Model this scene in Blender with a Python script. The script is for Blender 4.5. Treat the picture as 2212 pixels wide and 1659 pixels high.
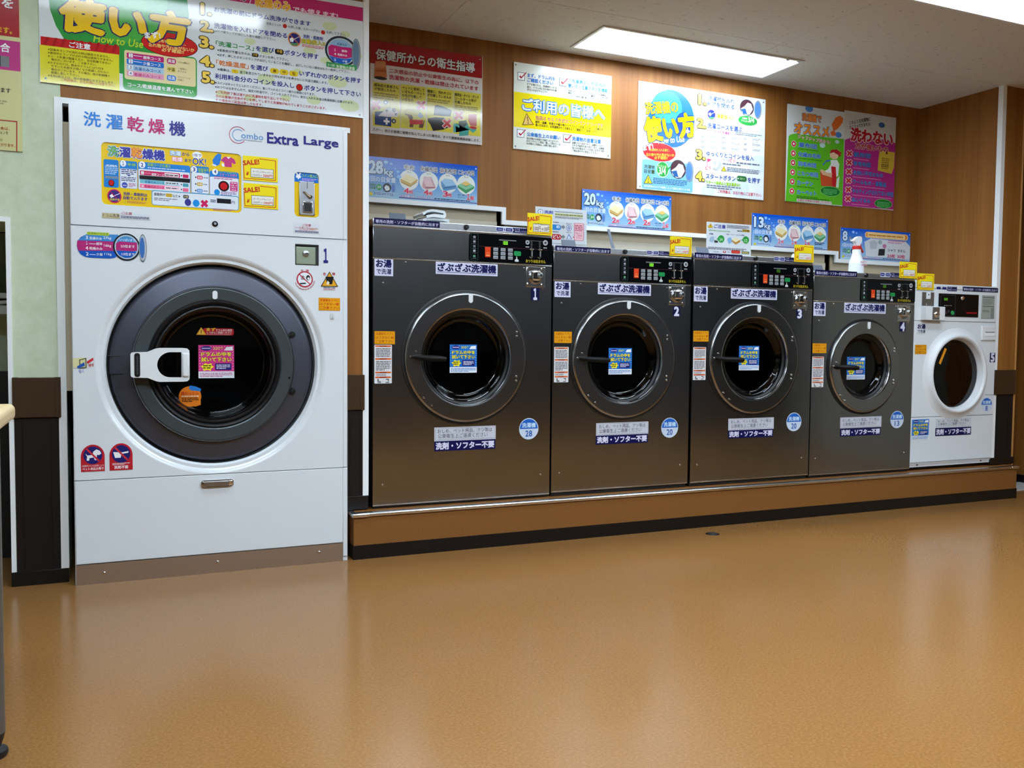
import bpy, bmesh, math, random
from mathutils import Matrix, Vector
random.seed(7)
for o in list(bpy.data.objects): bpy.data.objects.remove(o, do_unlink=True)
SC = bpy.context.scene
COL = SC.collection
# ------------------------------------------------------------------ camera
cam_d = bpy.data.cameras.new('camera'); cam = bpy.data.objects.new('camera', cam_d); COL.objects.link(cam)
YAW, PITCH, ROLL = 0.419932, -0.048887, 0.008979
_F = Vector((math.sin(YAW)*math.cos(PITCH), math.cos(YAW)*math.cos(PITCH), math.sin(PITCH)))
_R = Vector((math.cos(YAW), -math.sin(YAW), 0)); _U = _R.cross(_F)
_R2 = _R*math.cos(ROLL)+_U*math.sin(ROLL); _U2 = -_R*math.sin(ROLL)+_U*math.cos(ROLL)
cam.matrix_world = Matrix(((_R2.x,_U2.x,-_F.x,0),(_R2.y,_U2.y,-_F.y,-3.922007),(_R2.z,_U2.z,-_F.z,1.0),(0,0,0,1)))
cam_d.sensor_width = 36; cam_d.lens = 31.176501; cam_d.clip_start = .05
SC.camera = cam
# ------------------------------------------------------------------ world, exposure
w = bpy.data.worlds.new('night'); SC.world = w; w.use_nodes = True
w.node_tree.nodes['Background'].inputs[0].default_value = (.012,.016,.026,1)
w.node_tree.nodes['Background'].inputs[1].default_value = .6
SC.view_settings.view_transform = 'Standard'; SC.view_settings.look = 'None'
SC.view_settings.gamma = 1.0; SC.view_settings.use_curve_mapping = False
SC.view_settings.exposure = 0.0
LIGHT = 17.5          # radiance of the fluorescent diffusers
PRINTS={
'howto':((-.2617,2.0014),1.2976,.516,.079,None,0,[
('E',.8024,.2716,.0231,.0141,'#cfdcae',1),('E',.8688,.2406,.0268,.0162,'#cfdcae',1),('E',1.145,.3866,.0319,.0187,'#cfdcae',1),('E',1.2164,.3623,.0216,.0126,'#cfdcae',1),
('E',1.0569,.2667,.0279,.0166,'#cfdcae',1),('E',1.1271,.2347,.0248,.0146,'#cfdcae',1),('E',.8684,.1185,.0369,.0224,'#cfdcae',1),('E',1.0046,.1701,.0207,.0124,'#cfdcae',1),
('E',1.1805,.1474,.043,.0252,'#cfdcae',1),('E',.7687,.1396,.0197,.0121,'#cfdcae',1),('E',1.074,.0543,.0316,.0188,'#cfdcae',1),('E',1.2346,.0483,.0435,.0254,'#cfdcae',1),
('E',.8012,.0325,.0232,.0142,'#cfdcae',1),('E',.9527,.0504,.0205,.0123,'#cfdcae',1),('E',1.2707,.2752,.0219,.0127,'#cfdcae',1),('E',.6867,.0357,.0259,.016,'#cfdcae',1),
('E',.2944,.3456,.2611,.2759,'#2c9440',1),('E',.2803,.3842,.1933,.1915,'#49aa45',1.5),('T','使い方',.0786,.2149,.4755,.1291,'#251a5c',4,.09,0,.06),('T','使い方',.0786,.2149,.4755,.1291,'#f3c81c',5,.055,0,.06),
('T','How to Use',.1928,.1831,.1845,.0298,'#b9d838',4,.02,0,.2),('R',.0046,.1446,.2836,.0331,'#c11f26',2),('P',((.0134,.1458),(.0239,.1457),(.035,.1781),(.0244,.1777)),'#a81820',2.5),
('P',((.0433,.1463),(.0539,.1462),(.065,.1787),(.0544,.1783)),'#a81820',2.5),('P',((.0734,.1469),(.0841,.1468),(.0952,.1793),(.0845,.179)),'#a81820',2.5),
('P',((.1037,.1474),(.1145,.1473),(.1257,.18),(.1149,.1796)),'#a81820',2.5),('P',((.1343,.1479),(.1451,.1479),(.1564,.1807),(.1455,.1803)),'#a81820',2.5),
('P',((.165,.1485),(.1759,.1484),(.1873,.1813),(.1763,.1809)),'#a81820',2.5),('P',((.196,.149),(.2069,.1489),(.2184,.182),(.2074,.1816)),'#a81820',2.5),
('P',((.2272,.1496),(.2382,.1495),(.2497,.1826),(.2386,.1823)),'#a81820',2.5),('P',((.2586,.1501),(.2697,.1501),(.2813,.1833),(.2701,.1829)),'#a81820',2.5),
('R',.0014,.0002,.2852,.1442,'#ded62c',2),('T','ご注意',.1055,.149,.0758,.0216,'#f2f4f6',4,.03),('T','※営業中ランプが消灯の時は使用できません。',.03,.1255,.2209,.0098,'#3a3520',4,.012),
('T','※使用中止ランプが点灯の時は使用できません。',.0298,.1128,.2339,.0098,'#3a3520',4,.012),('T','※コースを選び間違えると、完全乾燥できない',.0296,.1002,.2247,.0098,'#3a3520',4,.012),('T','場合がございます。ご注意下さい。',.0407,.0878,.1618,.0098,'#3a3520',4,.012),
('T','※タオルなどは、脱水中ドラムにはり付き',.0292,.0747,.1989,.0098,'#3a3520',4,.012),('T','やすいため脱水が弱くなり乾燥しきれない',.0403,.0624,.2079,.0098,'#3a3520',4,.012),('T','場合がございます。その場合、他の乾燥機で',.0401,.0496,.2117,.0098,'#3a3520',4,.012),
('T','乾燥し直して下さい。',.0399,.0369,.1001,.0098,'#3a3520',4,.012),('T','※毛布2枚以上は、他の乾燥機をおすすめします。',.0285,.0239,.2398,.0098,'#3a3520',4,.012),('T','ご利用後は、お忘れ物にご注意下さい。',.0751,.0133,.1949,.011,'#b5391e',4,.015),
('R',.2998,.0073,.2853,.1653,'#2a9a3c',2,.0165),('R',.3059,.0504,.2747,.1169,'#e6d7a4',2.5,.0094),('R',.3151,.135,.1412,.0226,'#bb2374',3,.0045),('R',.3227,.1392,.0151,.0161,'#f2f4f6',3.5,.0015),
('T','1',.3268,.1414,.0064,.0121,'#444a80',4,.02),('T','標準コース',.3768,.1393,.0671,.013,'#f2f4f6',4,.02),('R',.3409,.1474,.0322,.002,'#f2f4f6',4),('R',.3149,.1112,.1412,.0226,'#1f6fc8',3,.0045),
('R',.3224,.1154,.0151,.0162,'#f2f4f6',3.5,.0015),('T','2',.3266,.1176,.0064,.0121,'#444a80',4,.02),('T','少量コース',.3766,.1153,.0672,.013,'#f2f4f6',4,.02),
('R',.3406,.1235,.0322,.002,'#f2f4f6',4),('R',.3146,.0874,.1413,.0226,'#a9cbe3',3,.0045),('R',.3221,.0916,.0151,.0162,'#f2f4f6',3.5,.0015),('T','3',.3263,.0937,.0064,.0121,'#444a80',4,.02),
('T','洗濯のみコース',.3433,.0903,.1002,.013,'#2a4a9a',4,.02),('R',.3143,.0635,.1413,.0226,'#e3a1bd',3,.0045),('R',.3219,.0677,.0151,.0162,'#f2f4f6',3.5,.0015),
('T','4',.3261,.0699,.0064,.0121,'#444a80',4,.02),('T','乾燥のみコース',.343,.0664,.1002,.013,'#c0246f',4,.02),('R',.4679,.1336,.0351,.0226,'#c0246f',3,.0079),
('T','高温',.4719,.1382,.0273,.014,'#f2f4f6',4,.02),('R',.4676,.0995,.0351,.0226,'#e3cf73',3,.0079),('T','中温',.4715,.1041,.0273,.014,'#4a3a10',4,.02),('R',.4673,.0646,.0351,.0226,'#1f7fd8',3,.0079),
('T','低温',.4712,.0692,.0273,.014,'#f2f4f6',4,.02),('T','タオル類など',.5102,.1401,.0473,.0082,'#4a4030',4),('T','一般物に',.5099,.1145,.0355,.0083,'#4a4030',4),('T','オススメ',.5098,.1038,.0335,.0083,'#4a4030',4),
('T','デリケートな',.5096,.079,.0493,.0083,'#4a4030',4),('T','衣類に',.5095,.0679,.0236,.0083,'#4a4030',4),('T','コース/乾燥温度を選んで下さい',.3176,.0207,.2528,.017,'#f2f4f6',4,.02),
('E',.4797,.2116,.1103,.0491,'#2a1414',3),('E',.4797,.2116,.1083,.0471,'#c41f22',3.5),('T','洗濯物を入れる前に、',.4177,.2152,.1245,.0138,'#f0d27a',4.2,.015),('T','忘れ物や汚れ等がないか',.3984,.1934,.1774,.0163,'#f4dc80',4.2,.02),
('T','必ず確認!!',.4482,.18,.0859,.0155,'#f4dc80',4.2,.02),('T','まず!',.3835,.2278,.0594,.0251,'#1a1a22',4.5,.09,8),('T','まず!',.3835,.2278,.0594,.0251,'#f2f4f6',5.5,.04,8),
('E',.0203,.0162,.0039,.0043,'#9aa09a',4),('E',.0203,.017,.0021,.0024,'#5a605a',4.5),('R',.5592,.4308,.7362,.0602,'#bf2368',2),('T','洗濯のみ',.654,.4355,.1367,.0355,'#e8dfe6',4,.08),
('T','洗濯のみ',.654,.4355,.1367,.0355,'#3a2a66',5,.03),('L',((.7999,.4252),(.8083,.4533)),.0035,'#f0e2ea',4),('T','乾燥のみ',.8246,.4235,.148,.0419,'#fbe9c8',4,.085),
('T','乾燥のみ',.8246,.4235,.148,.0419,'#f3b02a',5,.035),('T','でも使えます!',.9847,.424,.1958,.0239,'#d86a9a',4,.06),('T','でも使えます!',.9847,.424,.1958,.0239,'#f6dfe8',5,.03),
('T','1.',.6051,.3556,.0371,.0442,'#3a2c20',4.2,.105),('T','1.',.6051,.3556,.0371,.0442,'#f0cf5a',5.2,.05),('T','2.',.6027,.2874,.0471,.041,'#3a2c20',4.2,.105),
('T','2.',.6027,.2874,.0471,.041,'#f0cf5a',5.2,.05),('T','3.',.6,.2203,.0493,.0421,'#3a2c20',4.2,.105),('T','3.',.6,.2203,.0493,.0421,'#f0cf5a',5.2,.05),
('T','4.',.6016,.1436,.0487,.0402,'#3a2c20',4.2,.105),('T','4.',.6016,.1436,.0487,.0402,'#f0cf5a',5.2,.05),('T','5.',.6074,.0758,.044,.0413,'#3a2c20',4.2,.105),
('T','5.',.6074,.0758,.044,.0413,'#f0cf5a',5.2,.05),('T','お洗濯の前にドラム洗浄ができます',.6561,.3734,.4044,.0211,'#27348b',3,.025),('T','洗濯物を入れドアを閉める',.6556,.3061,.303,.0218,'#27348b',3,.025),
('T','「洗濯コース」',.6622,.2327,.1549,.0218,'#2f8f50',3,.025),('T','を選び',.827,.2348,.0754,.0209,'#27348b',3,.025),('R',.9064,.2329,.0373,.0231,'#20202a',3,.0081),
('T','不要',.9142,.2384,.0238,.0143,'#d9b83a',4,.02),('T','ボタンを押す',.9472,.2337,.1474,.0232,'#27348b',3,.025),('T','「乾燥温度」',.6632,.1534,.1319,.0219,'#dd7a33',3,.025),
('T','を選び',.8037,.1542,.073,.0202,'#27348b',3,.025),('R',.8852,.1479,.0379,.0231,'#e6c92e',3,.0104),('T','高',.898,.1529,.0135,.0136,'#6a4a10',4,.02),('R',.9254,.1474,.0382,.0232,'#e6c92e',3,.0104),
('T','中',.9384,.1525,.0136,.0137,'#6a4a10',4,.02),('R',.9667,.1469,.0385,.0233,'#e6c92e',3,.0105),('T','低',.9797,.152,.0138,.0137,'#6a4a10',4,.02),('T','いずれかのボタンを押す',1.0114,.1531,.2757,.0227,'#27348b',3,.025),
('T','利用料金分のコインを投入し',.658,.096,.3308,.0219,'#27348b',3,.025),('E',1.0113,.1022,.0145,.0151,'#3a1414',3),('E',1.0113,.1022,.0125,.0131,'#c0201e',3.5),('T','ボタンを押して下さい',1.0321,.0926,.2533,.0235,'#27348b',3,.025),
('T','洗浄スイッチ',.8709,.3517,.0617,.0115,'#34405a',3,.01),('E',.9493,.358,.0092,.0092,'#b5201e',3),('T','を押した後、スタートボタン',.9639,.352,.1386,.0116,'#34405a',3,.01),
('E',1.1156,.3552,.0095,.0094,'#b5201e',3),('T','を押して下さい。',1.1307,.3526,.0856,.0118,'#34405a',3,.01),('T','※ドア開ランプが消灯した事を確認して下さい。',.66,.2886,.2493,.0112,'#34405a',3,.01),
('T','※柔軟剤が不要な方のみ、',.6678,.211,.1392,.0113,'#34405a',3,.01),('R',.8093,.2081,.0276,.0162,'#20202a',3,.0056),('T','不要',.8146,.2115,.0173,.0101,'#d9b83a',4,.02),
('T','ボタンを押して下さい。',.8402,.2089,.1232,.0115,'#34405a',3,.01),('T','※必ず、押したボタンのランプが点灯していることを確認し、点灯していない場合はもう一度押して下さい。',.6677,.1911,.5667,.0113,'#34405a',3,.01),
('T','※標準は、',.6679,.1308,.0534,.0113,'#34405a',3,.01),('R',.7248,.1288,.0281,.0154,'#e6c92e',3,.0069),('T','中',.7346,.1325,.0085,.01,'#6a4a10',4),('T','温で設定されていますので何もボタンを押さないと中温で運転します。',.7588,.1309,.377,.0114,'#34405a',3,.01),
('T','※コインはゆっくりと入れてください。急いで入れるとコイン詰りの原因になります。',.6579,.0738,.4214,.0113,'#34405a',3,.01),('T','※おつりは出ませんので、指定の料金だけ、コインを入れて下さい。余分に入れたお金は乾燥時間に加算されます。',.6577,.0565,.5948,.0113,'#34405a',3,.01),
('T','※ご利用終了後は速やかに洗濯物を取り出して下さい。',.6592,.0351,.3071,.012,'#c33a44',3,.015),('T','次のお客様が洗浄ボタンを押してしまうと洗濯物がぬれてしまうことがございます。',.6591,.0178,.4695,.012,'#c33a44',3,.015),
('T','その場合のご返金は致しかねます。',.659,.0018,.1953,.012,'#c33a44',3,.015),('E',.9906,.3071,.0289,.0308,'#d98a55',3),('E',.9906,.3071,.0241,.0257,'#2a2a72',3.4),('P',((.9689,.3057),(.9792,.314),(.9878,.3067),(.9843,.2942),(.9723,.2942)),'#f2f4f6',3.8),
('L',((.9843,.3045),(1.0102,.3202)),.002,'#e8e0e0',4),('P',((.9723,.2891),(1.0084,.2925),(1.0014,.2813),(.9791,.2791)),'#4a8a5a',3.8),('L',((.9724,.3232),(1.0084,.2891)),.003,'#c8703a',4),
('T','洗剤・柔軟剤',1.0278,.3183,.087,.0158,'#3a4a9a',4,.02),('T','自動投入!!',1.0229,.2956,.1007,.0199,'#4a4a3a',4,.06),('T','自動投入!!',1.0229,.2956,.1007,.0199,'#d8cc34',5,.03),
('D',1.0229,.2798,.0972,.0131,2,'#cc6a70',3),('E',1.1971,.2843,.0736,.0665,'#22303a',3),('E',1.197,.2832,.0639,.0581,'#b8c6cc',3.3),('E',1.1944,.2822,.0581,.0532,'#8fb6d6',3.5),
('P',((1.1377,.2953),(1.1519,.3077),(1.1733,.3055),(1.1984,.3038),(1.238,.3059),(1.2507,.2971),(1.2489,.2652),(1.2163,.2537),(1.1661,.2539),(1.1412,.261)),'#c0246f',3.7),
('P',((1.1412,.2575),(1.1661,.2532),(1.2163,.252),(1.247,.2597),(1.2344,.2386),(1.1983,.2286),(1.1625,.2325)),'#1f5fc0',3.75),('T','洗濯のみ',1.1769,.3095,.0449,.0105,'#223a6a',4,.015),
('T','標準',1.1984,.2811,.0252,.0105,'#f2f4f6',4,.02),('T','1',1.1644,.2816,.0089,.0098,'#f2f4f6',4,.02),('T','乾燥のみ',1.1804,.2629,.0431,.0105,'#f2f4f6',4,.02),
('T','4',1.1644,.2635,.0089,.0098,'#f2f4f6',4,.02),('T','少量',1.2019,.2371,.0216,.0098,'#f2f4f6',4,.02),('T','2',1.1643,.238,.0089,.0098,'#f2f4f6',4,.02),
('E',1.2641,.2813,.0204,.0684,'#3a444a',4),('E',1.2641,.2813,.0189,.0669,'#8a989e',4.5),('E',1.2627,.2811,.0138,.0581,'#5f7f9a',4.6),('R',1.1295,.2079,.1365,.0216,'#3f9a58',5.2,.0022),
('T','コース別',1.1359,.2115,.0302,.0104,'#f2f4f6',5.6,.015),('T','洗濯物の適量',1.1732,.206,.0847,.0161,'#dff0d8',5.6,.02),('E',1.281,.0121,.0037,.0039,'#5a605a',3),
]),
'health':((1.241,2.0895),.6397,.4861,.73,None,0,[
('R',-.0019,.3667,.6388,.1192,'#a40f1a',1),('T','保健所からの衛生指導',.0308,.391,.5616,.0536,'#3a1414',3,.06),('T','保健所からの衛生指導',.0308,.391,.5616,.0536,'#f2f4f6',4,.03),
('P',((.0271,.3796),(.084,.3872),(.0918,.3025),(.0215,.2936)),'#c8743f',2),('P',((.0308,.3783),(.0802,.3849),(.0833,.3525),(.029,.3454)),'#d9905f',2.5),
('E',.0569,.2944,.0353,.0091,'#2a1a14',2.2),('P',((.029,.3345),(.0852,.3418),(.0872,.3311),(.0279,.3235)),'#b05a2c',2.6),('T','二次感染の防止や公衆衛生の為に、以下の',.1032,.3296,.5118,.0226,'#b8303c',3,.02),
('T','洗濯物の洗濯・乾燥は禁止されています',.1033,.2948,.5119,.0241,'#b8303c',3,.025),('R',.0143,.0416,.1494,.2293,'#e2d84a',1),('R',.1676,.0467,.1423,.2304,'#e2d84a',1),
('R',.315,.049,.1512,.2314,'#e2d84a',1),('R',.4711,.0462,.1586,.2345,'#e2d84a',1),('T','感染症の患者さん',.0216,.2482,.133,.016,'#2a2620',3,.025),('T','が使用したもの',.0235,.2284,.1145,.016,'#2a2620',3,.025),
('T','ペットに使用して',.1747,.2523,.1263,.0162,'#2a2620',3,.025),('T','いるもの・ペット',.1748,.2321,.1275,.0162,'#2a2620',3,.025),('T','の毛が付着して',.1748,.2118,.1097,.0162,'#2a2620',3,.025),
('T','いるもの',.1749,.1915,.0632,.0162,'#2a2620',3,.025),('T','極度に、汚れやゴミ',.3181,.2511,.1355,.0164,'#2a2620',3,.025),('T','が付着しているもの',.3182,.2306,.1368,.0164,'#2a2620',3,.025),
('T','揮発油・オイル・ボンド',.4752,.2512,.1417,.0166,'#2a2620',3,.025),('T','コールタール等が',.4753,.2304,.1279,.0166,'#2a2620',3,.025),('T','付着したもの',.4754,.2115,.0959,.0166,'#2a2620',3,.025),
('D',.0217,.1845,.13,.0364,3,'#9a9038',3),('D',.3183,.2008,.1327,.0224,2,'#9a9038',3),('D',.4756,.1774,.1363,.0284,3,'#9a9038',3),('P',((.0255,.1158),(.0731,.1247),(.0903,.0973),(.1153,.0982),(.1154,.0468),(.0256,.0483)),'#153a7c',2),
('T','+',.0759,.0573,.028,.0293,'#f2f4f6',3,.05),('P',((.0427,.0958),(.0673,.1168),(.0864,.1409),(.1094,.1472),(.1557,.1303),(.15,.1002),(.0903,.0955)),'#e8e8ec',2.5),
('E',.0922,.1269,.0077,.0073,'#2f3a4a',3),('E',.0933,.1263,.0034,.0033,'#d8d8d0',3.4),('E',.1306,.1367,.01,.0096,'#2f3a4a',3),('E',.1317,.1361,.0045,.0043,'#d8d8d0',3.4),
('E',.1422,.1141,.0069,.0066,'#2f3a4a',3),('E',.1434,.1135,.0031,.003,'#d8d8d0',3.4),('E',.1288,.0776,.0131,.0125,'#2f3a4a',3),('E',.13,.077,.0059,.0056,'#d8d8d0',3.4),
('E',.0844,.1718,.0122,.0117,'#2f3a4a',3),('E',.0856,.1712,.0055,.0053,'#d8d8d0',3.4),('P',((.0045,.1605),(.02,.1773),(.0618,.142),(.0462,.1252)),'#f4e0e0',3.15),
('P',((.0045,.1355),(.0201,.1222),(.0618,.1671),(.0461,.1804)),'#f4e0e0',3.3),('P',((.0094,.1622),(.0188,.1724),(.0568,.1403),(.0473,.1301)),'#c62b33',3.65),
('P',((.0095,.1349),(.0189,.1269),(.0568,.1677),(.0473,.1757)),'#c62b33',3.8),('P',((.2528,.1874),(.269,.2046),(.3127,.1686),(.2964,.1514)),'#f4e0e0',3.15),
('P',((.2529,.1619),(.2692,.1484),(.3126,.1943),(.2962,.2078)),'#f4e0e0',3.3),('P',((.258,.1892),(.2678,.1996),(.3075,.1669),(.2976,.1565)),'#c62b33',3.65),
('P',((.2581,.1613),(.268,.1531),(.3074,.1949),(.2974,.203)),'#c62b33',3.8),('P',((.4007,.1066),(.4172,.124),(.4621,.0872),(.4454,.0698)),'#f4e0e0',3.15),
('P',((.4008,.0808),(.4175,.0669),(.462,.1132),(.4451,.127)),'#f4e0e0',3.3),('P',((.4059,.1084),(.416,.1189),(.4568,.0855),(.4467,.075)),'#c62b33',3.65),
('P',((.4061,.0801),(.4163,.0718),(.4566,.1139),(.4464,.1222)),'#c62b33',3.8),('P',((.4694,.1576),(.4861,.1751),(.5315,.1383),(.5147,.1208)),'#f4e0e0',3.15),
('P',((.4695,.1316),(.4865,.1178),(.5314,.1645),(.5143,.1782)),'#f4e0e0',3.3),('P',((.4747,.1594),(.4849,.17),(.5261,.1366),(.5159,.1259)),'#c62b33',3.65),
('P',((.4749,.131),(.4852,.1226),(.526,.1651),(.5156,.1734)),'#c62b33',3.8),('E',.2341,.1019,.0667,.052,'#d2cc5a',1.5),('P',((.1907,.125),(.2141,.122),(.2298,.1201),(.2377,.1061),(.2298,.0941),(.2161,.0963),(.2063,.1138),(.1926,.1178)),'#6a4a38',2.5),
('P',((.2161,.0945),(.2929,.1009),(.291,.0783),(.2201,.0689)),'#c8232b',2.8),('P',((.2182,.0706),(.2378,.0708),(.2378,.0559),(.2163,.0555)),'#6a4a38',2.6),
('P',((.2732,.0764),(.293,.0804),(.2969,.0976),(.3028,.102),(.299,.0791),(.2931,.058),(.2694,.0573)),'#6a4a38',2.6),('P',((.2612,.1198),(.275,.1399),(.2968,.1237),(.281,.1089)),'#93a3c4',2.4),
('P',((.3603,.1869),(.3763,.1906),(.4126,.1854),(.4593,.1718),(.4514,.1369),(.3545,.1338)),'#2a2c30',2.5),('P',((.3207,.1132),(.3646,.1236),(.417,.1256),(.4456,.0796),(.4092,.0607),(.3509,.049),(.3348,.0829),(.3208,.0964)),'#1b1b20',2.6),
('P',((.47,.0973),(.4863,.1047),(.5048,.0934),(.5031,.0362),(.5567,.0454),(.5607,.0764),(.5857,.0617),(.6064,.0811),(.5938,.0913),(.5689,.081),(.5522,.106),(.5234,.0839),(.4988,.0813),(.4823,.091),(.4825,.0531),(.4702,.0556)),'#4aa8a0',2.5),
('P',((.5601,.1603),(.6058,.1653),(.6063,.1003),(.5688,.1001),(.5562,.1255)),'#b8323c',2.6),('P',((.4985,.1155),(.5437,.128),(.5522,.106),(.5275,.0843),(.5028,.097)),'#3a4a44',2.8),
('E',.5855,.0904,.0208,.0076,'#c41f2a',2.9),('T','万が一、他のお客様に被害が及んでしまった場合は、すべて損害賠償請求致します。',.0143,.0142,.6114,.0161,'#2a2620',3,.015),('E',.6231,.4684,.0037,.0034,'#d8d8d8',3),
]),
'customers':((2.0714,2.0891),.6362,.4849,.73,None,0,[
('R',.002,.1236,.6384,.1952,'#f2dc10',1),('R',.0233,.386,.0449,.0447,'#3a5668',2),('R',.026,.3889,.0393,.0393,'#f4f6f2',2.5),('P',((.0318,.4068),(.041,.4134),(.0463,.4051),(.0749,.4357),(.0789,.4326),(.0479,.3981),(.0424,.3963)),'#b02040',3),
('R',.2875,.3864,.0468,.0456,'#3a5668',2),('R',.2904,.3893,.041,.0402,'#f4f6f2',2.5),('P',((.2964,.4076),(.3059,.4143),(.3115,.4058),(.3412,.4371),(.3455,.434),(.3132,.3987),(.3074,.3969)),'#b02040',3),
('R',.0225,.0663,.045,.045,'#3a5668',2),('R',.0253,.0691,.0394,.0396,'#f4f6f2',2.5),('P',((.0311,.087),(.0403,.0933),(.0456,.0849),(.0743,.1149),(.0783,.1117),(.0473,.0778),(.0417,.0762)),'#b02040',3),
('R',.3168,.0664,.0472,.046,'#3a5668',2),('R',.3197,.0692,.0413,.0405,'#f4f6f2',2.5),('P',((.3257,.0875),(.3353,.094),(.3409,.0854),(.3709,.1161),(.3752,.1128),(.3427,.0781),(.3368,.0765)),'#b02040',3),
('T','まず、ドラム内を',.0852,.41,.1746,.0223,'#2a78c8',3,.03),('T','ご確認ください',.0843,.3836,.1634,.0223,'#2a78c8',3,.03),('T','「洗濯表示」や店内の',.3571,.4134,.2381,.022,'#2a78c8',3,.03),
('T','使い方・注意パネルを確認',.3449,.3843,.2639,.0227,'#2a78c8',3,.03),('T','公衆衛生上のお願い',.0848,.078,.2139,.0224,'#2a78c8',3,.03),('T','洗濯物の放置注意',.3765,.0815,.1913,.0244,'#2a78c8',3,.03),
('T','ドアを開けたら、洗濯物を入れる',.0837,.3649,.1875,.0122,'#2c2c30',3,.015),('T','前に、ドラム内に忘れ物や汚れ等',.0838,.3494,.1875,.0122,'#2c2c30',3,.015),('T','がないか必ずチェック!!',.084,.3343,.1271,.0122,'#2c2c30',3,.015),
('T','当店はセルフサービスのお店です。洗濯機毎に',.3465,.3606,.2627,.0125,'#2c2c30',3,.015),('T','掲示されているパネルを、事前によくお読み頂',.3467,.3466,.2627,.0125,'#2c2c30',3,.015),('T','いてからご利用をお願い致します。',.3468,.3319,.1563,.0125,'#2c2c30',3,.015),
('T','毎日多数のお客様がご利用となりますので、',.0829,.0597,.2076,.0123,'#2c2c30',3,.015),('T','おむつやペット用品・著しく汚れている',.0831,.0452,.216,.0123,'#2c2c30',3,.015),('T','もの等のご利用は、お断り致します。',.0833,.0308,.1951,.0123,'#2c2c30',3,.015),
('T','放置されたままですと、盗難やいたずら',.3767,.063,.2145,.0126,'#2c2c30',3,.015),('T','される可能性があります。また、店側都',.3769,.0482,.2145,.0126,'#2c2c30',3,.015),('T','合の方が取出すことがありますので終',.3771,.0333,.2133,.0126,'#2c2c30',3,.015),
('T','了後は速やかに取出して下さい。',.3773,.0185,.174,.0126,'#2c2c30',3,.015),('T','ご利用の皆様へ',.055,.2193,.5345,.0701,'#1f74c4',4,.085),('T','ご利用の皆様へ',.055,.2193,.5345,.0701,'#e6f2fb',5,.03),
('P',((.0805,.2077),(.1286,.1459),(.0539,.1362)),'#6a4a20',2.5),('P',((.0806,.2005),(.1217,.1488),(.0611,.1406)),'#e8c070',3),('L',((.0856,.1866),(.0907,.1618)),.004,'#2a1a10',3.5),
('E',.0916,.1522,.0036,.0036,'#2a1a10',3.5),('T','当店は セルフ方式のコインランドリーです',.1393,.1761,.4431,.0246,'#b83a8a',3,.02),('T','紛失・盗難・色落ちや縮み等のトラブルにつきましては、一切責任を',.1379,.1571,.4448,.0152,'#2c2c30',3,.02),
('T','負いかねます。お洗濯表示やご注意をよくご確認の上ご利用ください。',.1381,.1397,.4179,.0152,'#2c2c30',3,.02),('E',.0105,.4691,.0052,.005,'#7a8078',3),('E',.013,.0142,.0052,.005,'#7a8078',3),
('E',.6192,.0159,.0057,.0053,'#7a8078',3),
]),
'washhow':((2.8954,1.9264),.9599,.6445,.73,None,0,[
('E',.7822,.4899,.0741,.0531,'#d3e1ec',1),('E',.8777,.4206,.0876,.0624,'#d3e1ec',1),('E',.6333,.3273,.0726,.0527,'#d3e1ec',1),('E',.9144,.2297,.0756,.0539,'#d3e1ec',1),
('E',.7626,.0677,.0803,.0579,'#d3e1ec',1),('E',.5202,.0245,.0537,.0394,'#d3e1ec',1),('E',.9044,.5776,.0565,.0401,'#d3e1ec',1),('E',.2407,.4453,.1683,.1749,'#2563b8',1.2),
('E',.2067,.5128,.1078,.0966,'#38a8dc',1.5),('E',.3289,.4124,.0636,.081,'#1a3f9a',1.6),('T','洗濯機の',.0466,.4691,.2374,.0698,'#16305e',4,.085,9),('T','洗濯機の',.0466,.4691,.2374,.0698,'#f6d018',5,.035,9),
('T','使い方',.0455,.3218,.3638,.1399,'#1b2f60',4,.09,11),('T','使い方',.0455,.3218,.3638,.1399,'#fbe400',5,.055,11),('T','How to Use',.1434,.2986,.1935,.0353,'#e6f3c0',4,.02,9,.15),
('P',((.3575,.4155),(.3628,.3897),(.3816,.3821),(.3643,.3731),(.362,.3489),(.3539,.3697),(.3323,.3746),(.3524,.3872)),'#f2f4f6',4),('E',.1559,.2336,.1195,.0567,'#fff0f0',3),
('E',.1559,.2336,.1185,.0557,'#cc1f26',3.5),('T','洗濯物を入れる前に、',.0845,.2388,.1442,.0159,'#f4c43a',4,.015,4),('T','忘れ物や汚れ等がないか',.06,.2083,.2038,.0187,'#f4c43a',4,.02,4),
('T','必ず確認!!',.1191,.1902,.0963,.0198,'#f4c43a',4,.02,4),('T','まず!',.036,.2389,.0726,.035,'#1a1a22',5,.09,14),('T','まず!',.036,.2389,.0726,.035,'#f2f4f6',6,.04,14),
('R',.0292,.0014,.3796,.1838,'#cfe6c8',2,.0181),('R',.0332,.0054,.3716,.1758,'#7cb8dc',2.5,.0141),('T','洗濯物',.0476,.1274,.0756,.0225,'#4a5a28',4,.025),
('T','目安量',.0481,.0992,.0756,.0235,'#4a5a28',4,.025),('E',.1809,.1317,.0438,.048,'#e8f4e8',3),('E',.1809,.1317,.0408,.045,'#2f9a44',3.5),('P',((.208,.1365),(.2503,.164),(.2168,.123)),'#2f9a44',3),
('T','ドラムの',.1499,.1433,.0579,.0132,'#dff0b8',4,.015),('T','3/4',.153,.101,.05,.0416,'#eef8e0',4,.03),('E',.2943,.1414,.0577,.0583,'#2c3c48',3),('E',.2942,.1415,.0536,.0542,'#4a2c34',3.3),
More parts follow.
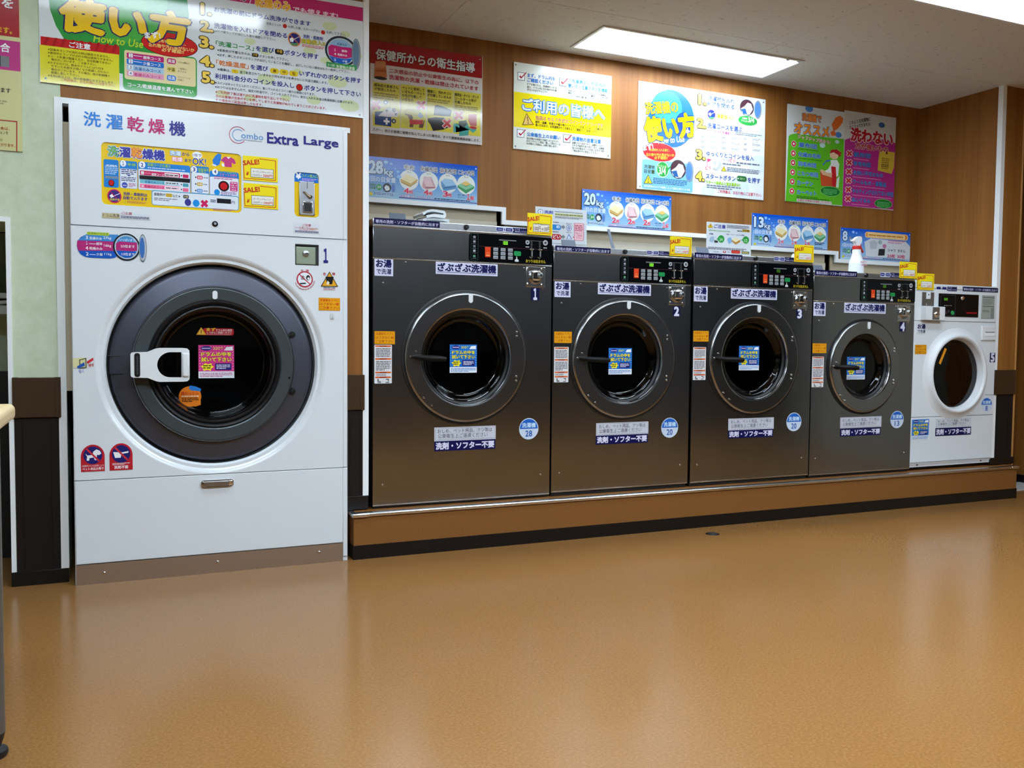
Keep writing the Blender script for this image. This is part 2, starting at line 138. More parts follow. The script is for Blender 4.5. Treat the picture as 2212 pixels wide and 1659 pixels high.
('P',((.2453,.1315),(.2765,.1516),(.299,.1769),(.3281,.1708),(.3434,.134),(.3182,.0938),(.2836,.0881),(.2545,.1032)),'#e8ecf2',3.6),('P',((.2454,.1257),(.2826,.1347),(.298,.0922),(.2662,.0954)),'#2c5c96',3.8),
('E',.3785,.134,.0302,.0643,'#2a3440',4),('E',.3785,.134,.0292,.0633,'#8090a0',4.5),('E',.3756,.1338,.0222,.0528,'#4f7fd0',4.6),('P',((.0778,.0923),(.1092,.0382),(.0454,.0355)),'#2a2a1a',3),
('P',((.078,.0852),(.1035,.0411),(.052,.0389)),'#f0d830',3.4),('L',((.0782,.0711),(.0785,.0546)),.004,'#1a1a22',3.8),('E',.0787,.0462,.0045,.0038,'#1a1a22',3.8),
('D',.1136,.0409,.2494,.0378,4,'#2a5a8a',3),('T','●洗濯物は大きさや種類によって回数は異なります●',.0497,.0147,.3344,.0132,'#e8f2fa',4,.02),('T','1.',.4392,.5563,.0502,.0598,'#3a2c20',4.2,.105),
('T','1.',.4392,.5563,.0502,.0598,'#f2cc55',5.2,.05),('T','2.',.4325,.4138,.0603,.0528,'#3a2c20',4.2,.105),('T','2.',.4325,.4138,.0603,.0528,'#f2cc55',5.2,.05),
('T','3.',.4294,.2183,.0621,.0554,'#3a2c20',4.2,.105),('T','3.',.4294,.2183,.0621,.0554,'#f2cc55',5.2,.05),('T','4.',.4283,.0853,.0604,.0541,'#3a2c20',4.2,.105),
('T','4.',.4283,.0853,.0604,.0541,'#f2cc55',5.2,.05),('T','洗濯物を入れ',.5094,.5885,.2021,.0298,'#2b4a9a',3,.02),('T','ドアを閉める',.5073,.5521,.2051,.0298,'#2b4a9a',3,.02),
('T','洗濯コースを選ぶ',.5076,.4178,.27,.0318,'#2b4a9a',3,.025),('T','ランプの点灯を確認!',.5112,.392,.1718,.0174,'#d03a8a',3,.02),('T','ゆっくりとコインを投入',.504,.2445,.3706,.03,'#2b4a9a',3,.025),
('T','スタートボタン',.5032,.1036,.2303,.0301,'#2b4a9a',3,.025),('R',.7426,.1058,.0794,.0355,'#2f6a3a',3,.016),('T','スタート',.767,.1167,.0372,.0138,'#cfe8a8',4,.02),
('E',.7533,.1226,.0049,.0044,'#f2f4f6',4),('T','を押す',.8296,.1029,.1019,.0348,'#2b4a9a',3,.025),('T','スタート後停止と追加温度は?!',.5039,.072,.2674,.0204,'#6a8a2a',3,.05),
('T','スタート後停止と追加温度は?!',.5039,.072,.2674,.0204,'#a8d838',4,.03),('D',.5106,.0433,.2646,.0267,2,'#6a7080',3),('T','ご利用後は、お忘れ物にご注意下さい。',.597,.0206,.3451,.0205,'#c8323c',3,.02),
('E',.8107,.5769,.0557,.0516,'#2c3c48',3),('E',.8107,.5769,.0518,.048,'#4a2c34',3.3),('P',((.7634,.5664),(.7935,.5853),(.8152,.6085),(.8433,.604),(.8583,.5719),(.834,.5354),(.8006,.5292),(.7724,.5416)),'#e8ecf2',3.6),
('P',((.7635,.5612),(.7995,.5705),(.8145,.5333),(.7837,.5351)),'#2c5c96',3.8),('E',.8981,.5738,.0292,.0571,'#2a3440',4),('E',.8981,.5738,.0282,.0561,'#8090a0',4.5),
('E',.8953,.5735,.0214,.0468,'#4f7fd0',4.6),('E',.8193,.4949,.0777,.0326,'#e8f4e8',5),('E',.8193,.4949,.0757,.0306,'#2f9a44',5.5),('T','洗濯物は',.7741,.5014,.0415,.0118,'#eef8e0',6,.01),
('T','ドラムの',.7696,.4846,.0465,.0118,'#eef8e0',6,.01),('T','3/4',.8223,.4868,.0468,.0306,'#eef8e0',6,.03),('E',.5366,.5032,.0345,.0348,'#e08aa0',3),('E',.5366,.5032,.0286,.029,'#2a3a9a',3.4),
('P',((.5114,.5043),(.5261,.5156),(.5383,.5048),(.5266,.4914)),'#f2f4f6',3.8),('L',((.5323,.5042),(.563,.5207)),.002,'#e8e0e8',4),('P',((.5119,.485),(.5596,.4892),(.5509,.4771),(.5211,.4754)),'#4a8a5a',3.8),
('T','洗剤・柔軟剤',.5859,.5174,.1091,.0194,'#a8b8d8',3,.015),('T','自動投入!!',.5836,.488,.1213,.0252,'#8a8a4a',3,.05),('T','自動投入!!',.5836,.488,.1213,.0252,'#d8d430',4,.03),
('D',.586,.463,.1073,.0165,2,'#d890a0',3),('D',.4628,.3543,.0267,.0135,2,'#7a828c',3),('R',.5181,.3509,.078,.0232,'#c2d0da',2,.0023),('R',.5199,.3526,.0743,.0203,'#eef3f6',2.3,.002),
('D',.5251,.3574,.066,.0135,2,'#7a828c',3),('D',.6181,.3622,.0364,.0136,2,'#7a828c',3),('R',.6838,.3594,.0829,.0235,'#c2d0da',2,.0024),('R',.6856,.361,.0793,.0205,'#eef3f6',2.3,.0021),
('D',.691,.3659,.0707,.0137,2,'#7a828c',3),('D',.7924,.3712,.0249,.0138,2,'#7a828c',3),('R',.8505,.3678,.0818,.0238,'#c2d0da',2,.0024),('R',.8523,.3695,.078,.0208,'#eef3f6',2.3,.0021),
('D',.8578,.3745,.0692,.0139,2,'#7a828c',3),('D',.4636,.3215,.0267,.0135,2,'#7a828c',3),('R',.5189,.318,.078,.0232,'#c2d0da',2,.0023),('R',.5206,.3197,.0744,.0203,'#eef3f6',2.3,.002),
('D',.5259,.3245,.066,.0135,2,'#7a828c',3),('D',.6189,.3291,.0364,.0136,2,'#7a828c',3),('R',.6847,.3261,.083,.0235,'#c2d0da',2,.0024),('R',.6865,.3277,.0793,.0206,'#eef3f6',2.3,.0021),
('D',.6918,.3327,.0707,.0137,2,'#7a828c',3),('D',.7934,.3376,.0249,.0138,2,'#7a828c',3),('R',.8514,.3341,.0818,.0238,'#c2d0da',2,.0024),('R',.8532,.3358,.078,.0208,'#eef3f6',2.3,.0021),
('D',.8587,.3408,.0692,.0139,2,'#7a828c',3),('D',.4643,.2887,.0267,.0135,2,'#7a828c',3),('R',.5197,.2851,.078,.0232,'#c2d0da',2,.0023),('R',.5214,.2867,.0744,.0203,'#eef3f6',2.3,.002),
('D',.5267,.2916,.066,.0136,2,'#7a828c',3),('D',.6198,.2959,.0364,.0137,2,'#7a828c',3),('R',.6855,.2928,.083,.0235,'#c2d0da',2,.0024),('R',.6873,.2944,.0793,.0206,'#eef3f6',2.3,.0021),
('D',.6927,.2993,.0707,.0137,2,'#7a828c',3),('D',.7943,.304,.0249,.0138,2,'#7a828c',3),('R',.8523,.3004,.0818,.0238,'#c2d0da',2,.0024),('R',.8542,.3021,.0781,.0208,'#eef3f6',2.3,.0021),
('D',.8597,.3071,.0693,.0139,2,'#7a828c',3),('D',.7226,.3975,.2119,.0196,2,'#7a828c',3),('L',((.5092,.2256),(.5131,.187)),.0035,'#c83060',3),('P',((.5121,.2283),(.5451,.2239),(.5157,.2043)),'#d8406a',3),
('T','ピッ',.4977,.159,.04,.0267,'#d8406a',3,.03,12),('E',.5819,.1955,.0373,.0351,'#b4b8bc',3),('E',.5696,.2042,.0312,.0302,'#d4d8da',3.4),('E',.5696,.2042,.012,.0117,'#b0b4b8',3.8),
('T','コインは',.6295,.2242,.0487,.0137,'#2a3a6a',3,.015),('T','ピッ!',.6844,.2193,.046,.027,'#d8406a',3,.03),('D',.7367,.2141,.1841,.0168,1,'#6a7080',3),('D',.6301,.1998,.1409,.0147,1,'#6a7080',3),
('P',((.6393,.1932),(.6615,.1608),(.619,.1586)),'#2a2a1a',3),('P',((.6395,.1878),(.6553,.1627),(.625,.1611)),'#f0d830',3.4),('L',((.6397,.1785),(.6399,.1702)),.003,'#1a1a22',3.8),
('D',.6645,.161,.2578,.0294,3,'#6a7080',3),('E',.942,.6257,.0057,.005,'#7a8078',3),('E',.0202,.0157,.005,.0047,'#7a8078',3),
]),
'green':((4.0373,1.9345),.4917,.632,.73,None,0,[
('P',((0,0),(.0164,.416),(.0683,.4417),(.1865,.4469),(.3374,.4459),(.4973,.4526),(.4915,.006),(.3524,.0057)),'#5cb524',1),('P',((.0012,.0001),(.0133,.4225),(.0275,.4353),(.0681,.4462),(.1154,.4419),(.4973,.4526),(.4915,.0056)),'#5cb524',1.1),
('E',.181,.62,.0326,.0225,'#4a7fc4',1.6),('E',.3028,.3916,.0242,.0166,'#b8dcd8',1.6),('E',.4407,.4749,.0277,.0188,'#4a7fc4',1.6),('E',.43,.4273,.0185,.0125,'#b8dcd8',1.6),
('T','洗濯機で',.1212,.5382,.1645,.0476,'#6a6a70',4,.085),('T','洗濯機で',.1212,.5382,.1645,.0476,'#d87a28',5,.035),('T','オススメ',.0592,.4499,.2963,.0678,'#3f6a9a',4,.09),
('T','オススメ',.0592,.4499,.2963,.0678,'#e88a22',5,.045),('P',((.3969,.4937),(.377,.538),(.412,.5882),(.4485,.6038),(.4768,.5906),(.4748,.5624),(.4331,.516)),'#d86a28',4.6),
('E',.3925,.4793,.0232,.0167,'#d86a28',4.6),('T','ジャブジャブ洗おう!',.0899,.4098,.2793,.0249,'#c8385a',3.5,.06,-3),('T','ジャブジャブ洗おう!',.0899,.4098,.2793,.0249,'#e8c8d0',4.5,.03,-3),
('E',.0574,.3779,.021,.0208,'#e8d4d8',2.5),('E',.0574,.3779,.0181,.0181,'#c22a3a',3),('E',.0574,.3779,.0082,.0081,'#f0e8ea',3.5),('T','夏布団',.0991,.3614,.1533,.03,'#a8c8e8',3.6,.06),
('T','夏布団',.0991,.3614,.1533,.03,'#2c5fc0',4.6,.03),('D',.0949,.3451,.1701,.01,1,'#3a7a1c',3),('E',.0562,.3162,.0211,.0209,'#e8d4d8',2.5),('E',.0562,.3162,.0181,.0181,'#c22a3a',3),
('E',.0562,.3162,.0082,.0082,'#f0e8ea',3.5),('T','化繊の毛布',.0981,.2996,.1908,.03,'#a8c8e8',3.6,.06),('T','化繊の毛布',.0981,.2996,.1908,.03,'#2c5fc0',4.6,.03),
('D',.0945,.2833,.2071,.01,1,'#3a7a1c',3),('E',.055,.2544,.0211,.0209,'#e8d4d8',2.5),('E',.055,.2544,.0181,.0182,'#c22a3a',3),('E',.055,.2544,.0082,.0082,'#f0e8ea',3.5),
('T','羽毛布団',.0971,.2376,.1533,.0301,'#a8c8e8',3.6,.06),('T','羽毛布団',.0971,.2376,.1533,.0301,'#2c5fc0',4.6,.03),('D',.094,.2214,.169,.01,1,'#3a7a1c',3),('E',.0538,.1926,.0211,.0209,'#e8d4d8',2.5),
('E',.0538,.1926,.0181,.0182,'#c22a3a',3),('E',.0538,.1926,.0082,.0082,'#f0e8ea',3.5),('T','こたつ布団',.0961,.1756,.1727,.0301,'#a8c8e8',3.6,.06),('T','こたつ布団',.0961,.1756,.1727,.0301,'#2c5fc0',4.6,.03),
('D',.0936,.1594,.1878,.01,1,'#3a7a1c',3),('E',.0527,.1307,.0211,.0209,'#e8d4d8',2.5),('E',.0527,.1307,.0182,.0182,'#c22a3a',3),('E',.0526,.1307,.0082,.0082,'#f0e8ea',3.5),
('T','カーテン',.0951,.1135,.1323,.0301,'#a8c8e8',3.6,.06),('T','カーテン',.0951,.1135,.1323,.0301,'#2c5fc0',4.6,.03),('D',.0932,.0974,.1468,.01,1,'#3a7a1c',3),
('E',.0515,.0688,.0211,.0209,'#e8d4d8',2.5),('E',.0515,.0688,.0182,.0182,'#c22a3a',3),('E',.0514,.0688,.0082,.0082,'#f0e8ea',3.5),('T','カーペット',.0941,.0514,.1655,.0301,'#a8c8e8',3.6,.06),
('T','カーペット',.0941,.0514,.1655,.0301,'#2c5fc0',4.6,.03),('D',.0928,.0353,.1794,.0101,1,'#3a7a1c',3),('P',((.3683,.3469),(.3888,.3721),(.438,.3767),(.4728,.3543),(.4455,.3401),(.434,.3157),(.4034,.3082),(.3723,.3194)),'#f0d8c0',3),
('P',((.3666,.3421),(.3797,.3703),(.4318,.3771),(.4747,.3545),(.4442,.339),(.4017,.3547)),'#b0222a',3.5),('P',((.3715,.3425),(.4265,.3523),(.4338,.3203),(.4033,.3092),(.3753,.3196)),'#e8bfa0',3.4),
('P',((.4393,.3395),(.4669,.3467),(.4583,.3272)),'#b0222a',3.6),('P',((.379,.3014),(.4343,.3064),(.4538,.2801),(.4473,.1999),(.3955,.1816),(.3267,.2224),(.3567,.2389),(.38,.2735)),'#e8ece8',3),
('P',((.3835,.2599),(.4236,.2587),(.4327,.1753),(.4283,.1235),(.3974,.1257)),'#c02028',3.5),('P',((.3069,.2671),(.3424,.2981),(.3728,.3031),(.3702,.2913),(.3368,.2837),(.3133,.2584)),'#4a70b8',3.4),
('P',((.2872,.2237),(.3091,.2024),(.383,.1853),(.4325,.18),(.4283,.1235),(.2997,.1227)),'#b04a28',3.3),('P',((.2903,.2193),(.3093,.1978),(.3924,.1814),(.3976,.1211),(.2996,.1237)),'#c2502c',3.7),
('P',((.2841,.2257),(.3081,.2324),(.3453,.2147),(.3943,.2142),(.3892,.1858),(.3093,.1978)),'#d8b088',3.8),('P',((.4356,.1802),(.4597,.2009),(.4532,.1207),(.4314,.1237)),'#cfe4d0',3.2),
('E',.3806,.0917,.0876,.0347,'#8ac878',5),('E',.3806,.0917,.0846,.0317,'#1f7a30',5.5),('D',.3197,.0685,.1198,.0394,4,'#5ab86a',5.8),('D',.0902,.0239,.283,.0137,1,'#3a7a1c',3),
('R',.0938,.0049,.3016,.0183,'#d8d0d0',2.5,.0018),('T','洗濯前に洗濯表示を確認してください',.0996,.0085,.2896,.0128,'#b83a4a',3.5,.02),
]),
'pink':((4.5293,1.9382),.472,.642,.7305,None,0,[
('P',((0,0),(.0072,.4435),(.0677,.4669),(.1433,.4697),(.2582,.4741),(.3879,.4822),(.4842,.4652),(.4731,.0052)),'#b02a80',1),('T','このような洗濯物に',.04,.5719,.1952,.0256,'#3a3a36',3,.025,14),
('T','オススメできません!',.0411,.5415,.1952,.0233,'#3a3a36',3,.025,14),('T','洗わない',.059,.4449,.383,.0865,'#e2d6d6',4,.1),('T','洗わない',.059,.4449,.383,.0865,'#b0202c',5,.05),
('T','方が良いもの',.1018,.3949,.3014,.0399,'#d8cccc',4,.095),('T','方が良いもの',.1018,.3949,.3014,.0399,'#a8202c',5,.045),('E',.3384,.5777,.0292,.0181,'#3f68a8',1.5),
('P',((.0187,.3634),(.0383,.3805),(.0846,.351),(.0649,.3339)),'#e0c8cc',3.15),('P',((.0193,.3449),(.0401,.3316),(.0839,.3696),(.0631,.3828)),'#e0c8cc',3.3),
('P',((.0252,.3653),(.0369,.3754),(.078,.3491),(.0663,.339)),'#bf2a34',3.65),('P',((.026,.3443),(.0383,.3364),(.0772,.3701),(.0649,.378)),'#bf2a34',3.8),
('T','肌布団',.0899,.3396,.1509,.031,'#1c3c88',3.6,.055),('T','肌布団',.0899,.3396,.1509,.031,'#3a86c8',4.6,.03),('D',.0887,.3206,.14,.0094,1,'#d080b0',3),('P',((.0183,.3024),(.0379,.3194),(.0842,.2896),(.0644,.2726)),'#e0c8cc',3.15),
('P',((.0189,.2839),(.0397,.2705),(.0835,.3083),(.0627,.3216)),'#e0c8cc',3.3),('P',((.0248,.3042),(.0365,.3143),(.0776,.2878),(.0659,.2777)),'#bf2a34',3.65),
('P',((.0256,.2832),(.0379,.2753),(.0768,.3089),(.0645,.3168)),'#bf2a34',3.8),('T','羊毛布団',.0891,.2782,.1542,.031,'#1c3c88',3.6,.055),('T','羊毛布団',.0891,.2782,.1542,.031,'#3a86c8',4.6,.03),
('D',.0878,.2592,.1432,.0094,1,'#d080b0',3),('P',((.0178,.2413),(.0375,.2582),(.0838,.2282),(.064,.2113)),'#e0c8cc',3.15),('P',((.0185,.2227),(.0393,.2092),(.0831,.2469),(.0622,.2604)),'#e0c8cc',3.3),
('P',((.0244,.2431),(.036,.2531),(.0772,.2265),(.0655,.2164)),'#bf2a34',3.65),('P',((.0251,.2221),(.0375,.2141),(.0764,.2475),(.0641,.2555)),'#bf2a34',3.8),
('T','水洗い不可のもの',.0882,.2167,.2743,.0311,'#1c3c88',3.6,.055),('T','水洗い不可のもの',.0882,.2167,.2743,.0311,'#3a86c8',4.6,.03),('D',.0869,.1977,.2631,.0094,1,'#d080b0',3),
('P',((.0174,.1801),(.0371,.197),(.0834,.1668),(.0636,.1499)),'#e0c8cc',3.15),('P',((.0181,.1615),(.0388,.1479),(.0827,.1855),(.0619,.199)),'#e0c8cc',3.3),
('P',((.024,.1819),(.0356,.1919),(.0768,.165),(.0651,.155)),'#bf2a34',3.65),('P',((.0247,.1609),(.037,.1528),(.076,.1861),(.0637,.1942)),'#bf2a34',3.8),
('T','ウールもの・革製品',.0872,.1552,.3071,.0311,'#1c3c88',3.6,.055),('T','ウールもの・革製品',.0872,.1552,.3071,.0311,'#3a86c8',4.6,.03),('D',.0861,.1362,.2959,.0094,1,'#d080b0',3),
('P',((.017,.1189),(.0367,.1357),(.083,.1053),(.0632,.0885)),'#e0c8cc',3.15),('P',((.0176,.1003),(.0384,.0866),(.0823,.124),(.0614,.1377)),'#e0c8cc',3.3),
('P',((.0236,.1206),(.0352,.1306),(.0764,.1036),(.0647,.0936)),'#bf2a34',3.65),('P',((.0243,.0996),(.0366,.0915),(.0756,.1247),(.0633,.1328)),'#bf2a34',3.8),
('T','キルティングされてない布団',.0863,.0936,.3765,.0311,'#1c3c88',3.6,.055),('T','キルティングされてない布団',.0863,.0936,.3765,.0311,'#3a86c8',4.6,.03),('D',.0852,.0746,.3652,.0094,1,'#d080b0',3),
('P',((.0165,.0576),(.0362,.0744),(.0826,.0437),(.0628,.027)),'#e0c8cc',3.15),('P',((.0172,.039),(.038,.0252),(.0819,.0624),(.061,.0762)),'#e0c8cc',3.3),
('P',((.0231,.0593),(.0348,.0693),(.076,.042),(.0643,.0321)),'#bf2a34',3.65),('P',((.0239,.0383),(.0362,.0301),(.0752,.0632),(.0628,.0713)),'#bf2a34',3.8),
('T','ぬいぐるみ',.0854,.032,.1672,.0312,'#1c3c88',3.6,.055),('T','ぬいぐるみ',.0854,.032,.1672,.0312,'#3a86c8',4.6,.03),('D',.0843,.013,.1562,.0095,1,'#d080b0',3),
('P',((.3258,.4019),(.4668,.4031),(.4644,.3014),(.4432,.2512),(.3117,.2641),(.3153,.3363)),'#d2b23c',4),('D',.347,.2768,.0688,.0813,6,'#8a7428',4.6),('R',.3432,.2908,.0655,.0215,'#a89040',4.4),
('E',.3915,.3913,.0092,.0105,'#5a2a1a',5),('E',.3731,.039,.0828,.0328,'#8ac878',5),('E',.3731,.039,.0798,.0299,'#1f7a30',5.5),('D',.3149,.0147,.1181,.0384,4,'#5ab86a',5.8),
]),
'leftpart':((-.6911,1.723),.3651,.6345,.079,None,0,[
('R',.0089,.4391,.3524,.3222,'#a4161d',1),('R',.0063,.3095,.3563,.1134,'#b72f7c',1),('T','を',.3034,.5476,.038,.0353,'#f2f4f6',3,.03),('T','ます。',.2853,.4493,.0502,.023,'#e8b41e',3,.03),
('T','合',.2956,.3772,.0324,.0335,'#f2f4f6',3,.03),('R',.2536,.3207,.0714,.0408,'#77777c',2),('R',.2536,.3207,.042,.0408,'#2a2a30',2.5),('T','できます',.2552,.2218,.0726,.0179,'#2e2a22',3,.02),
('D',.225,.1744,.0887,.0186,2,'#9a9470',3),('L',((.0054,.1128),(.3468,.1151),(.3448,-.004),(.0029,-.0106)),.004,'#a83a28',3),('T','場合は、',.2757,.0775,.0464,.0127,'#b04a30',3,.015),
('T','ションを',.2787,.0618,.0381,.012,'#5a5234',3,.01),('T','の',.2882,.0338,.0093,.0098,'#6a5a3a',3),('T','つながります。',.2681,.0143,.0714,.0127,'#b06030',3,.015),
('E',.3448,-.004,.004,.0045,'#5a605a',4),
]),
'kg20':((2.5185,1.6761),.6256,.2207,.7295,None,0,[
('G',0,0,.6256,.2207,14,(20,86,206),(168,206,230),.6),('T','20',.0156,.1324,.0719,.064,'#10203c',4,.095),('T','20',.0156,.1324,.0719,.064,'#c6dcf4',5,.045),
('T','kg',.097,.117,.0469,.0441,'#10203c',4,.09),('T','kg',.097,.117,.0469,.0441,'#c6dcf4',5,.03),('E',.1063,.1953,.0113,.0087,'#8fc8f4',2),('E',.1345,.1898,.0075,.0058,'#8fc8f4',2),
('E',.1564,.1655,.0044,.0034,'#8fc8f4',2),('E',.172,.1501,.0075,.0058,'#8fc8f4',2),('E',.1783,.1236,.0125,.0097,'#8fc8f4',2),('T','1回の目安量',.0125,.0883,.147,.0276,'#dcecfa',3,.025),
('T','洗濯物',.0188,.0629,.0313,.0132,'#4a7a34',3,.02),('T','目安量',.0188,.0474,.0313,.0132,'#4a7a34',3,.02),('E',.0688,.0596,.0156,.0165,'#2f9a44',2.5),('T','3/4',.0594,.0519,.0188,.0155,'#f2f4f6',3,.02),
('E',.1126,.0596,.0232,.0243,'#22303e',2.5),('P',((.097,.0596),(.1063,.0728),(.122,.0684),(.1282,.0508),(.1157,.0419),(.1032,.0441)),'#e8ecf2',3),('E',.147,.0596,.0106,.0254,'#7090c0',2.8),
('E',.1457,.0596,.0075,.0199,'#5a80c8',3.2),('R',.0438,.0188,.1063,.0132,'#3a70b0',2),('D',.0469,.0132,.1063,.0221,3,'#dfeaf4',3),('P',((.025,.0331),(.0388,.0132),(.0113,.0132)),'#e0d030',2.6),
('E',.2333,.1104,.0532,.0541,'#eef1ea',1.6),('T','毛布',.2052,.1655,.0563,.0254,'#eef2f6',4,.11),('T','毛布',.2052,.1655,.0563,.0254,'#2a3446',5,.02),('T','なら',.2221,.149,.0225,.0088,'#5a6068',3,.01),
('E',.3441,.1104,.0532,.0541,'#eef1ea',1.6),('T','化繊布団',.2971,.1655,.0938,.0254,'#eef2f6',4,.11),('T','化繊布団',.2971,.1655,.0938,.0254,'#2a3446',5,.02),('T','なら',.3328,.149,.0225,.0088,'#5a6068',3,.01),
('E',.4535,.1104,.0532,.0541,'#eef1ea',1.6),('T','羽毛布団',.4066,.1655,.0938,.0254,'#eef2f6',4,.11),('T','羽毛布団',.4066,.1655,.0938,.0254,'#2a3446',5,.02),('T','なら',.4423,.149,.0225,.0088,'#5a6068',3,.01),
('E',.5586,.1104,.0532,.0541,'#eef1ea',1.6),('T','こたつ布団',.5117,.1655,.0938,.0254,'#eef2f6',4,.11),('T','こたつ布団',.5117,.1655,.0938,.0254,'#2a3446',5,.02),
('T','なら',.5474,.149,.0225,.0088,'#5a6068',3,.01),('P',((.1864,.1104),(.2208,.1391),(.2802,.117),(.2771,.1015),(.2396,.0728),(.1895,.0927)),'#b48a3a',2.4),
('P',((.1864,.1126),(.2208,.1412),(.2802,.1192),(.2427,.0905)),'#f0e2b0',2.8),('P',((.1895,.1015),(.2408,.0817),(.279,.1081),(.279,.1115),(.2408,.0861),(.1895,.1059)),'#e8d08a',3),
('P',((.3159,.1368),(.3597,.1368),(.3847,.0795),(.3253,.0662),(.3065,.0795)),'#d8a8ac',2.4),('P',((.319,.1346),(.3566,.1346),(.3566,.1148),(.3128,.1104)),'#e6c8ca',2.8),
('P',((.3159,.1126),(.3566,.117),(.3753,.0839),(.3284,.0795)),'#ecccce',3),('P',((.3253,.0817),(.3753,.0839),(.3785,.0772),(.3253,.0739)),'#a87078',3.2),
('P',((.4129,.117),(.4348,.1346),(.4785,.1324),(.5036,.1015),(.5004,.0839),(.4285,.064),(.416,.0927)),'#6a9cc8',2.4),('P',((.416,.1192),(.4348,.1357),(.4785,.1324),(.5004,.1059),(.441,.0927)),'#a4cdea',2.8),
('P',((.4285,.0795),(.5004,.0949),(.5004,.0993),(.4285,.085)),'#3f6f9c',3),('P',((.5086,.1015),(.5586,.1324),(.6087,.1037),(.6055,.0927),(.5586,.0618),(.5117,.0905)),'#4f9a68',2.4),
('P',((.5086,.1037),(.5586,.1324),(.6087,.1059),(.5586,.0817)),'#8ccca0',2.8),('P',((.5305,.1148),(.5586,.1324),(.5868,.117),(.5586,.1037)),'#e6c878',3.2),
('P',((.5305,.1148),(.5586,.1037),(.5868,.117),(.5586,.1004)),'#3a5a48',3),('T','2',.2052,.0364,.0269,.0287,'#f6e4ea',4,.08),('T','2',.2052,.0364,.0269,.0287,'#d8385a',5,.03),
('T','枚',.2333,.0364,.0232,.0199,'#f6e4ea',4,.08),('T','枚',.2333,.0364,.0232,.0199,'#d8385a',5,.03),('T','2',.3159,.0364,.0269,.0287,'#f6e4ea',4,.08),('T','2',.3159,.0364,.0269,.0287,'#d8385a',5,.03),
('T','枚',.3441,.0364,.0232,.0199,'#f6e4ea',4,.08),('T','枚',.3441,.0364,.0232,.0199,'#d8385a',5,.03),('T','2',.4254,.0364,.0269,.0287,'#f6e4ea',4,.08),('T','2',.4254,.0364,.0269,.0287,'#d8385a',5,.03),
('T','枚',.4535,.0364,.0232,.0199,'#f6e4ea',4,.08),('T','枚',.4535,.0364,.0232,.0199,'#d8385a',5,.03),('T','掛布・敷布',.5098,.0474,.0438,.0088,'#2c3a5a',3,.015),
('T','セットで',.513,.0342,.0375,.0088,'#2c3a5a',3,.015),('T','1',.5636,.0287,.0175,.0309,'#f6e4ea',4,.08),('T','1',.5636,.0287,.0175,.0309,'#d8385a',5,.03),
('T','組',.5849,.0298,.0219,.0221,'#f6e4ea',4,.08),('T','組',.5849,.0298,.0219,.0221,'#d8385a',5,.03),('R',.1783,.0099,.4473,.004,'#4a2a8a',2),('T','上記数量はあくまで目安です',.1814,.015,.1814,.0132,'#6a3a9a',4,.08),
('T','上記数量はあくまで目安です',.1814,.015,.1814,.0132,'#eae6f6',5,.03),('D',.3753,.0165,.2064,.0088,1,'#2c3a6a',3),('E',.0094,.2053,.0037,.004,'#e8eef4',3),('E',.6162,.2053,.0037,.004,'#e8eef4',3),
]),
'kg28':((1.2203,1.7527),.6332,.2177,.7295,None,0,[
('G',0,0,.6332,.2177,14,(20,86,206),(168,206,230),.6),('T','28',.0158,.1306,.0728,.0631,'#10203c',4,.095),('T','28',.0158,.1306,.0728,.0631,'#c6dcf4',5,.045),
('T','kg',.0982,.1154,.0475,.0435,'#10203c',4,.09),('T','kg',.0982,.1154,.0475,.0435,'#c6dcf4',5,.03),('E',.1076,.1927,.0114,.0086,'#8fc8f4',2),('E',.1361,.1872,.0076,.0057,'#8fc8f4',2),
('E',.1583,.1633,.0044,.0034,'#8fc8f4',2),('E',.1741,.1481,.0076,.0057,'#8fc8f4',2),('E',.1805,.1219,.0127,.0096,'#8fc8f4',2),('T','1回の目安量',.0127,.0871,.1488,.0272,'#dcecfa',3,.025),
('T','洗濯物',.019,.0621,.0317,.0131,'#4a7a34',3,.02),('T','目安量',.019,.0468,.0317,.0131,'#4a7a34',3,.02),('E',.0697,.0588,.0158,.0163,'#2f9a44',2.5),('T','3/4',.0602,.0512,.019,.0152,'#f2f4f6',3,.02),
('E',.114,.0588,.0234,.0239,'#22303e',2.5),('P',((.0982,.0588),(.1076,.0718),(.1235,.0675),(.1298,.0501),(.1172,.0414),(.1045,.0435)),'#e8ecf2',3),('E',.1488,.0588,.0108,.025,'#7090c0',2.8),
('E',.1475,.0588,.0076,.0196,'#5a80c8',3.2),('R',.0443,.0185,.1076,.0131,'#3a70b0',2),('D',.0475,.0131,.1076,.0218,3,'#dfeaf4',3),('P',((.0253,.0327),(.0393,.0131),(.0114,.0131)),'#e0d030',2.6),
('E',.2362,.1089,.0538,.0533,'#eef1ea',1.6),('T','毛布',.2077,.1633,.057,.025,'#eef2f6',4,.11),('T','毛布',.2077,.1633,.057,.025,'#2a3446',5,.02),('T','なら',.2248,.147,.0228,.0087,'#5a6068',3,.01),
('E',.3483,.1089,.0538,.0533,'#eef1ea',1.6),('T','化繊布団',.3008,.1633,.095,.025,'#eef2f6',4,.11),('T','化繊布団',.3008,.1633,.095,.025,'#2a3446',5,.02),('T','なら',.3369,.147,.0228,.0087,'#5a6068',3,.01),
('E',.4591,.1089,.0538,.0533,'#eef1ea',1.6),('T','羽毛布団',.4116,.1633,.095,.025,'#eef2f6',4,.11),('T','羽毛布団',.4116,.1633,.095,.025,'#2a3446',5,.02),('T','なら',.4477,.147,.0228,.0087,'#5a6068',3,.01),
('E',.5655,.1089,.0538,.0533,'#eef1ea',1.6),('T','こたつ布団',.518,.1633,.095,.025,'#eef2f6',4,.11),('T','こたつ布団',.518,.1633,.095,.025,'#2a3446',5,.02),('T','なら',.5541,.147,.0228,.0087,'#5a6068',3,.01),
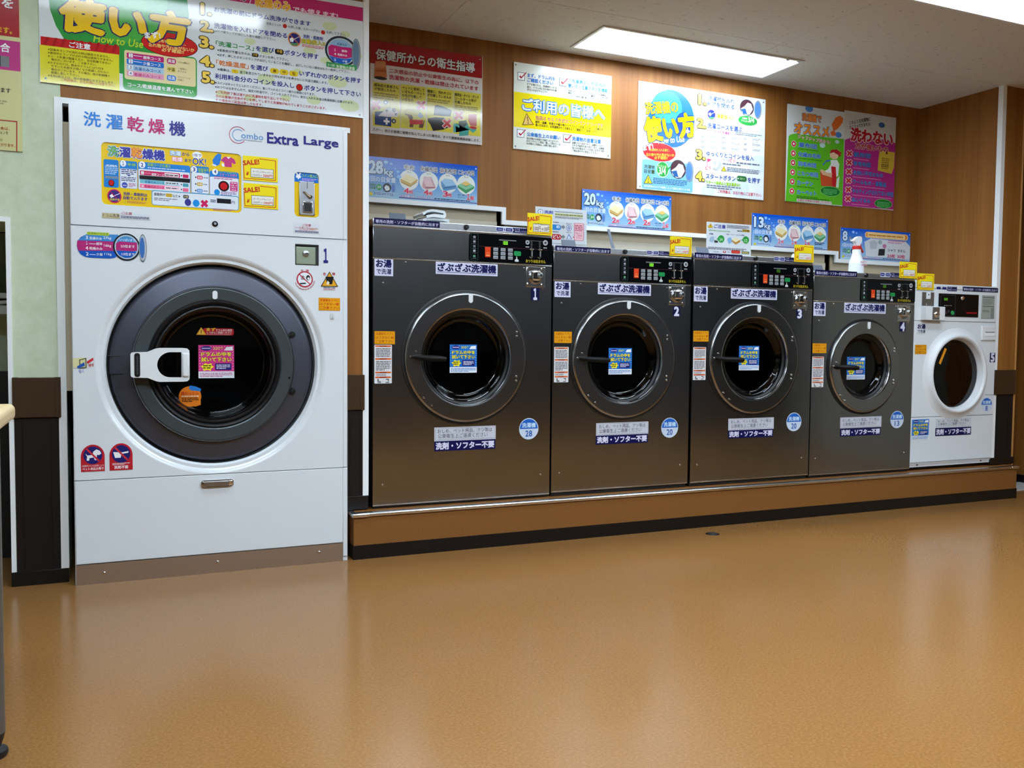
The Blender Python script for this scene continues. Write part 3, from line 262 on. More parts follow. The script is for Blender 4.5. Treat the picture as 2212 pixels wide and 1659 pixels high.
('P',((.1887,.1089),(.2235,.1372),(.2837,.1154),(.2805,.1002),(.2425,.0718),(.1919,.0915)),'#b48a3a',2.4),('P',((.1887,.111),(.2235,.1394),(.2837,.1176),(.2457,.0893)),'#f0e2b0',2.8),
('P',((.1919,.1002),(.2438,.0806),(.2824,.1067),(.2824,.11),(.2438,.0849),(.1919,.1045)),'#e8d08a',3),('P',((.3198,.135),(.3641,.135),(.3894,.0784),(.3293,.0653),(.3103,.0784)),'#d8a8ac',2.4),
('P',((.323,.1328),(.3609,.1328),(.3609,.1132),(.3166,.1089)),'#e6c8ca',2.8),('P',((.3198,.111),(.3609,.1154),(.3799,.0827),(.3325,.0784)),'#ecccce',3),
('P',((.3293,.0806),(.3799,.0827),(.3831,.0762),(.3293,.0729)),'#a87078',3.2),('P',((.4179,.1154),(.4401,.1328),(.4844,.1306),(.5098,.1002),(.5066,.0827),(.4338,.0631),(.4211,.0915)),'#6a9cc8',2.4),
('P',((.4211,.1176),(.4401,.1339),(.4844,.1306),(.5066,.1045),(.4464,.0915)),'#a4cdea',2.8),('P',((.4338,.0784),(.5066,.0936),(.5066,.098),(.4338,.0838)),'#3f6f9c',3),
('P',((.5148,.1002),(.5655,.1306),(.6161,.1023),(.613,.0915),(.5655,.061),(.518,.0893)),'#4f9a68',2.4),('P',((.5148,.1023),(.5655,.1306),(.6161,.1045),(.5655,.0806)),'#8ccca0',2.8),
('P',((.537,.1132),(.5655,.1306),(.594,.1154),(.5655,.1023)),'#e6c878',3.2),('P',((.537,.1132),(.5655,.1023),(.594,.1154),(.5655,.0991)),'#3a5a48',3),('T','4',.2077,.0359,.0272,.0283,'#f6e4ea',4,.08),
('T','4',.2077,.0359,.0272,.0283,'#d8385a',5,.03),('T','枚',.2362,.0359,.0234,.0196,'#f6e4ea',4,.08),('T','枚',.2362,.0359,.0234,.0196,'#d8385a',5,.03),('T','4',.3198,.0359,.0272,.0283,'#f6e4ea',4,.08),
('T','4',.3198,.0359,.0272,.0283,'#d8385a',5,.03),('T','枚',.3483,.0359,.0234,.0196,'#f6e4ea',4,.08),('T','枚',.3483,.0359,.0234,.0196,'#d8385a',5,.03),('T','3',.4306,.0359,.0272,.0283,'#f6e4ea',4,.08),
('T','3',.4306,.0359,.0272,.0283,'#d8385a',5,.03),('T','枚',.4591,.0359,.0234,.0196,'#f6e4ea',4,.08),('T','枚',.4591,.0359,.0234,.0196,'#d8385a',5,.03),('T','掛布・敷布',.5161,.0468,.0443,.0087,'#2c3a5a',3,.015),
('T','セットで',.5193,.0338,.038,.0087,'#2c3a5a',3,.015),('T','1',.5706,.0283,.0177,.0305,'#f6e4ea',4,.08),('T','1',.5706,.0283,.0177,.0305,'#d8385a',5,.03),
('T','組',.5921,.0294,.0222,.0218,'#f6e4ea',4,.08),('T','組',.5921,.0294,.0222,.0218,'#d8385a',5,.03),('R',.1805,.0098,.4528,.0039,'#4a2a8a',2),('T','上記数量はあくまで目安です',.1836,.0148,.1836,.0131,'#6a3a9a',4,.08),
('T','上記数量はあくまで目安です',.1836,.0148,.1836,.0131,'#eae6f6',5,.03),('D',.3799,.0163,.209,.0087,1,'#2c3a6a',3),('E',.0095,.2025,.0038,.0039,'#e8eef4',3),('E',.6237,.2025,.0038,.0039,'#e8eef4',3),
]),
'kg13':((3.7692,1.6205),.6366,.218,.7295,None,0,[
('G',0,0,.6366,.218,14,(20,86,206),(168,206,230),.6),('T','13',.0159,.1308,.0732,.0632,'#10203c',4,.095),('T','13',.0159,.1308,.0732,.0632,'#c6dcf4',5,.045),
('T','kg',.0987,.1156,.0478,.0436,'#10203c',4,.09),('T','kg',.0987,.1156,.0478,.0436,'#c6dcf4',5,.03),('E',.1082,.193,.0115,.0086,'#8fc8f4',2),('E',.1369,.1875,.0076,.0058,'#8fc8f4',2),
('E',.1592,.1635,.0045,.0034,'#8fc8f4',2),('E',.1751,.1483,.0076,.0058,'#8fc8f4',2),('E',.1814,.1221,.0127,.0096,'#8fc8f4',2),('T','1回の目安量',.0127,.0872,.1496,.0273,'#dcecfa',3,.025),
('T','洗濯物',.0191,.0621,.0318,.0131,'#4a7a34',3,.02),('T','目安量',.0191,.0469,.0318,.0131,'#4a7a34',3,.02),('E',.07,.0589,.0159,.0163,'#2f9a44',2.5),('T','3/4',.0605,.0512,.0191,.0153,'#f2f4f6',3,.02),
('E',.1146,.0589,.0236,.024,'#22303e',2.5),('P',((.0987,.0589),(.1082,.072),(.1241,.0676),(.1305,.0502),(.1178,.0414),(.105,.0436)),'#e8ecf2',3),('E',.1496,.0589,.0108,.0251,'#7090c0',2.8),
('E',.1483,.0589,.0076,.0196,'#5a80c8',3.2),('R',.0446,.0185,.1082,.0131,'#3a70b0',2),('D',.0478,.0131,.1082,.0218,3,'#dfeaf4',3),('P',((.0255,.0327),(.0395,.0131),(.0115,.0131)),'#e0d030',2.6),
('E',.2374,.109,.0541,.0534,'#eef1ea',1.6),('T','毛布',.2088,.1635,.0573,.0251,'#eef2f6',4,.11),('T','毛布',.2088,.1635,.0573,.0251,'#2a3446',5,.02),('T','なら',.226,.1472,.0229,.0087,'#5a6068',3,.01),
('E',.3501,.109,.0541,.0534,'#eef1ea',1.6),('T','化繊布団',.3024,.1635,.0955,.0251,'#eef2f6',4,.11),('T','化繊布団',.3024,.1635,.0955,.0251,'#2a3446',5,.02),('T','なら',.3387,.1472,.0229,.0087,'#5a6068',3,.01),
('E',.4615,.109,.0541,.0534,'#eef1ea',1.6),('T','羽毛布団',.4138,.1635,.0955,.0251,'#eef2f6',4,.11),('T','羽毛布団',.4138,.1635,.0955,.0251,'#2a3446',5,.02),('T','なら',.4501,.1472,.0229,.0087,'#5a6068',3,.01),
('E',.5685,.109,.0541,.0534,'#eef1ea',1.6),('T','こたつ布団',.5208,.1635,.0955,.0251,'#eef2f6',4,.11),('T','こたつ布団',.5208,.1635,.0955,.0251,'#2a3446',5,.02),
('T','なら',.557,.1472,.0229,.0087,'#5a6068',3,.01),('P',((.1897,.109),(.2247,.1374),(.2852,.1156),(.282,.1003),(.2438,.072),(.1929,.0916)),'#b48a3a',2.4),
('P',((.1897,.1112),(.2247,.1396),(.2852,.1177),(.247,.0894)),'#f0e2b0',2.8),('P',((.1929,.1003),(.2451,.0807),(.2839,.1069),(.2839,.1101),(.2451,.085),(.1929,.1047)),'#e8d08a',3),
('P',((.3215,.1352),(.366,.1352),(.3915,.0785),(.331,.0654),(.3119,.0785)),'#d8a8ac',2.4),('P',((.3247,.133),(.3629,.133),(.3629,.1134),(.3183,.109)),'#e6c8ca',2.8),
('P',((.3215,.1112),(.3629,.1156),(.382,.0829),(.3342,.0785)),'#ecccce',3),('P',((.331,.0807),(.382,.0829),(.3851,.0763),(.331,.0731)),'#a87078',3.2),('P',((.4202,.1156),(.4424,.133),(.487,.1308),(.5125,.1003),(.5093,.0829),(.4361,.0632),(.4233,.0916)),'#6a9cc8',2.4),
('P',((.4233,.1177),(.4424,.1341),(.487,.1308),(.5093,.1047),(.4488,.0916)),'#a4cdea',2.8),('P',((.4361,.0785),(.5093,.0938),(.5093,.0981),(.4361,.0839)),'#3f6f9c',3),
('P',((.5176,.1003),(.5685,.1308),(.6194,.1025),(.6162,.0916),(.5685,.0611),(.5208,.0894)),'#4f9a68',2.4),('P',((.5176,.1025),(.5685,.1308),(.6194,.1047),(.5685,.0807)),'#8ccca0',2.8),
('P',((.5398,.1134),(.5685,.1308),(.5971,.1156),(.5685,.1025)),'#e6c878',3.2),('P',((.5398,.1134),(.5685,.1025),(.5971,.1156),(.5685,.0992)),'#3a5a48',3),
('T','1',.2088,.036,.0274,.0284,'#f6e4ea',4,.08),('T','1',.2088,.036,.0274,.0284,'#d8385a',5,.03),('T','枚',.2374,.036,.0236,.0196,'#f6e4ea',4,.08),('T','枚',.2374,.036,.0236,.0196,'#d8385a',5,.03),
('T','1',.3215,.036,.0274,.0284,'#f6e4ea',4,.08),('T','1',.3215,.036,.0274,.0284,'#d8385a',5,.03),('T','枚',.3501,.036,.0236,.0196,'#f6e4ea',4,.08),('T','枚',.3501,.036,.0236,.0196,'#d8385a',5,.03),
('T','1',.4329,.036,.0274,.0284,'#f6e4ea',4,.08),('T','1',.4329,.036,.0274,.0284,'#d8385a',5,.03),('T','枚',.4615,.036,.0236,.0196,'#f6e4ea',4,.08),('T','枚',.4615,.036,.0236,.0196,'#d8385a',5,.03),
('D',.5239,.0393,.0828,.0218,2,'#2c3a5a',3),('R',.1814,.0098,.4552,.0039,'#4a2a8a',2),('T','上記数量はあくまで目安です',.1846,.0148,.1846,.0131,'#6a3a9a',4,.08),('T','上記数量はあくまで目安です',.1846,.0148,.1846,.0131,'#eae6f6',5,.03),
('D',.382,.0163,.2101,.0087,1,'#2c3a6a',3),('E',.0095,.2028,.0038,.0039,'#e8eef4',3),('E',.6271,.2028,.0038,.0039,'#e8eef4',3),
]),
'kg8':((4.5238,1.5767),.647,.2138,.7295,None,0,[
('G',0,0,.647,.2138,14,(20,86,206),(168,206,230),.6),('T','8',.0162,.1283,.0388,.062,'#10203c',4,.095),('T','8',.0162,.1283,.0388,.062,'#c6dcf4',5,.045),
('T','kg',.0776,.1133,.0485,.0428,'#10203c',4,.09),('T','kg',.0776,.1133,.0485,.0428,'#c6dcf4',5,.03),('E',.11,.1892,.0117,.0085,'#8fc8f4',2),('E',.1391,.1839,.0078,.0056,'#8fc8f4',2),
('E',.1618,.1603,.0045,.0033,'#8fc8f4',2),('E',.1779,.1454,.0078,.0056,'#8fc8f4',2),('E',.1844,.1197,.0129,.0094,'#8fc8f4',2),('T','1回の目安量',.0129,.0855,.152,.0267,'#dcecfa',3,.025),
('T','洗濯物',.0194,.0609,.0323,.0128,'#4a7a34',3,.02),('T','目安量',.0194,.046,.0323,.0128,'#4a7a34',3,.02),('E',.0712,.0577,.0162,.016,'#2f9a44',2.5),('T','3/4',.0615,.0502,.0194,.015,'#f2f4f6',3,.02),
('E',.1165,.0577,.0239,.0235,'#22303e',2.5),('P',((.1003,.0577),(.11,.0706),(.1262,.0663),(.1326,.0492),(.1197,.0406),(.1068,.0428)),'#e8ecf2',3),('E',.152,.0577,.011,.0246,'#7090c0',2.8),
('E',.1508,.0577,.0078,.0192,'#5a80c8',3.2),('R',.0453,.0182,.11,.0128,'#3a70b0',2),('D',.0485,.0128,.11,.0214,3,'#dfeaf4',3),('P',((.0259,.0321),(.0401,.0128),(.0117,.0128)),'#e0d030',2.6),
('P',((.2329,.0299),(.2135,.1283),(.2717,.1539),(.6017,.1497),(.647,.1176),(.647,.0299),(.5823,.0214),(.4529,.0299)),'#d6dce2',1.6),('R',.2168,.1571,.4076,.0417,'#f2e4c0',2,.02),
('R',.2232,.1603,.3947,.0353,'#e08a34',2.4,.0169),('R',.2394,.1625,.3559,.031,'#f0d49a',2.6,.0062),('D',.2523,.1689,.3235,.0192,1,'#c8862c',3),('P',((.2588,.1325),(.3041,.1454),(.3365,.1283),(.3235,.0855),(.2717,.0812)),'#b8c4cc',2.4),
('E',.3591,.1325,.0181,.015,'#9ab0b4',2.4),('P',((.3429,.0385),(.4044,.0428),(.4076,.0898),(.3494,.0855)),'#2a3036',2.6),('E',.4012,.1069,.0181,.015,'#c07aa0',2.8),
('D',.4335,.1283,.1618,.0256,2,'#c886a8',3),('T','シャツ',.4335,.0706,.0744,.0214,'#4a5058',4,.03),('T','タオル',.5273,.0706,.0712,.0214,'#4a5058',4,.03),('T','20枚',.4303,.0278,.0744,.0278,'#c84a72',4,.03),
('T','30枚',.5241,.0278,.0744,.0278,'#c84a72',4,.03),('R',.1844,.0096,.4626,.0039,'#4a2a8a',2),('T','上記数量はあくまで目安です',.1876,.0145,.1876,.0128,'#6a3a9a',4,.08),
('T','上記数量はあくまで目安です',.1876,.0145,.1876,.0128,'#eae6f6',5,.03),('D',.3882,.016,.2135,.0086,1,'#2c3a6a',3),('E',.0097,.1988,.0039,.0039,'#e8eef4',3),('E',.6373,.1988,.0039,.0039,'#e8eef4',3),
]),
'detergent':((2.1059,1.5378),.3196,.1979,.5,None,0,[
('E',.0302,.1701,.0168,.015,'#3a6a9a',2),('E',.0302,.1701,.0138,.0123,'#f2f4f6',2.5),('T','i',.0266,.1624,.0073,.015,'#3a6a9a',3,.03),('T','洗剤',.0532,.1626,.0541,.017,'#3a52b0',3,.03),
('D',.118,.1746,.1734,.006,1,'#6a6a6a',3),('R',.1192,.1553,.1757,.0151,'#d6d8a8',2),('D',.1213,.1577,.1719,.0099,1,'#7a7a4a',3),('D',.12,.1416,.1719,.011,2,'#7a7a7a',3),
('R',.0061,.0044,.3071,.1175,'#d4d8dc',1.5),('D',.1079,.1147,.0349,.0077,1,'#4a4a52',3),('R',.0651,.0763,.0932,.0296,'#2f86cc',2,.0133),('T','め',.1285,.0864,.0219,.0166,'#e4f0fa',3,.03),
('D',.1039,.0621,.0396,.0077,1,'#4a4a52',3),('R',.0657,.0233,.0948,.0302,'#b0222a',2,.0136),('T','ひどい',.0811,.0296,.0731,.0193,'#f6e8e8',3,.03),('P',((.1595,.1013),(.1689,.1018),(.1688,.1087),(.1847,.0953),(.1692,.081),(.1691,.088),(.1597,.0874)),'#7e868a',2),
('P',((.1602,.0473),(.1696,.0478),(.1695,.0547),(.1854,.0412),(.1699,.027),(.1698,.034),(.1604,.0334)),'#7e868a',2),('T','泡立ち',.1892,.1105,.0331,.0089,'#4a4a52',3,.01),
('E',.2068,.0921,.0164,.0167,'#3a5a9a',2.5),('E',.2068,.0922,.0132,.0133,'#f2f4f6',3),('E',.2068,.0922,.0088,.0092,'#3a5a9a',3.4),('E',.2068,.0922,.0038,.0039,'#f2f4f6',3.8),
('T','泡立ち',.1914,.0629,.0316,.0089,'#4a4a52',3,.01),('P',((.2072,.0597),(.2266,.0315),(.1919,.0296)),'#3a5a9a',2.5),('P',((.2073,.0533),(.2212,.0329),(.1966,.0315)),'#d8e0ec',3),
('R',.2394,.0252,.0622,.0975,'#c04a60',2,.0075),('R',.2419,.0273,.0571,.0933,'#f0c4cc',2.4,.0057),('P',((.2422,.0491),(.2312,.0415),(.2424,.0379)),'#c04a60',2),
('D',.245,.0771,.051,.0362,4,'#c04a60',3),('T','安心して',.2484,.062,.0415,.0095,'#c03a54',3,.02),('T','ご利用',.2534,.0483,.0357,.01,'#c03a54',3,.02),('T','下さい!',.2535,.0357,.0367,.0095,'#c03a54',3,.02),
]),
'caution':((3.2453,1.5264),.3324,.1969,.5,None,0,[
('P',((.025,.1913),(.0456,.1638),(.0075,.159)),'#d8a020',2),('P',((.0252,.185),(.0394,.1659),(.0135,.1628)),'#f0c83a',2.5),('L',((.0256,.1788),(.0262,.1701)),.004,'#7a4a10',3),
('P',((.0026,.1737),(.0147,.1769),(.0119,.1667)),'#e0b030',2.2),('T','ご注意',.0512,.1628,.0857,.022,'#3a3aa0',3,.03),('D',.1476,.1673,.1657,.0214,4,'#6a6a78',3),
('D',.014,.1431,.1562,.0075,1,'#6aa85a',3),('D',.2233,.1503,.038,.0091,1,'#3a3a2a',3),('R',.2629,.1508,.0573,.0158,'#c8a84a',2),('T','目安量',.2691,.1537,.0446,.0112,'#6a4a1a',3,.02),
('T','衣類',.0167,.1208,.03,.01,'#3a3a7a',3,.02),('T','寝具・マット・などの大物類',.1456,.1256,.1338,.0091,'#3a3a7a',3,.02),('P',((.0256,.1051),(.0499,.1139),(.0566,.0918),(.0448,.0736),(.017,.0821)),'#a8c0d4',2),
('P',((.0551,.0892),(.0814,.0881),(.0832,.0756),(.057,.0742)),'#3a4040',2.2),('E',.0654,.1098,.0086,.0085,'#d0dae2',2.4),('P',((.1539,.1071),(.1803,.1136),(.1873,.0836),(.1657,.0724),(.1527,.0919)),'#8ab4dc',2),
('P',((.1838,.0986),(.2117,.1154),(.2499,.1022),(.2487,.0894),(.216,.0712),(.1856,.0886)),'#b8893a',2.2),('P',((.1838,.0986),(.2116,.1159),(.2499,.1022),(.2156,.0851)),'#f0e4bc',2.6),
('E',.1059,.0994,.0256,.0241,'#e8f4e8',2.6),('E',.1059,.0994,.0241,.0226,'#2f9a44',3.1),('P',((.084,.1058),(.0689,.0949),(.0874,.0934)),'#2f9a44',3),('T','3/4',.0944,.0863,.0226,.0188,'#c8f0c0',3.6,.02),
('E',.2912,.1032,.0263,.0244,'#e8f4e8',2.6),('E',.2912,.1032,.0248,.0229,'#2f9a44',3.1),('P',((.2687,.1096),(.2532,.0986),(.2722,.0971)),'#2f9a44',3),('T','1/2',.2794,.0898,.0233,.0191,'#c8f0c0',3.6,.02),
('D',.012,.0343,.2874,.015,2,'#5a5a60',3),('D',.0492,.0174,.0401,.006,1,'#7a7aa0',3),('E',.1326,.0227,.0118,.0071,'#c03a3a',2.5),('E',.1326,.024,.005,.0035,'#f2f4f6',3),
('D',.153,.0199,.0219,.0061,1,'#7a7aa0',3),('R',.1828,.017,.0678,.019,'#c8302c',2,.0091),('R',.189,.0191,.0552,.0139,'#d84a3c',2.4,.0067),('R',.2617,.0175,.0574,.0153,'#3a4034',2),
('R',.2648,.0194,.051,.0107,'#b0a86a',2.4),
]),
'sale':((.4983,1.6685),.1435,.1024,0,None,0,[
('R',.0006,.0001,.1429,.104,'#f0dc1c',.5),('L',((.0679,.0937),(.135,.0909),(.1334,.0076),(.0046,.0073),(.0019,.0632)),.0028,'#c63a22',2),('T','SALE!',-.0002,.0661,.0661,.0189,'#c63a22',3,.04,9),
('R',.0309,.0136,.0953,.0395,'#4a4a44',2),('R',.0328,.0156,.0915,.0357,'#e8e6e0',2.4),('T','¥',.0124,.0199,.0123,.0158,'#c63a22',3,.03,0,.3),
]),
'ctrlpanel':((-.0452,1.5286),.5366,.2458,.004,None,0,[
('T','洗濯乾燥機',.0244,.1928,.2106,.0399,'#dfe9f2',4,.09),('T','洗濯乾燥機',.0244,.1928,.2106,.0399,'#3a3a9a',5,.04),('T','洗',.0244,.1937,.0369,.0383,'#3a8ac8',5.4,.055),
('T','洗',.0244,.1937,.0369,.0383,'#7ab04a',6.4,.03),('T','乾',.1104,.1958,.0391,.0387,'#d84a5a',5.4,.06),('T','乾',.1104,.1958,.0391,.0387,'#e8a02a',6.4,.03),
('T','洗濯',.2553,.2173,.042,.018,'#4a9ad8',4,.09),('T','洗濯',.2553,.2173,.042,.018,'#e8f2fa',5,.03),('T','から',.302,.2193,.0282,.0138,'#3a3a8a',4,.02),('T','乾燥',.2644,.1935,.0389,.0181,'#e06a8a',4,.09),
('T','乾燥',.2644,.1935,.0389,.0181,'#fae8ee',5,.03),('T','まで',.3127,.1946,.0252,.0132,'#3a3a8a',4,.02),('E',.3609,.226,.0197,.0149,'#f2f4f6',3),('T','1台で',.3444,.2205,.0333,.0119,'#3a3a8a',4,.02),
('T','OK!',.3425,.1873,.0524,.0265,'#f4f0c8',4,.05),('T','OK!',.3425,.1873,.0524,.0265,'#2a3a9a',5,.02),('R',.0082,.0691,.0546,.1102,'#1f7ccc',2,.0066),
('D',.0132,.1199,.0463,.0352,5,'#a8cbe8',3),('R',.013,.104,.0472,.0102,'#7a8a9a',3),('E',.0355,.0866,.0112,.0135,'#3a0a0a',3),('E',.0355,.0878,.0089,.0109,'#c41a1e',3.5),
('D',.018,.1523,.0383,.008,1,'#c8dcf0',3),('R',.0666,.0698,.065,.1094,'#1f7ccc',2,.0065),('R',.0684,.0705,.0617,.0772,'#dfe6ee',2.5,.0049),('E',.0797,.168,.0113,.0129,'#f2f4f6',3),
('T','1',.0766,.1613,.006,.0141,'#27348b',4,.03),('T','準備',.0951,.1606,.03,.0103,'#9ac83a',4,.02),('D',.0723,.1249,.0554,.0225,3,'#4a4a78',3),('P',((.0902,.1248),(.1096,.1241),(.1,.1182)),'#3a3a8a',3),
('D',.072,.0975,.0554,.0193,3,'#4a4a78',3),('E',.0844,.0824,.0107,.0116,'#4a52b0',3),('D',.0777,.0787,.0134,.0045,1,'#f2f4f6',3.6),('D',.0986,.0755,.027,.0178,4,'#b05a90',3),
('R',.1346,.0685,.1991,.1118,'#1f7ccc',2,.0078),('R',.1364,.0693,.1954,.0827,'#dfe6ee',2.5,.005),('E',.1499,.1687,.0121,.0136,'#f2f4f6',3),('T','2',.1456,.1608,.0088,.0149,'#27348b',4,.03),
('T','洗濯コースを選ぶ',.1698,.1656,.0881,.0117,'#9ac83a',4,.025),('D',.1704,.1559,.1436,.0072,1,'#c8dcf0',3),('R',.1413,.1281,.1521,.0178,'#c8245e',3,.0027),('R',.1458,.131,.0106,.0117,'#f2f4f6',3.4,.0011),
('T','1',.1495,.133,.0036,.0084,'#7a2a4a',4,.02),('T','標準コース',.1853,.1285,.046,.0104,'#f2f4f6',4,.02),('R',.1595,.1361,.0228,.0016,'#f0c0d0',4),('R',.2344,.1303,.0543,.0124,'#f0e4ea',3.4),
('D',.2375,.1315,.0481,.0085,1,'#5a3a4a',4),('P',((.1391,.1266),(.3326,.1268),(.3309,.1101),(.1396,.1111)),'#16161a',4.5),('R',.1409,.095,.1521,.0162,'#7ac0d0',3,.0024),
('T','洗濯のみコース',.1591,.0958,.0734,.0111,'#2a5a9a',4,.02),('R',.2341,.0975,.0584,.0131,'#dfe8ee',3.4),('D',.2387,.0988,.0481,.0085,1,'#5a5a6a',4),('R',.1407,.0761,.1522,.0162,'#f07aa0',3,.0024),
('T','4',.1468,.0786,.0076,.0104,'#f2f4f6',4,.02),('T','乾燥のみコース',.1589,.0776,.0734,.0111,'#c01a5a',4,.02),('R',.2339,.0768,.0584,.0131,'#f6e4ea',3.4),('D',.2385,.0791,.0481,.0085,1,'#6a5a6a',4),
('R',.3043,.1288,.022,.0145,'#c8245e',3,.0029),('E',.2991,.1373,.0025,.003,'#2a1a3a',3.4),('R',.304,.0925,.022,.0146,'#4a9ab0',3,.0029),('E',.2988,.101,.0025,.003,'#2a1a3a',3.4),
('R',.3038,.0726,.022,.0146,'#e86a94',3,.0029),('E',.2986,.0811,.0025,.003,'#2a1a3a',3.4),('R',.3362,.0708,.0713,.1111,'#1f7ccc',2,.0071),('R',.3381,.0716,.0678,.0829,'#dfe6ee',2.5,.0054),
('E',.3481,.1669,.012,.0139,'#f2f4f6',3),('T','3',.3439,.1593,.0089,.0152,'#27348b',4,.03),('T','乾燥温度',.3645,.1643,.0414,.0106,'#9ac83a',4,.02),('T','を選ぶ',.3654,.1554,.0293,.01,'#9ac83a',4,.02),
('R',.3595,.1284,.0223,.0146,'#d8285a',3,.0044),('T','高温',.3627,.1313,.0159,.0086,'#f2f4f6',4,.02),('E',.3548,.1353,.0029,.0033,'#2a1a3a',3.4),('D',.385,.1331,.0185,.0067,1,'#7a7a98',3),
('R',.3593,.1008,.0223,.0146,'#c8a83a',3,.0044),('T','中温',.3624,.1037,.0159,.0086,'#f2f4f6',4,.02),('E',.3545,.1077,.0029,.0033,'#2a1a3a',3.4),('D',.3847,.1054,.0185,.0067,1,'#7a7a98',3),
('R',.359,.0741,.0223,.0146,'#2a8ad8',3,.0044),('T','低温',.3622,.077,.0159,.0087,'#f2f4f6',4,.02),('E',.3543,.0811,.0029,.0033,'#2a1a3a',3.4),('D',.3845,.0787,.0186,.0067,1,'#7a7a98',3),
('P',((.4254,.1946),(.4207,.2109),(.4337,.2321),(.4467,.2433),(.4547,.2273),(.4496,.1967),(.4367,.1889)),'#2a7ad0',3),('P',((.4206,.1975),(.4367,.1922),(.435,.1871),(.4206,.1892)),'#f2f4f6',3.4),
('R',.1841,.0103,.342,.0604,'#4a9ac0',2.8,.0091),('R',.1866,.0121,.3369,.0549,'#dde5ec',2.9,.0077),('T','柔軟剤が',.1937,.0486,.043,.0118,'#3a3a4a',4,.02),
('R',.2382,.0463,.0248,.0145,'#c8a83a',3,.0043),('T','な方',.2646,.0463,.0187,.0119,'#3a3a4a',4,.02),('T','▶',.288,.0473,.0063,.0092,'#2a2a3a',4),('R',.3052,.0453,.022,.0146,'#3a3a4a',3,.0044),
('T','不要',.3083,.0478,.0157,.0086,'#d8c88a',4,.02),('D',.1935,.029,.0896,.0131,2,'#7a7a8a',3),('E',.3233,.03,.0126,.0149,'#3a3a8a',3),('E',.3555,.029,.0133,.015,'#1f8ad8',3),
('P',((.3725,.0363),(.3806,.0453),(.4035,.0228),(.3954,.0138)),'#c8245e',3.15),('P',((.3724,.0207),(.3804,.0128),(.4036,.0385),(.3956,.0464)),'#c8245e',3.3),
('D',.4114,.0363,.0225,.0134,2,'#3a3a6a',3),('E',.0461,.0354,.0261,.0277,'#c8285a',3),('E',.0461,.0354,.0219,.0232,'#3a2a7a',3.4),('P',((.0284,.0363),(.0373,.0434),(.0446,.0327),(.0341,.0271)),'#f2f4f6',4),
('L',((.0401,.034),(.0655,.0471)),.002,'#f2f4f6',4.2),('L',((.0301,.0541),(.0622,.0179)),.002,'#c8285a',4.3),('T','洗剤不要',.0287,.0171,.0364,.009,'#e8d84a',5,.02),
('T','洗剤・柔軟剤は',.0788,.0417,.0888,.0129,'#3a3a8a',4,.025),('T','自動で入ります',.0786,.0249,.0898,.0136,'#3a3a8a',4,.025),('P',((.0839,.0211),(.0889,.0108),(.0785,.0107)),'#d0c83a',3),
('D',.0928,.011,.073,.0097,2,'#d08a4a',3),('P',((.4231,.1961),(.4307,.2217),(.4414,.2382),(.4564,.2396),(.4547,.2145),(.441,.1915),(.4245,.1885)),'#2a7ad0',3),
('P',((.4547,.2145),(.4684,.2298),(.4835,.2312),(.4941,.2306),(.5093,.2226),(.5153,.2074),(.5077,.202),(.4986,.2091),(.4984,.1887),(.4681,.1892),(.4682,.2064),(.4577,.2117)),'#c03a80',3),
('P',((.4775,.2306),(.4941,.2306),(.485,.222)),'#f2f4f6',3.6),('P',((.4577,.2039),(.4682,.2001),(.4696,.1878),(.4591,.19)),'#f2f4f6',3.5),('R',.4095,.0596,.1172,.109,'#1f7ccc',2.1,.0087),
('R',.4107,.0607,.1144,.0825,'#dfe6ee',2.6,.005),('E',.4312,.1642,.0114,.0125,'#f2f4f6',3),('T','4',.427,.1576,.009,.0143,'#27348b',4,.03),('T','コインを投入し',.4474,.1624,.0691,.0112,'#9ac83a',4,.02),
('T','スタートを押す',.4482,.15,.0728,.0106,'#e07aa0',4,.02),('D',.4271,.1342,.0924,.014,2,'#b05a80',3),('E',.4655,.1076,.0218,.0219,'#241016',3),('E',.4655,.1076,.0145,.015,'#c41a1e',3.5),
('R',.4911,.0892,.0305,.0393,'#c8287a',3,.0024),('D',.495,.1209,.0238,.0057,1,'#f2f4f6',3.6),('T','スタート',.4949,.1099,.0238,.0082,'#f2f4f6',4,.02),('T','ボタン',.4964,.1006,.0198,.0082,'#f2f4f6',4,.02),
('D',.4963,.0921,.0198,.005,1,'#f2f4f6',3.6),('E',.4382,.0805,.0114,.0125,'#1f8ad8',3),('D',.4537,.0692,.0638,.0172,3,'#8a6aa8',3),('R',.4375,.0357,.0569,.0194,'#1c1c22',3.5),
('T','円',.4969,.0362,.0122,.012,'#3a3a7a',4,.02),('D',.4219,.0371,.0105,.0125,2,'#3a3a6a',3),('D',.4217,.0043,.0878,.0094,2,'#b06a94',3),
]),
'coinunit':((.7123,1.5297),.106,.1908,.004,None,0,[
('R',.0004,.1498,.1035,.0436,'#1f6fc8',1),('T','¥',.0076,.1623,.0204,.0252,'#f2f4f6',3,.04),('T','コイン投入口',.0321,.1718,.0692,.0136,'#9ac83a',3,.025),('D',.0328,.1557,.0669,.0123,2,'#c8a0e0',3),
]),
'brand_title':((-.1065,1.8307),.3761,.0567,-.0012,None,1,[
('T','洗',.0006,.0001,.0607,.056,'#2f7fd4',1,.02),('T','濯',.0797,-.0027,.061,.0566,'#2f7fd4',1,.02),('T','乾',.1579,-.0032,.0606,.0571,'#b8226a',1,.02),('T','燥',.2375,-.004,.0602,.0576,'#b8226a',1,.02),
('T','機',.3149,-.0043,.0612,.0571,'#2a2a84',1,.02),
]),
'combo_logo':((.4426,1.8201),.4611,.0655,-.0012,None,1,[
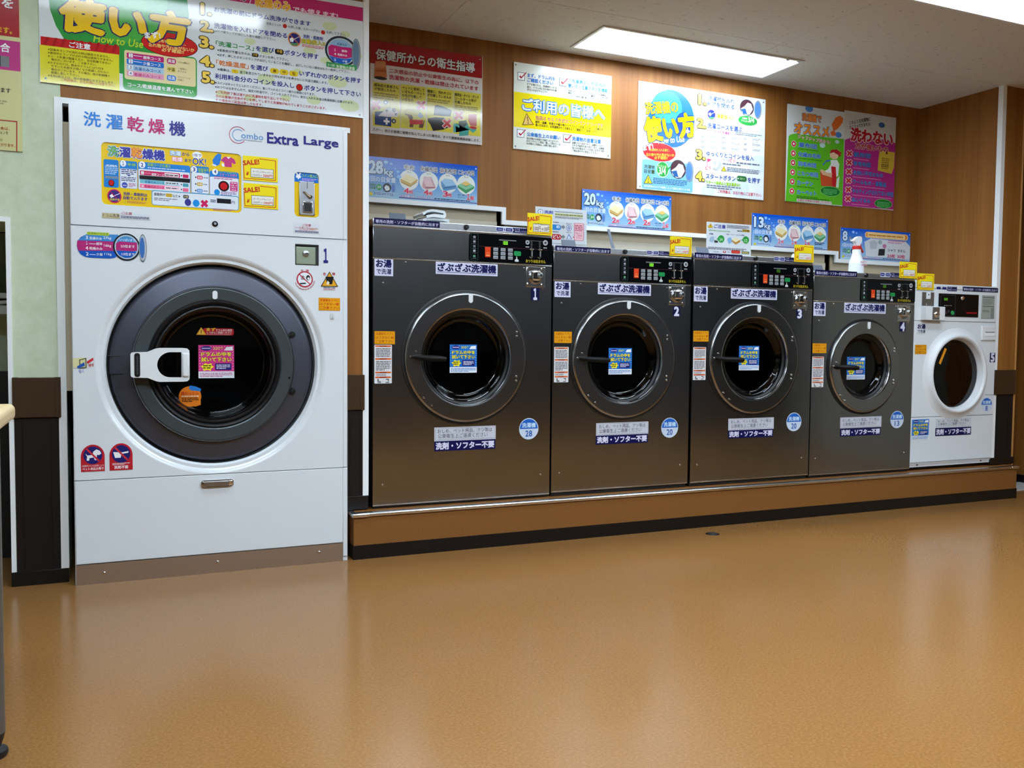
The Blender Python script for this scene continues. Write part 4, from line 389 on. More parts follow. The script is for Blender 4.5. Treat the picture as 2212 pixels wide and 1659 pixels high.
('L',((.0622,.0543),(.0579,.0588),(.0529,.0625),(.0474,.0652),(.0414,.0669),(.0352,.0675),(.0291,.0669),(.0231,.0653),(.0175,.0626),(.0125,.059),(.0082,.0544),(.0048,.0493),(.0024,.0435),(.0011,.0375),(.0009,.0313),(.0018,.0251),(.0038,.0193),(.0068,.0139),(.0107,.0091),(.0155,.0051),(.0209,.002),(.0267,-.0001),(.0328,-.001),(.039,-.0009),(.0451,.0004),(.0508,.0027),(.0561,.006),(.0606,.0102)),.0022,'#c03a6a',1),
('L',((.0529,.0496),(.0499,.0521),(.0464,.0541),(.0427,.0555),(.0389,.0562),(.0349,.0562),(.031,.0556),(.0272,.0543),(.0238,.0524),(.0207,.0498),(.0181,.0469),(.0161,.0435),(.0146,.0398),(.0139,.0359),(.0138,.032),(.0143,.028),(.0156,.0243),(.0175,.0208),(.0199,.0177),(.0228,.015),(.0262,.0129),(.0298,.0114),(.0337,.0106),(.0377,.0104),(.0416,.0109),(.0454,.0121),(.0489,.0139),(.052,.0163)),.0022,'#4a8ac8',1),
('T','ombo',.0488,.0211,.0905,.0251,'#4a90cc',1,-.004),('D',.0564,.0134,.0772,.0044,1,'#8a92a0',1),('T','Extra',.1562,.0122,.1302,.0438,'#28287c',1,.03),
('T','Large',.3109,.0112,.1493,.0452,'#28287c',1,.03),
]),
'drum_wash_sticker':((-.0473,1.4747),.1838,.024,-.0012,'#d2d8de',0,[
('R',.0023,.0001,.064,.0198,'#c8c090',1),('T','ドラム洗浄',.0047,.0035,.0608,.0144,'#efe8c8',3,.07),('T','ドラム洗浄',.0047,.0035,.0608,.0144,'#5a4a2a',4,.03),('T','ご注意',.0716,.0175,.0406,.011,'#b8304a',3,.02),
('D',.0714,.0033,.1063,.0103,2,'#5a5a7a',3),
]),
'coin_notice':((.7073,1.4591),.1164,.0437,-.0012,'#d4dae0',0,[
('T','ご注意',.0389,.0299,.0365,.0104,'#b8304a',3,.02),('T','コースを選んでから',.0065,.0182,.064,.0084,'#b8304a',3,.015),('T','10秒以内に',.0721,.0172,.0361,.0085,'#d87a2a',3,.015),
('T','コインを入れて下さい',.0233,.0111,.0701,.0078,'#b8304a',3,.015),('D',.0065,.002,.1033,.0091,2,'#4a4a7a',3),
]),
'load_guide':((-.1378,1.3143),.2565,.0985,-.0012,None,1,[
('R',.0009,0,.1616,.0906,'#1456b8',.4,.0435),('P',((.001,.0503),(.0029,.0656),(.1335,.0675),(.1331,.0307),(.0061,.0257)),'#b02a70',1),('P',((.0067,.068),(.0373,.0936),(.1517,.0962),(.1395,.0688),(.0038,.0669)),'#3f86c8',.9),
('R',.0372,.0897,.0803,.0121,'#b8cc44',1.4),('T','洗濯物の目安量',.0401,.0918,.0745,.0089,'#6a8a2a',2,.02),('T','3',.0335,.0727,.0069,.0127,'#f2f4f6',2,.02),('T','1',.0338,.0513,.0052,.0128,'#f2f4f6',2,.02),
('T','4',.0321,.0312,.0087,.0128,'#f2f4f6',2,.02),('T','2',.0333,.0079,.0087,.0128,'#f2f4f6',2,.02),('T','洗濯のみ',.0457,.0717,.0452,.0109,'#f2f4f6',2,.02),
('T','標準',.0701,.0507,.0225,.0109,'#f2f4f6',2,.02),('T','乾燥のみ',.0457,.0318,.0467,.0109,'#f2f4f6',2,.02),('T','少量',.0705,.009,.0225,.0109,'#f2f4f6',2,.02),
('T','27kg',.0968,.0739,.028,.0122,'#f2f4f6',2,.01),('T','16kg',.0987,.0431,.0262,.0129,'#f2f4f6',2,.01),('T','11kg',.0998,.0098,.0256,.0122,'#f2f4f6',2,.01),
('R',.0449,.0541,.0233,.0019,'#f2f4f6',2),('R',.0455,.0117,.0221,.0019,'#f2f4f6',2),('E',.1812,.0482,.0503,.0551,'#16202c',2.5),('E',.1811,.0483,.0443,.0487,'#b4c2cc',2.8),
('E',.1811,.0483,.0398,.0438,'#4a90c8',3),('P',((.1423,.0608),(.1543,.0696),(.2202,.0682),(.2205,.0356),(.2047,.0323),(.142,.0334)),'#b02a70',3.2),('P',((.1426,.0324),(.2168,.0322),(.2106,.0189),(.1955,.0068),(.1744,.0048),(.1537,.0146)),'#1456b8',3.3),
('T','いっぱいまで',.1558,.0719,.0569,.0103,'#dff0fa',3.8,.015),('T','2/3位まで',.1594,.0456,.0509,.0117,'#f2f4f6',3.8,.02),('T','1/3位まで',.162,.014,.048,.0117,'#f2f4f6',3.8,.02),
('E',.2412,.0471,.0152,.0555,'#3a444c',4),('E',.2412,.0471,.0137,.0523,'#b0b8be',4.3),('E',.2388,.0479,.0097,.0431,'#3a6cb0',4.6),
]),
'push_pull_sticker':((-.1578,.8754),.0708,.0449,-.0012,None,1,[
('P',((.0005,.0385),(.0295,.0417),(.0498,.0405),(.051,-.0002),(.0173,.0019),(0,0)),'#d8d4a0',1),('L',((.0247,.0321),(.0468,.0385),(.0475,.003),(.026,-.0001),(.0247,.0321)),.004,'#5a5a48',2),
('P',((.0145,.0064),(.0408,.0237),(.0435,.0095),(.0184,-.002)),'#2a5ab0',2.4),('P',((.0496,.0256),(.0731,.0418),(.0748,.0321),(.0535,.0172)),'#c8303a',2.4),
('T','引く',.0217,-.0194,.0174,.0129,'#2a5ab0',3,.02,10),('T','押す',.0569,.0043,.0199,.0142,'#c8303a',3,.02,10),
]),
'danger_oil_sticker':((.7133,1.2096),.0822,.0894,-.0012,None,1,[
('E',.0421,.0498,.0353,.0349,'#b8283a',1),('E',.0421,.0498,.03,.0296,'#e2e8ec',1.5),('T','油',.0242,.0473,.0154,.0194,'#2a2a30',2.2,.02),('E',.0565,.0567,.0087,.0117,'#26262c',2),
('E',.058,.0533,.0049,.0058,'#e2e8ec',2.4),('P',((.0193,.0326),(.0454,.0354),(.0482,.0297),(.0226,.0269)),'#26262c',2.2),('L',((.018,.0712),(.0662,.0279)),.004,'#b8283a',3),
('T','危',.0252,.0812,.0111,.0106,'#b8283a',2,.02),('T','険',.0484,.0821,.0116,.0107,'#b8283a',2,.02),('L',((.0022,.0319),(.0058,.0244)),.0028,'#a84a5a',2),
('L',((.0083,.0208),(.0141,.0148)),.0028,'#a84a5a',2),('L',((.0176,.0121),(.0249,.0082)),.0028,'#a84a5a',2),('L',((.0291,.0068),(.0374,.0053)),.0028,'#a84a5a',2),
('L',((.0419,.0052),(.0503,.0063)),.0028,'#a84a5a',2),('L',((.0547,.0076),(.0625,.0112)),.0028,'#a84a5a',2),('L',((.0664,.0137),(.0729,.0195)),.0028,'#a84a5a',2),
('L',((.0758,.023),(.0803,.0305)),.0028,'#a84a5a',2),('L',((.0821,.0347),(.0842,.043)),.0028,'#a84a5a',2),
]),
'danger_fire_sticker':((.8248,1.213),.0776,.0841,-.0012,None,1,[
('P',((.039,.0846),(.0776,.0187),(0,.0176)),'#26221a',1),('P',((.039,.0787),(.0722,.0215),(.0054,.0202)),'#e0a428',1.5),('P',((.0207,.0609),(.0578,.0623),(.0553,.0524),(.0503,.0276),(.0281,.0293),(.0232,.0512)),'#1e1c1a',2),
('P',((.0306,.0441),(.0394,.0346),(.033,.0236),(.0246,.0292)),'#e6ddc8',2.4),('T','危',.0109,.0669,.0133,.0122,'#b8283a',2,.02),('T','険',.0513,.0684,.0129,.0123,'#b8283a',2,.02),
('D',.0118,.0102,.0534,.0059,1,'#4a4a5a',3),('T','火災の危険有り',.0118,.0014,.0524,.0069,'#b8384a',2,.015),
]),
'pinch_sticker':((.8158,1.1252),.095,.0563,-.0012,'#e09a14',0,[
('R',.0019,.0017,.0912,.0529,'#c8700e',.5),('R',.0029,.0028,.0893,.0507,'#e8a61c',.7),('T','洗濯物をドアに',.0057,.0394,.0836,.0118,'#c84a0c',2,.02),('T','はさまない様',.0057,.0231,.0836,.0118,'#c84a0c',2,.02),
('T','ご注意下さい',.0057,.0067,.0836,.0118,'#c84a0c',2,.02),
]),
'no_pet_sticker':((-.1338,.4597),.0864,.1082,-.0012,None,1,[
('R',0,0,.0864,.0671,'#b8202c',.4),('E',.0432,.0606,.0432,.0476,'#b8202c',.4),('E',.0432,.0649,.0346,.0357,'#22246a',.8),('P',((.0155,.0736),(.0242,.0649),(.0432,.0671),(.0449,.0801),(.057,.0887),(.0691,.0822),(.0743,.0714),(.0657,.0649),(.0587,.0671),(.057,.0519),(.057,.0454),(.0501,.0454),(.0466,.0563),(.0311,.0541),(.0294,.0444),(.0207,.0444),(.0225,.0606)),'#eef0f2',1.2),
('T','保健所からの指導により',.0035,.0184,.0795,.0087,'#e8d0d4',1.5,.01),('T','ペット用品お断り',.0043,.0054,.0777,.0108,'#f2f4f6',1.5,.025),('P',((.019,.0887),(.0242,.093),(.0691,.0433),(.0631,.0389)),'#c8303a',1.6),
]),
'no_detergent_sticker':((-.0296,.4599),.0859,.1095,-.0012,None,1,[
('R',0,0,.0859,.0679,'#b8202c',.4),('E',.0429,.0613,.0429,.0482,'#b8202c',.4),('E',.0429,.0657,.0343,.0361,'#22246a',.8),('P',((.0137,.0745),(.0472,.0723),(.0704,.0766),(.0704,.0701),(.0447,.0657),(.0412,.0504),(.0206,.0504)),'#eef0f2',1.2),
('D',.0103,.0208,.0653,.0098,2,'#e8d0d4',1.5),('T','洗剤不要',.0172,.0055,.0515,.0131,'#f2f4f6',1.5,.03),('P',((.0189,.0898),(.024,.0942),(.0687,.0438),(.0627,.0394)),'#c8303a',1.6),
]),
'number_plate':((.8383,1.3372),.0172,.0576,-.0012,None,1,[
('T','1',0,0,.0182,.0576,'#28287c',1,.04),
]),
'check_first_sticker':((.3135,1.011),.1547,.0348,.0955,None,1,[
('R',.0278,.0007,.1268,.03,'#b8202a',.4,.009),('P',((.0201,.0348),(.0418,.0017),(0,.0017)),'#e0a428',.8),('P',((.0201,.03),(.034,.0042),(.007,.0042)),'#f0c050',1),
('R',.0189,.0104,.0028,.0125,'#2a1a10',1.4),('R',.0189,.0059,.0028,.0028,'#2a1a10',1.4),('T','まず',.0418,.0181,.0371,.0139,'#f0d040',1.6,.03),('T','ドラム内を確認',.082,.0174,.065,.0104,'#f2f4f6',1.6,.02),
('T','してからご利用ください',.0433,.007,.1021,.0097,'#f2f4f6',1.6,.02),('D',.0433,.0021,.1021,.0031,1,'#e8b8b8',1.6),
]),
'wipe_drum_sticker_pink':((.3212,.8267),.1474,.1426,.0955,'#d03a86',0,[
('E',.0059,.0385,.0021,.002,'#f2a8cc',.4),('E',.0059,.0506,.0021,.002,'#f2a8cc',.4),('E',.0059,.0627,.0021,.002,'#f2a8cc',.4),('E',.0059,.0748,.0021,.002,'#f2a8cc',.4),
('E',.0059,.087,.0021,.002,'#f2a8cc',.4),('E',.0059,.0991,.0021,.002,'#f2a8cc',.4),('E',.0059,.1112,.0021,.002,'#f2a8cc',.4),('E',.0059,.1233,.0021,.002,'#f2a8cc',.4),
('E',.0059,.1354,.0021,.002,'#f2a8cc',.4),('E',.0173,.0385,.0021,.002,'#f2a8cc',.4),('E',.0173,.0506,.0021,.002,'#f2a8cc',.4),('E',.0173,.0627,.0021,.002,'#f2a8cc',.4),
('E',.0173,.0748,.0021,.002,'#f2a8cc',.4),('E',.0173,.087,.0021,.002,'#f2a8cc',.4),('E',.0173,.0991,.0021,.002,'#f2a8cc',.4),('E',.0173,.1112,.0021,.002,'#f2a8cc',.4),
('E',.0173,.1233,.0021,.002,'#f2a8cc',.4),('E',.0173,.1354,.0021,.002,'#f2a8cc',.4),('E',.0286,.1112,.0021,.002,'#f2a8cc',.4),('E',.0286,.1233,.0021,.002,'#f2a8cc',.4),
('E',.0286,.1354,.0021,.002,'#f2a8cc',.4),('E',.04,.1112,.0021,.002,'#f2a8cc',.4),('E',.04,.1233,.0021,.002,'#f2a8cc',.4),('E',.04,.1354,.0021,.002,'#f2a8cc',.4),
('E',.0513,.1112,.0021,.002,'#f2a8cc',.4),('E',.0513,.1233,.0021,.002,'#f2a8cc',.4),('E',.0513,.1354,.0021,.002,'#f2a8cc',.4),('E',.0627,.1112,.0021,.002,'#f2a8cc',.4),
('E',.0627,.1233,.0021,.002,'#f2a8cc',.4),('E',.0627,.1354,.0021,.002,'#f2a8cc',.4),('E',.074,.1112,.0021,.002,'#f2a8cc',.4),('E',.074,.1233,.0021,.002,'#f2a8cc',.4),
('E',.074,.1354,.0021,.002,'#f2a8cc',.4),('E',.0854,.1112,.0021,.002,'#f2a8cc',.4),('E',.0854,.1233,.0021,.002,'#f2a8cc',.4),('E',.0854,.1354,.0021,.002,'#f2a8cc',.4),
('E',.0967,.1112,.0021,.002,'#f2a8cc',.4),('E',.0967,.1233,.0021,.002,'#f2a8cc',.4),('E',.0967,.1354,.0021,.002,'#f2a8cc',.4),('E',.1081,.1112,.0021,.002,'#f2a8cc',.4),
('E',.1081,.1233,.0021,.002,'#f2a8cc',.4),('E',.1081,.1354,.0021,.002,'#f2a8cc',.4),('E',.1194,.1112,.0021,.002,'#f2a8cc',.4),('E',.1194,.1233,.0021,.002,'#f2a8cc',.4),
('E',.1194,.1354,.0021,.002,'#f2a8cc',.4),('E',.1308,.0385,.0021,.002,'#f2a8cc',.4),('E',.1308,.0506,.0021,.002,'#f2a8cc',.4),('E',.1308,.0627,.0021,.002,'#f2a8cc',.4),
('E',.1308,.0748,.0021,.002,'#f2a8cc',.4),('E',.1308,.087,.0021,.002,'#f2a8cc',.4),('E',.1308,.0991,.0021,.002,'#f2a8cc',.4),('E',.1308,.1112,.0021,.002,'#f2a8cc',.4),
('E',.1308,.1233,.0021,.002,'#f2a8cc',.4),('E',.1308,.1354,.0021,.002,'#f2a8cc',.4),('E',.1421,.0385,.0021,.002,'#f2a8cc',.4),('E',.1421,.0506,.0021,.002,'#f2a8cc',.4),
('E',.1421,.0627,.0021,.002,'#f2a8cc',.4),('E',.1421,.0748,.0021,.002,'#f2a8cc',.4),('E',.1421,.087,.0021,.002,'#f2a8cc',.4),('E',.1421,.0991,.0021,.002,'#f2a8cc',.4),
('E',.1421,.1112,.0021,.002,'#f2a8cc',.4),('E',.1421,.1233,.0021,.002,'#f2a8cc',.4),('E',.1421,.1354,.0021,.002,'#f2a8cc',.4),('R',0,0,.1474,.0292,'#dfe6ec',.6),
('D',.0059,.0043,.1356,.02,3,'#c06a90',1),('E',.0324,.1283,.0221,.01,'#2a2a78',.8),('R',.0147,.1262,.0354,.0043,'#c8b8d8',1.2),('D',.0619,.1226,.0383,.0114,2,'#d8d04a',1.2),
('P',((.1061,.1197),(.115,.134),(.1415,.1369),(.1415,.1197)),'#eef2f4',.8),('T','ドラムの中を',.0118,.0948,.1239,.0171,'#2a2a50',2,.075),('T','ドラムの中を',.0118,.0948,.1239,.0171,'#f2e23a',3,.035),
('T','拭いて下さい',.0118,.0713,.1239,.0185,'#2a2a50',2,.075),('T','拭いて下さい',.0118,.0713,.1239,.0185,'#f2e23a',3,.035),('P',((.0089,.0513),(.0206,.057),(.0265,.0656),(.0383,.0599),(.0531,.0641),(.0546,.0542),(.0634,.0485),(.0531,.0428),(.0501,.0314),(.0369,.0356),(.0206,.0314),(.0192,.0428)),'#f0e030',.9),
('D',.0192,.0399,.0324,.0185,2,'#4a4a1a',1.4),('R',.0678,.0342,.0678,.0299,'#26266e',.9,.0045),('D',.0737,.0385,.056,.0214,3,'#d8d8ec',1.4),
]),
'finished_sticker':((.2292,.6955),.0986,.0963,.0955,None,1,[
('E',.0509,.0445,.049,.0473,'#dd7a22',.4),('P',((.0964,.0545),(.0971,.0058),(.0756,-.0018),(.0503,.0015)),'#dd7a22',.4),('P',((.0511,.0956),(.0764,.0899),(.0992,.0788),(.0966,.068),(.0559,.0724),(.0459,.0822)),'#2a7ac8',.9),
('T','終わったら',.013,.0506,.0743,.0171,'#c03a2a',1.4,.025),('D',.0144,.0425,.0743,.0075,1,'#f0dcc0',1.4),('D',.0152,.0184,.0733,.0225,3,'#4a2a14',1.4),
]),
'auto_sticker':((1.0857,1.5291),.3186,.029,.0738,'#0e0e3c',0,[
('T','専用の洗剤・ソフターが自動的に出ます',.0078,.0051,.3041,.0156,'#c4c4e0',1,.025),
]),
'close_door_sticker':((1.6924,1.5294),.1702,.023,.0738,'#15154a',0,[
('R',0,0,.0902,.023,'#c8cce0',.4),('R',.0034,.0041,.034,.0152,'#20206a',.8,.0015),('R',.0528,.0041,.034,.0152,'#20206a',.8,.0015),('P',((.0902,.0069),(.097,.0115),(.0902,.0161)),'#c8cce0',1),
('R',.0085,.0092,.0238,.0046,'#9aa0c8',1.2,.0018),('R',.0579,.0092,.0238,.0046,'#9aa0c8',1.2,.0018),('P',((.0408,.0173),(.0459,.0173),(.0494,.0064),(.0442,.0064)),'#20206a',1),
('T','ドアを',.1021,.0124,.0255,.0074,'#c8cce8',1.2,.02),('T','閉め直して下さい',.1021,.0028,.0664,.0074,'#c8cce8',1.2,.02),
]),
'hot_water_sticker':((1.0876,1.2928),.0884,.0795,.0738,'#d2d4ea',0,[
('T','お湯',.0074,.0393,.0725,.0353,'#16164e',1,.04),('T','で洗濯',.0091,.0084,.0701,.0241,'#16164e',1,.025),
]),
'splash_washer_sticker':((1.3842,1.3123),.3176,.0578,.0738,'#d2d4ea',0,[
('T','ざぶざぶ洗濯機',.01,.014,.2981,.0381,'#16164e',1,.045,0,.05),('L',((.0078,.0098),(.3091,.009)),.0022,'#16164e',1),
]),
'number_sticker':((1.883,1.2013),.046,.0617,.0738,'#14143f',0,[
]),
'pinch_sticker_w':((1.0879,.9783),.0975,.0596,.0738,'#e09a14',0,[
('R',.0019,.0018,.0936,.056,'#c8700e',.5),('R',.0029,.003,.0917,.0537,'#e0a01a',.7),('T','洗濯物をドアに',.0059,.0417,.0858,.0125,'#b8560c',2,.02),('T','はさまない様',.0059,.0244,.0858,.0125,'#b8560c',2,.02),
('T','ご注意下さい',.0059,.0072,.0858,.0125,'#b8560c',2,.02),
]),
'caution_label':((1.0878,.7961),.0831,.1793,.0738,'#dadcde',0,[
('R',.0042,.1695,.0748,.0072,'#d8602a',.6,.0014),('R',.0249,.1709,.0332,.0036,'#6a2a14',1,.0007),('R',.0042,.1103,.0748,.0072,'#d8602a',.6,.0014),('R',.0249,.1117,.0332,.0036,'#6a2a14',1,.0007),
('R',.0042,.0475,.0748,.0072,'#d8602a',.6,.0014),('R',.0249,.049,.0332,.0036,'#6a2a14',1,.0007),('R',.0042,.0251,.0748,.0072,'#d8602a',.6,.0014),('R',.0249,.0265,.0332,.0036,'#6a2a14',1,.0007),
('D',.0066,.122,.0698,.043,6,'#6a6a6e',.8),('D',.0066,.0592,.0698,.0466,6,'#6a6a6e',.8),('D',.0066,.035,.0498,.009,2,'#6a6a6e',.8),('P',((.015,.0215),(.0199,.0215),(.0199,.0108),(.0299,.0108),(.0299,.0081),(.015,.0081)),'#2a2a2e',1),
('P',((.0548,.0215),(.0681,.0215),(.0681,.009),(.0648,.009),(.0648,.0179),(.0548,.0179)),'#2a2a2e',1),('R',.0411,.0036,.0008,.0179,'#8a8a8e',1),('R',.015,.0027,.0166,.0036,'#4a4a4e',1),
('R',.0532,.0027,.0166,.0036,'#4a4a4e',1),
]),
'wipe_drum_sticker':((1.4568,.8432),.1394,.1358,.0738,'#1f6cc0',0,[
('E',.0056,.0367,.0019,.0019,'#8ac4f0',.4),('E',.0056,.0482,.0019,.0019,'#8ac4f0',.4),('E',.0056,.0598,.0019,.0019,'#8ac4f0',.4),('E',.0056,.0713,.0019,.0019,'#8ac4f0',.4),
('E',.0056,.0829,.0019,.0019,'#8ac4f0',.4),('E',.0056,.0944,.0019,.0019,'#8ac4f0',.4),('E',.0056,.106,.0019,.0019,'#8ac4f0',.4),('E',.0056,.1175,.0019,.0019,'#8ac4f0',.4),
('E',.0056,.129,.0019,.0019,'#8ac4f0',.4),('E',.0163,.0367,.0019,.0019,'#8ac4f0',.4),('E',.0163,.0482,.0019,.0019,'#8ac4f0',.4),('E',.0163,.0598,.0019,.0019,'#8ac4f0',.4),
('E',.0163,.0713,.0019,.0019,'#8ac4f0',.4),('E',.0163,.0829,.0019,.0019,'#8ac4f0',.4),('E',.0163,.0944,.0019,.0019,'#8ac4f0',.4),('E',.0163,.106,.0019,.0019,'#8ac4f0',.4),
('E',.0163,.1175,.0019,.0019,'#8ac4f0',.4),('E',.0163,.129,.0019,.0019,'#8ac4f0',.4),('E',.027,.106,.0019,.0019,'#8ac4f0',.4),('E',.027,.1175,.0019,.0019,'#8ac4f0',.4),
('E',.027,.129,.0019,.0019,'#8ac4f0',.4),('E',.0378,.106,.0019,.0019,'#8ac4f0',.4),('E',.0378,.1175,.0019,.0019,'#8ac4f0',.4),('E',.0378,.129,.0019,.0019,'#8ac4f0',.4),
('E',.0485,.106,.0019,.0019,'#8ac4f0',.4),('E',.0485,.1175,.0019,.0019,'#8ac4f0',.4),('E',.0485,.129,.0019,.0019,'#8ac4f0',.4),('E',.0592,.106,.0019,.0019,'#8ac4f0',.4),
('E',.0592,.1175,.0019,.0019,'#8ac4f0',.4),('E',.0592,.129,.0019,.0019,'#8ac4f0',.4),('E',.07,.106,.0019,.0019,'#8ac4f0',.4),('E',.07,.1175,.0019,.0019,'#8ac4f0',.4),
('E',.07,.129,.0019,.0019,'#8ac4f0',.4),('E',.0807,.106,.0019,.0019,'#8ac4f0',.4),('E',.0807,.1175,.0019,.0019,'#8ac4f0',.4),('E',.0807,.129,.0019,.0019,'#8ac4f0',.4),
('E',.0914,.106,.0019,.0019,'#8ac4f0',.4),('E',.0914,.1175,.0019,.0019,'#8ac4f0',.4),('E',.0914,.129,.0019,.0019,'#8ac4f0',.4),('E',.1022,.106,.0019,.0019,'#8ac4f0',.4),
('E',.1022,.1175,.0019,.0019,'#8ac4f0',.4),('E',.1022,.129,.0019,.0019,'#8ac4f0',.4),('E',.1129,.106,.0019,.0019,'#8ac4f0',.4),('E',.1129,.1175,.0019,.0019,'#8ac4f0',.4),
('E',.1129,.129,.0019,.0019,'#8ac4f0',.4),('E',.1236,.0367,.0019,.0019,'#8ac4f0',.4),('E',.1236,.0482,.0019,.0019,'#8ac4f0',.4),('E',.1236,.0598,.0019,.0019,'#8ac4f0',.4),
('E',.1236,.0713,.0019,.0019,'#8ac4f0',.4),('E',.1236,.0829,.0019,.0019,'#8ac4f0',.4),('E',.1236,.0944,.0019,.0019,'#8ac4f0',.4),('E',.1236,.106,.0019,.0019,'#8ac4f0',.4),
('E',.1236,.1175,.0019,.0019,'#8ac4f0',.4),('E',.1236,.129,.0019,.0019,'#8ac4f0',.4),('E',.1344,.0367,.0019,.0019,'#8ac4f0',.4),('E',.1344,.0482,.0019,.0019,'#8ac4f0',.4),
('E',.1344,.0598,.0019,.0019,'#8ac4f0',.4),('E',.1344,.0713,.0019,.0019,'#8ac4f0',.4),('E',.1344,.0829,.0019,.0019,'#8ac4f0',.4),('E',.1344,.0944,.0019,.0019,'#8ac4f0',.4),
('E',.1344,.106,.0019,.0019,'#8ac4f0',.4),('E',.1344,.1175,.0019,.0019,'#8ac4f0',.4),('E',.1344,.129,.0019,.0019,'#8ac4f0',.4),('R',0,0,.1394,.0278,'#dfe6ec',.6),
('D',.0056,.0041,.1282,.019,3,'#5a8ac8',1),('E',.0307,.1222,.0209,.0095,'#2a2a78',.8),('R',.0139,.1202,.0335,.0041,'#c8b8d8',1.2),('D',.0585,.1168,.0362,.0109,2,'#d8d04a',1.2),
('P',((.1004,.1141),(.1087,.1277),(.1338,.1304),(.1338,.1141)),'#eef2f4',.8),('T','ドラムの中を',.0112,.0903,.1171,.0163,'#2a2a50',2,.075),('T','ドラムの中を',.0112,.0903,.1171,.0163,'#f2e23a',3,.035),
('T','拭いて下さい',.0112,.0679,.1171,.0177,'#2a2a50',2,.075),('T','拭いて下さい',.0112,.0679,.1171,.0177,'#f2e23a',3,.035),('P',((.0084,.0489),(.0195,.0543),(.0251,.0625),(.0362,.057),(.0502,.0611),(.0516,.0516),(.0599,.0462),(.0502,.0408),(.0474,.0299),(.0348,.034),(.0195,.0299),(.0181,.0408)),'#f0e030',.9),
('D',.0181,.038,.0307,.0177,2,'#4a4a1a',1.4),('R',.0641,.0326,.0641,.0285,'#26266e',.9,.0043),('D',.0697,.0367,.053,.0204,3,'#d8d8ec',1.4),
]),
'diaper_notice':((1.3809,.5163),.3179,.0663,.0738,'#c9ccd6',0,[
('R',.0048,.0046,.3084,.0008,'#5a5e72',1),('R',.0048,.0617,.3084,.0008,'#5a5e72',1),('R',.0048,.0046,.0009,.0577,'#5a5e72',1),('R',.3122,.0046,.0009,.0577,'#5a5e72',1),
('R',.0175,.0338,.2861,.0005,'#5a5e72',1),('R',.0175,.008,.2861,.0005,'#5a5e72',1),('T','おしめ、ペット用品、クツ等は',.0164,.0379,.2821,.0205,'#2a2c42',1,.005),('T','公衆衛生上ご遠慮ください',.0179,.0135,.2571,.0206,'#2a2c42',1,.005),
]),
'no_detergent_banner':((1.3812,.4683),.3157,.048,.0738,'#12124a',0,[
('T','洗剤・ソフター不要',.0076,.0083,.3009,.0321,'#dcdcf0',1,.045),
]),
'capacity_badge':((1.8249,.5073),.1065,.107,.0738,None,1,[
('E',.0532,.0535,.0532,.0535,'#c6d4e4',.3),('P',((.1022,.0535),(.1018,.0602),(.1004,.0668),(.0982,.0731),(.0951,.0791),(.0912,.0846),(.0867,.0895),(.0815,.0937),(.0758,.0972),(.0697,.0999),(.0632,.1017),(.0566,.1026),(.0499,.1026),(.0433,.1017),(.0368,.0999),(.0307,.0972),(.025,.0937),(.0198,.0895),(.0152,.0846),(.0114,.0791),(.0083,.0731),(.0061,.0668),(.0047,.0602),(.0043,.0535)),'#2362bc',.6),
('T','洗濯機',.016,.0599,.0746,.0235,'#c8e4f6',1,.03),
]),
'w5_close':((4.6792,1.3429),.1791,.0196,.0738,None,1,[
('R',0,.002,.0358,.0147,'#20206a',.4,.0015),('R',.0501,.002,.0358,.0147,'#20206a',.4,.0015),('R',.0931,-.0069,.086,.0275,'#15154a',.4),('T','ドアを',.1021,.0098,.0322,.0071,'#c8cce8',1.2,.02),
('T','閉め直して下さい',.1003,-.0029,.0752,.0088,'#c8cce8',1.2,.02),
]),
}
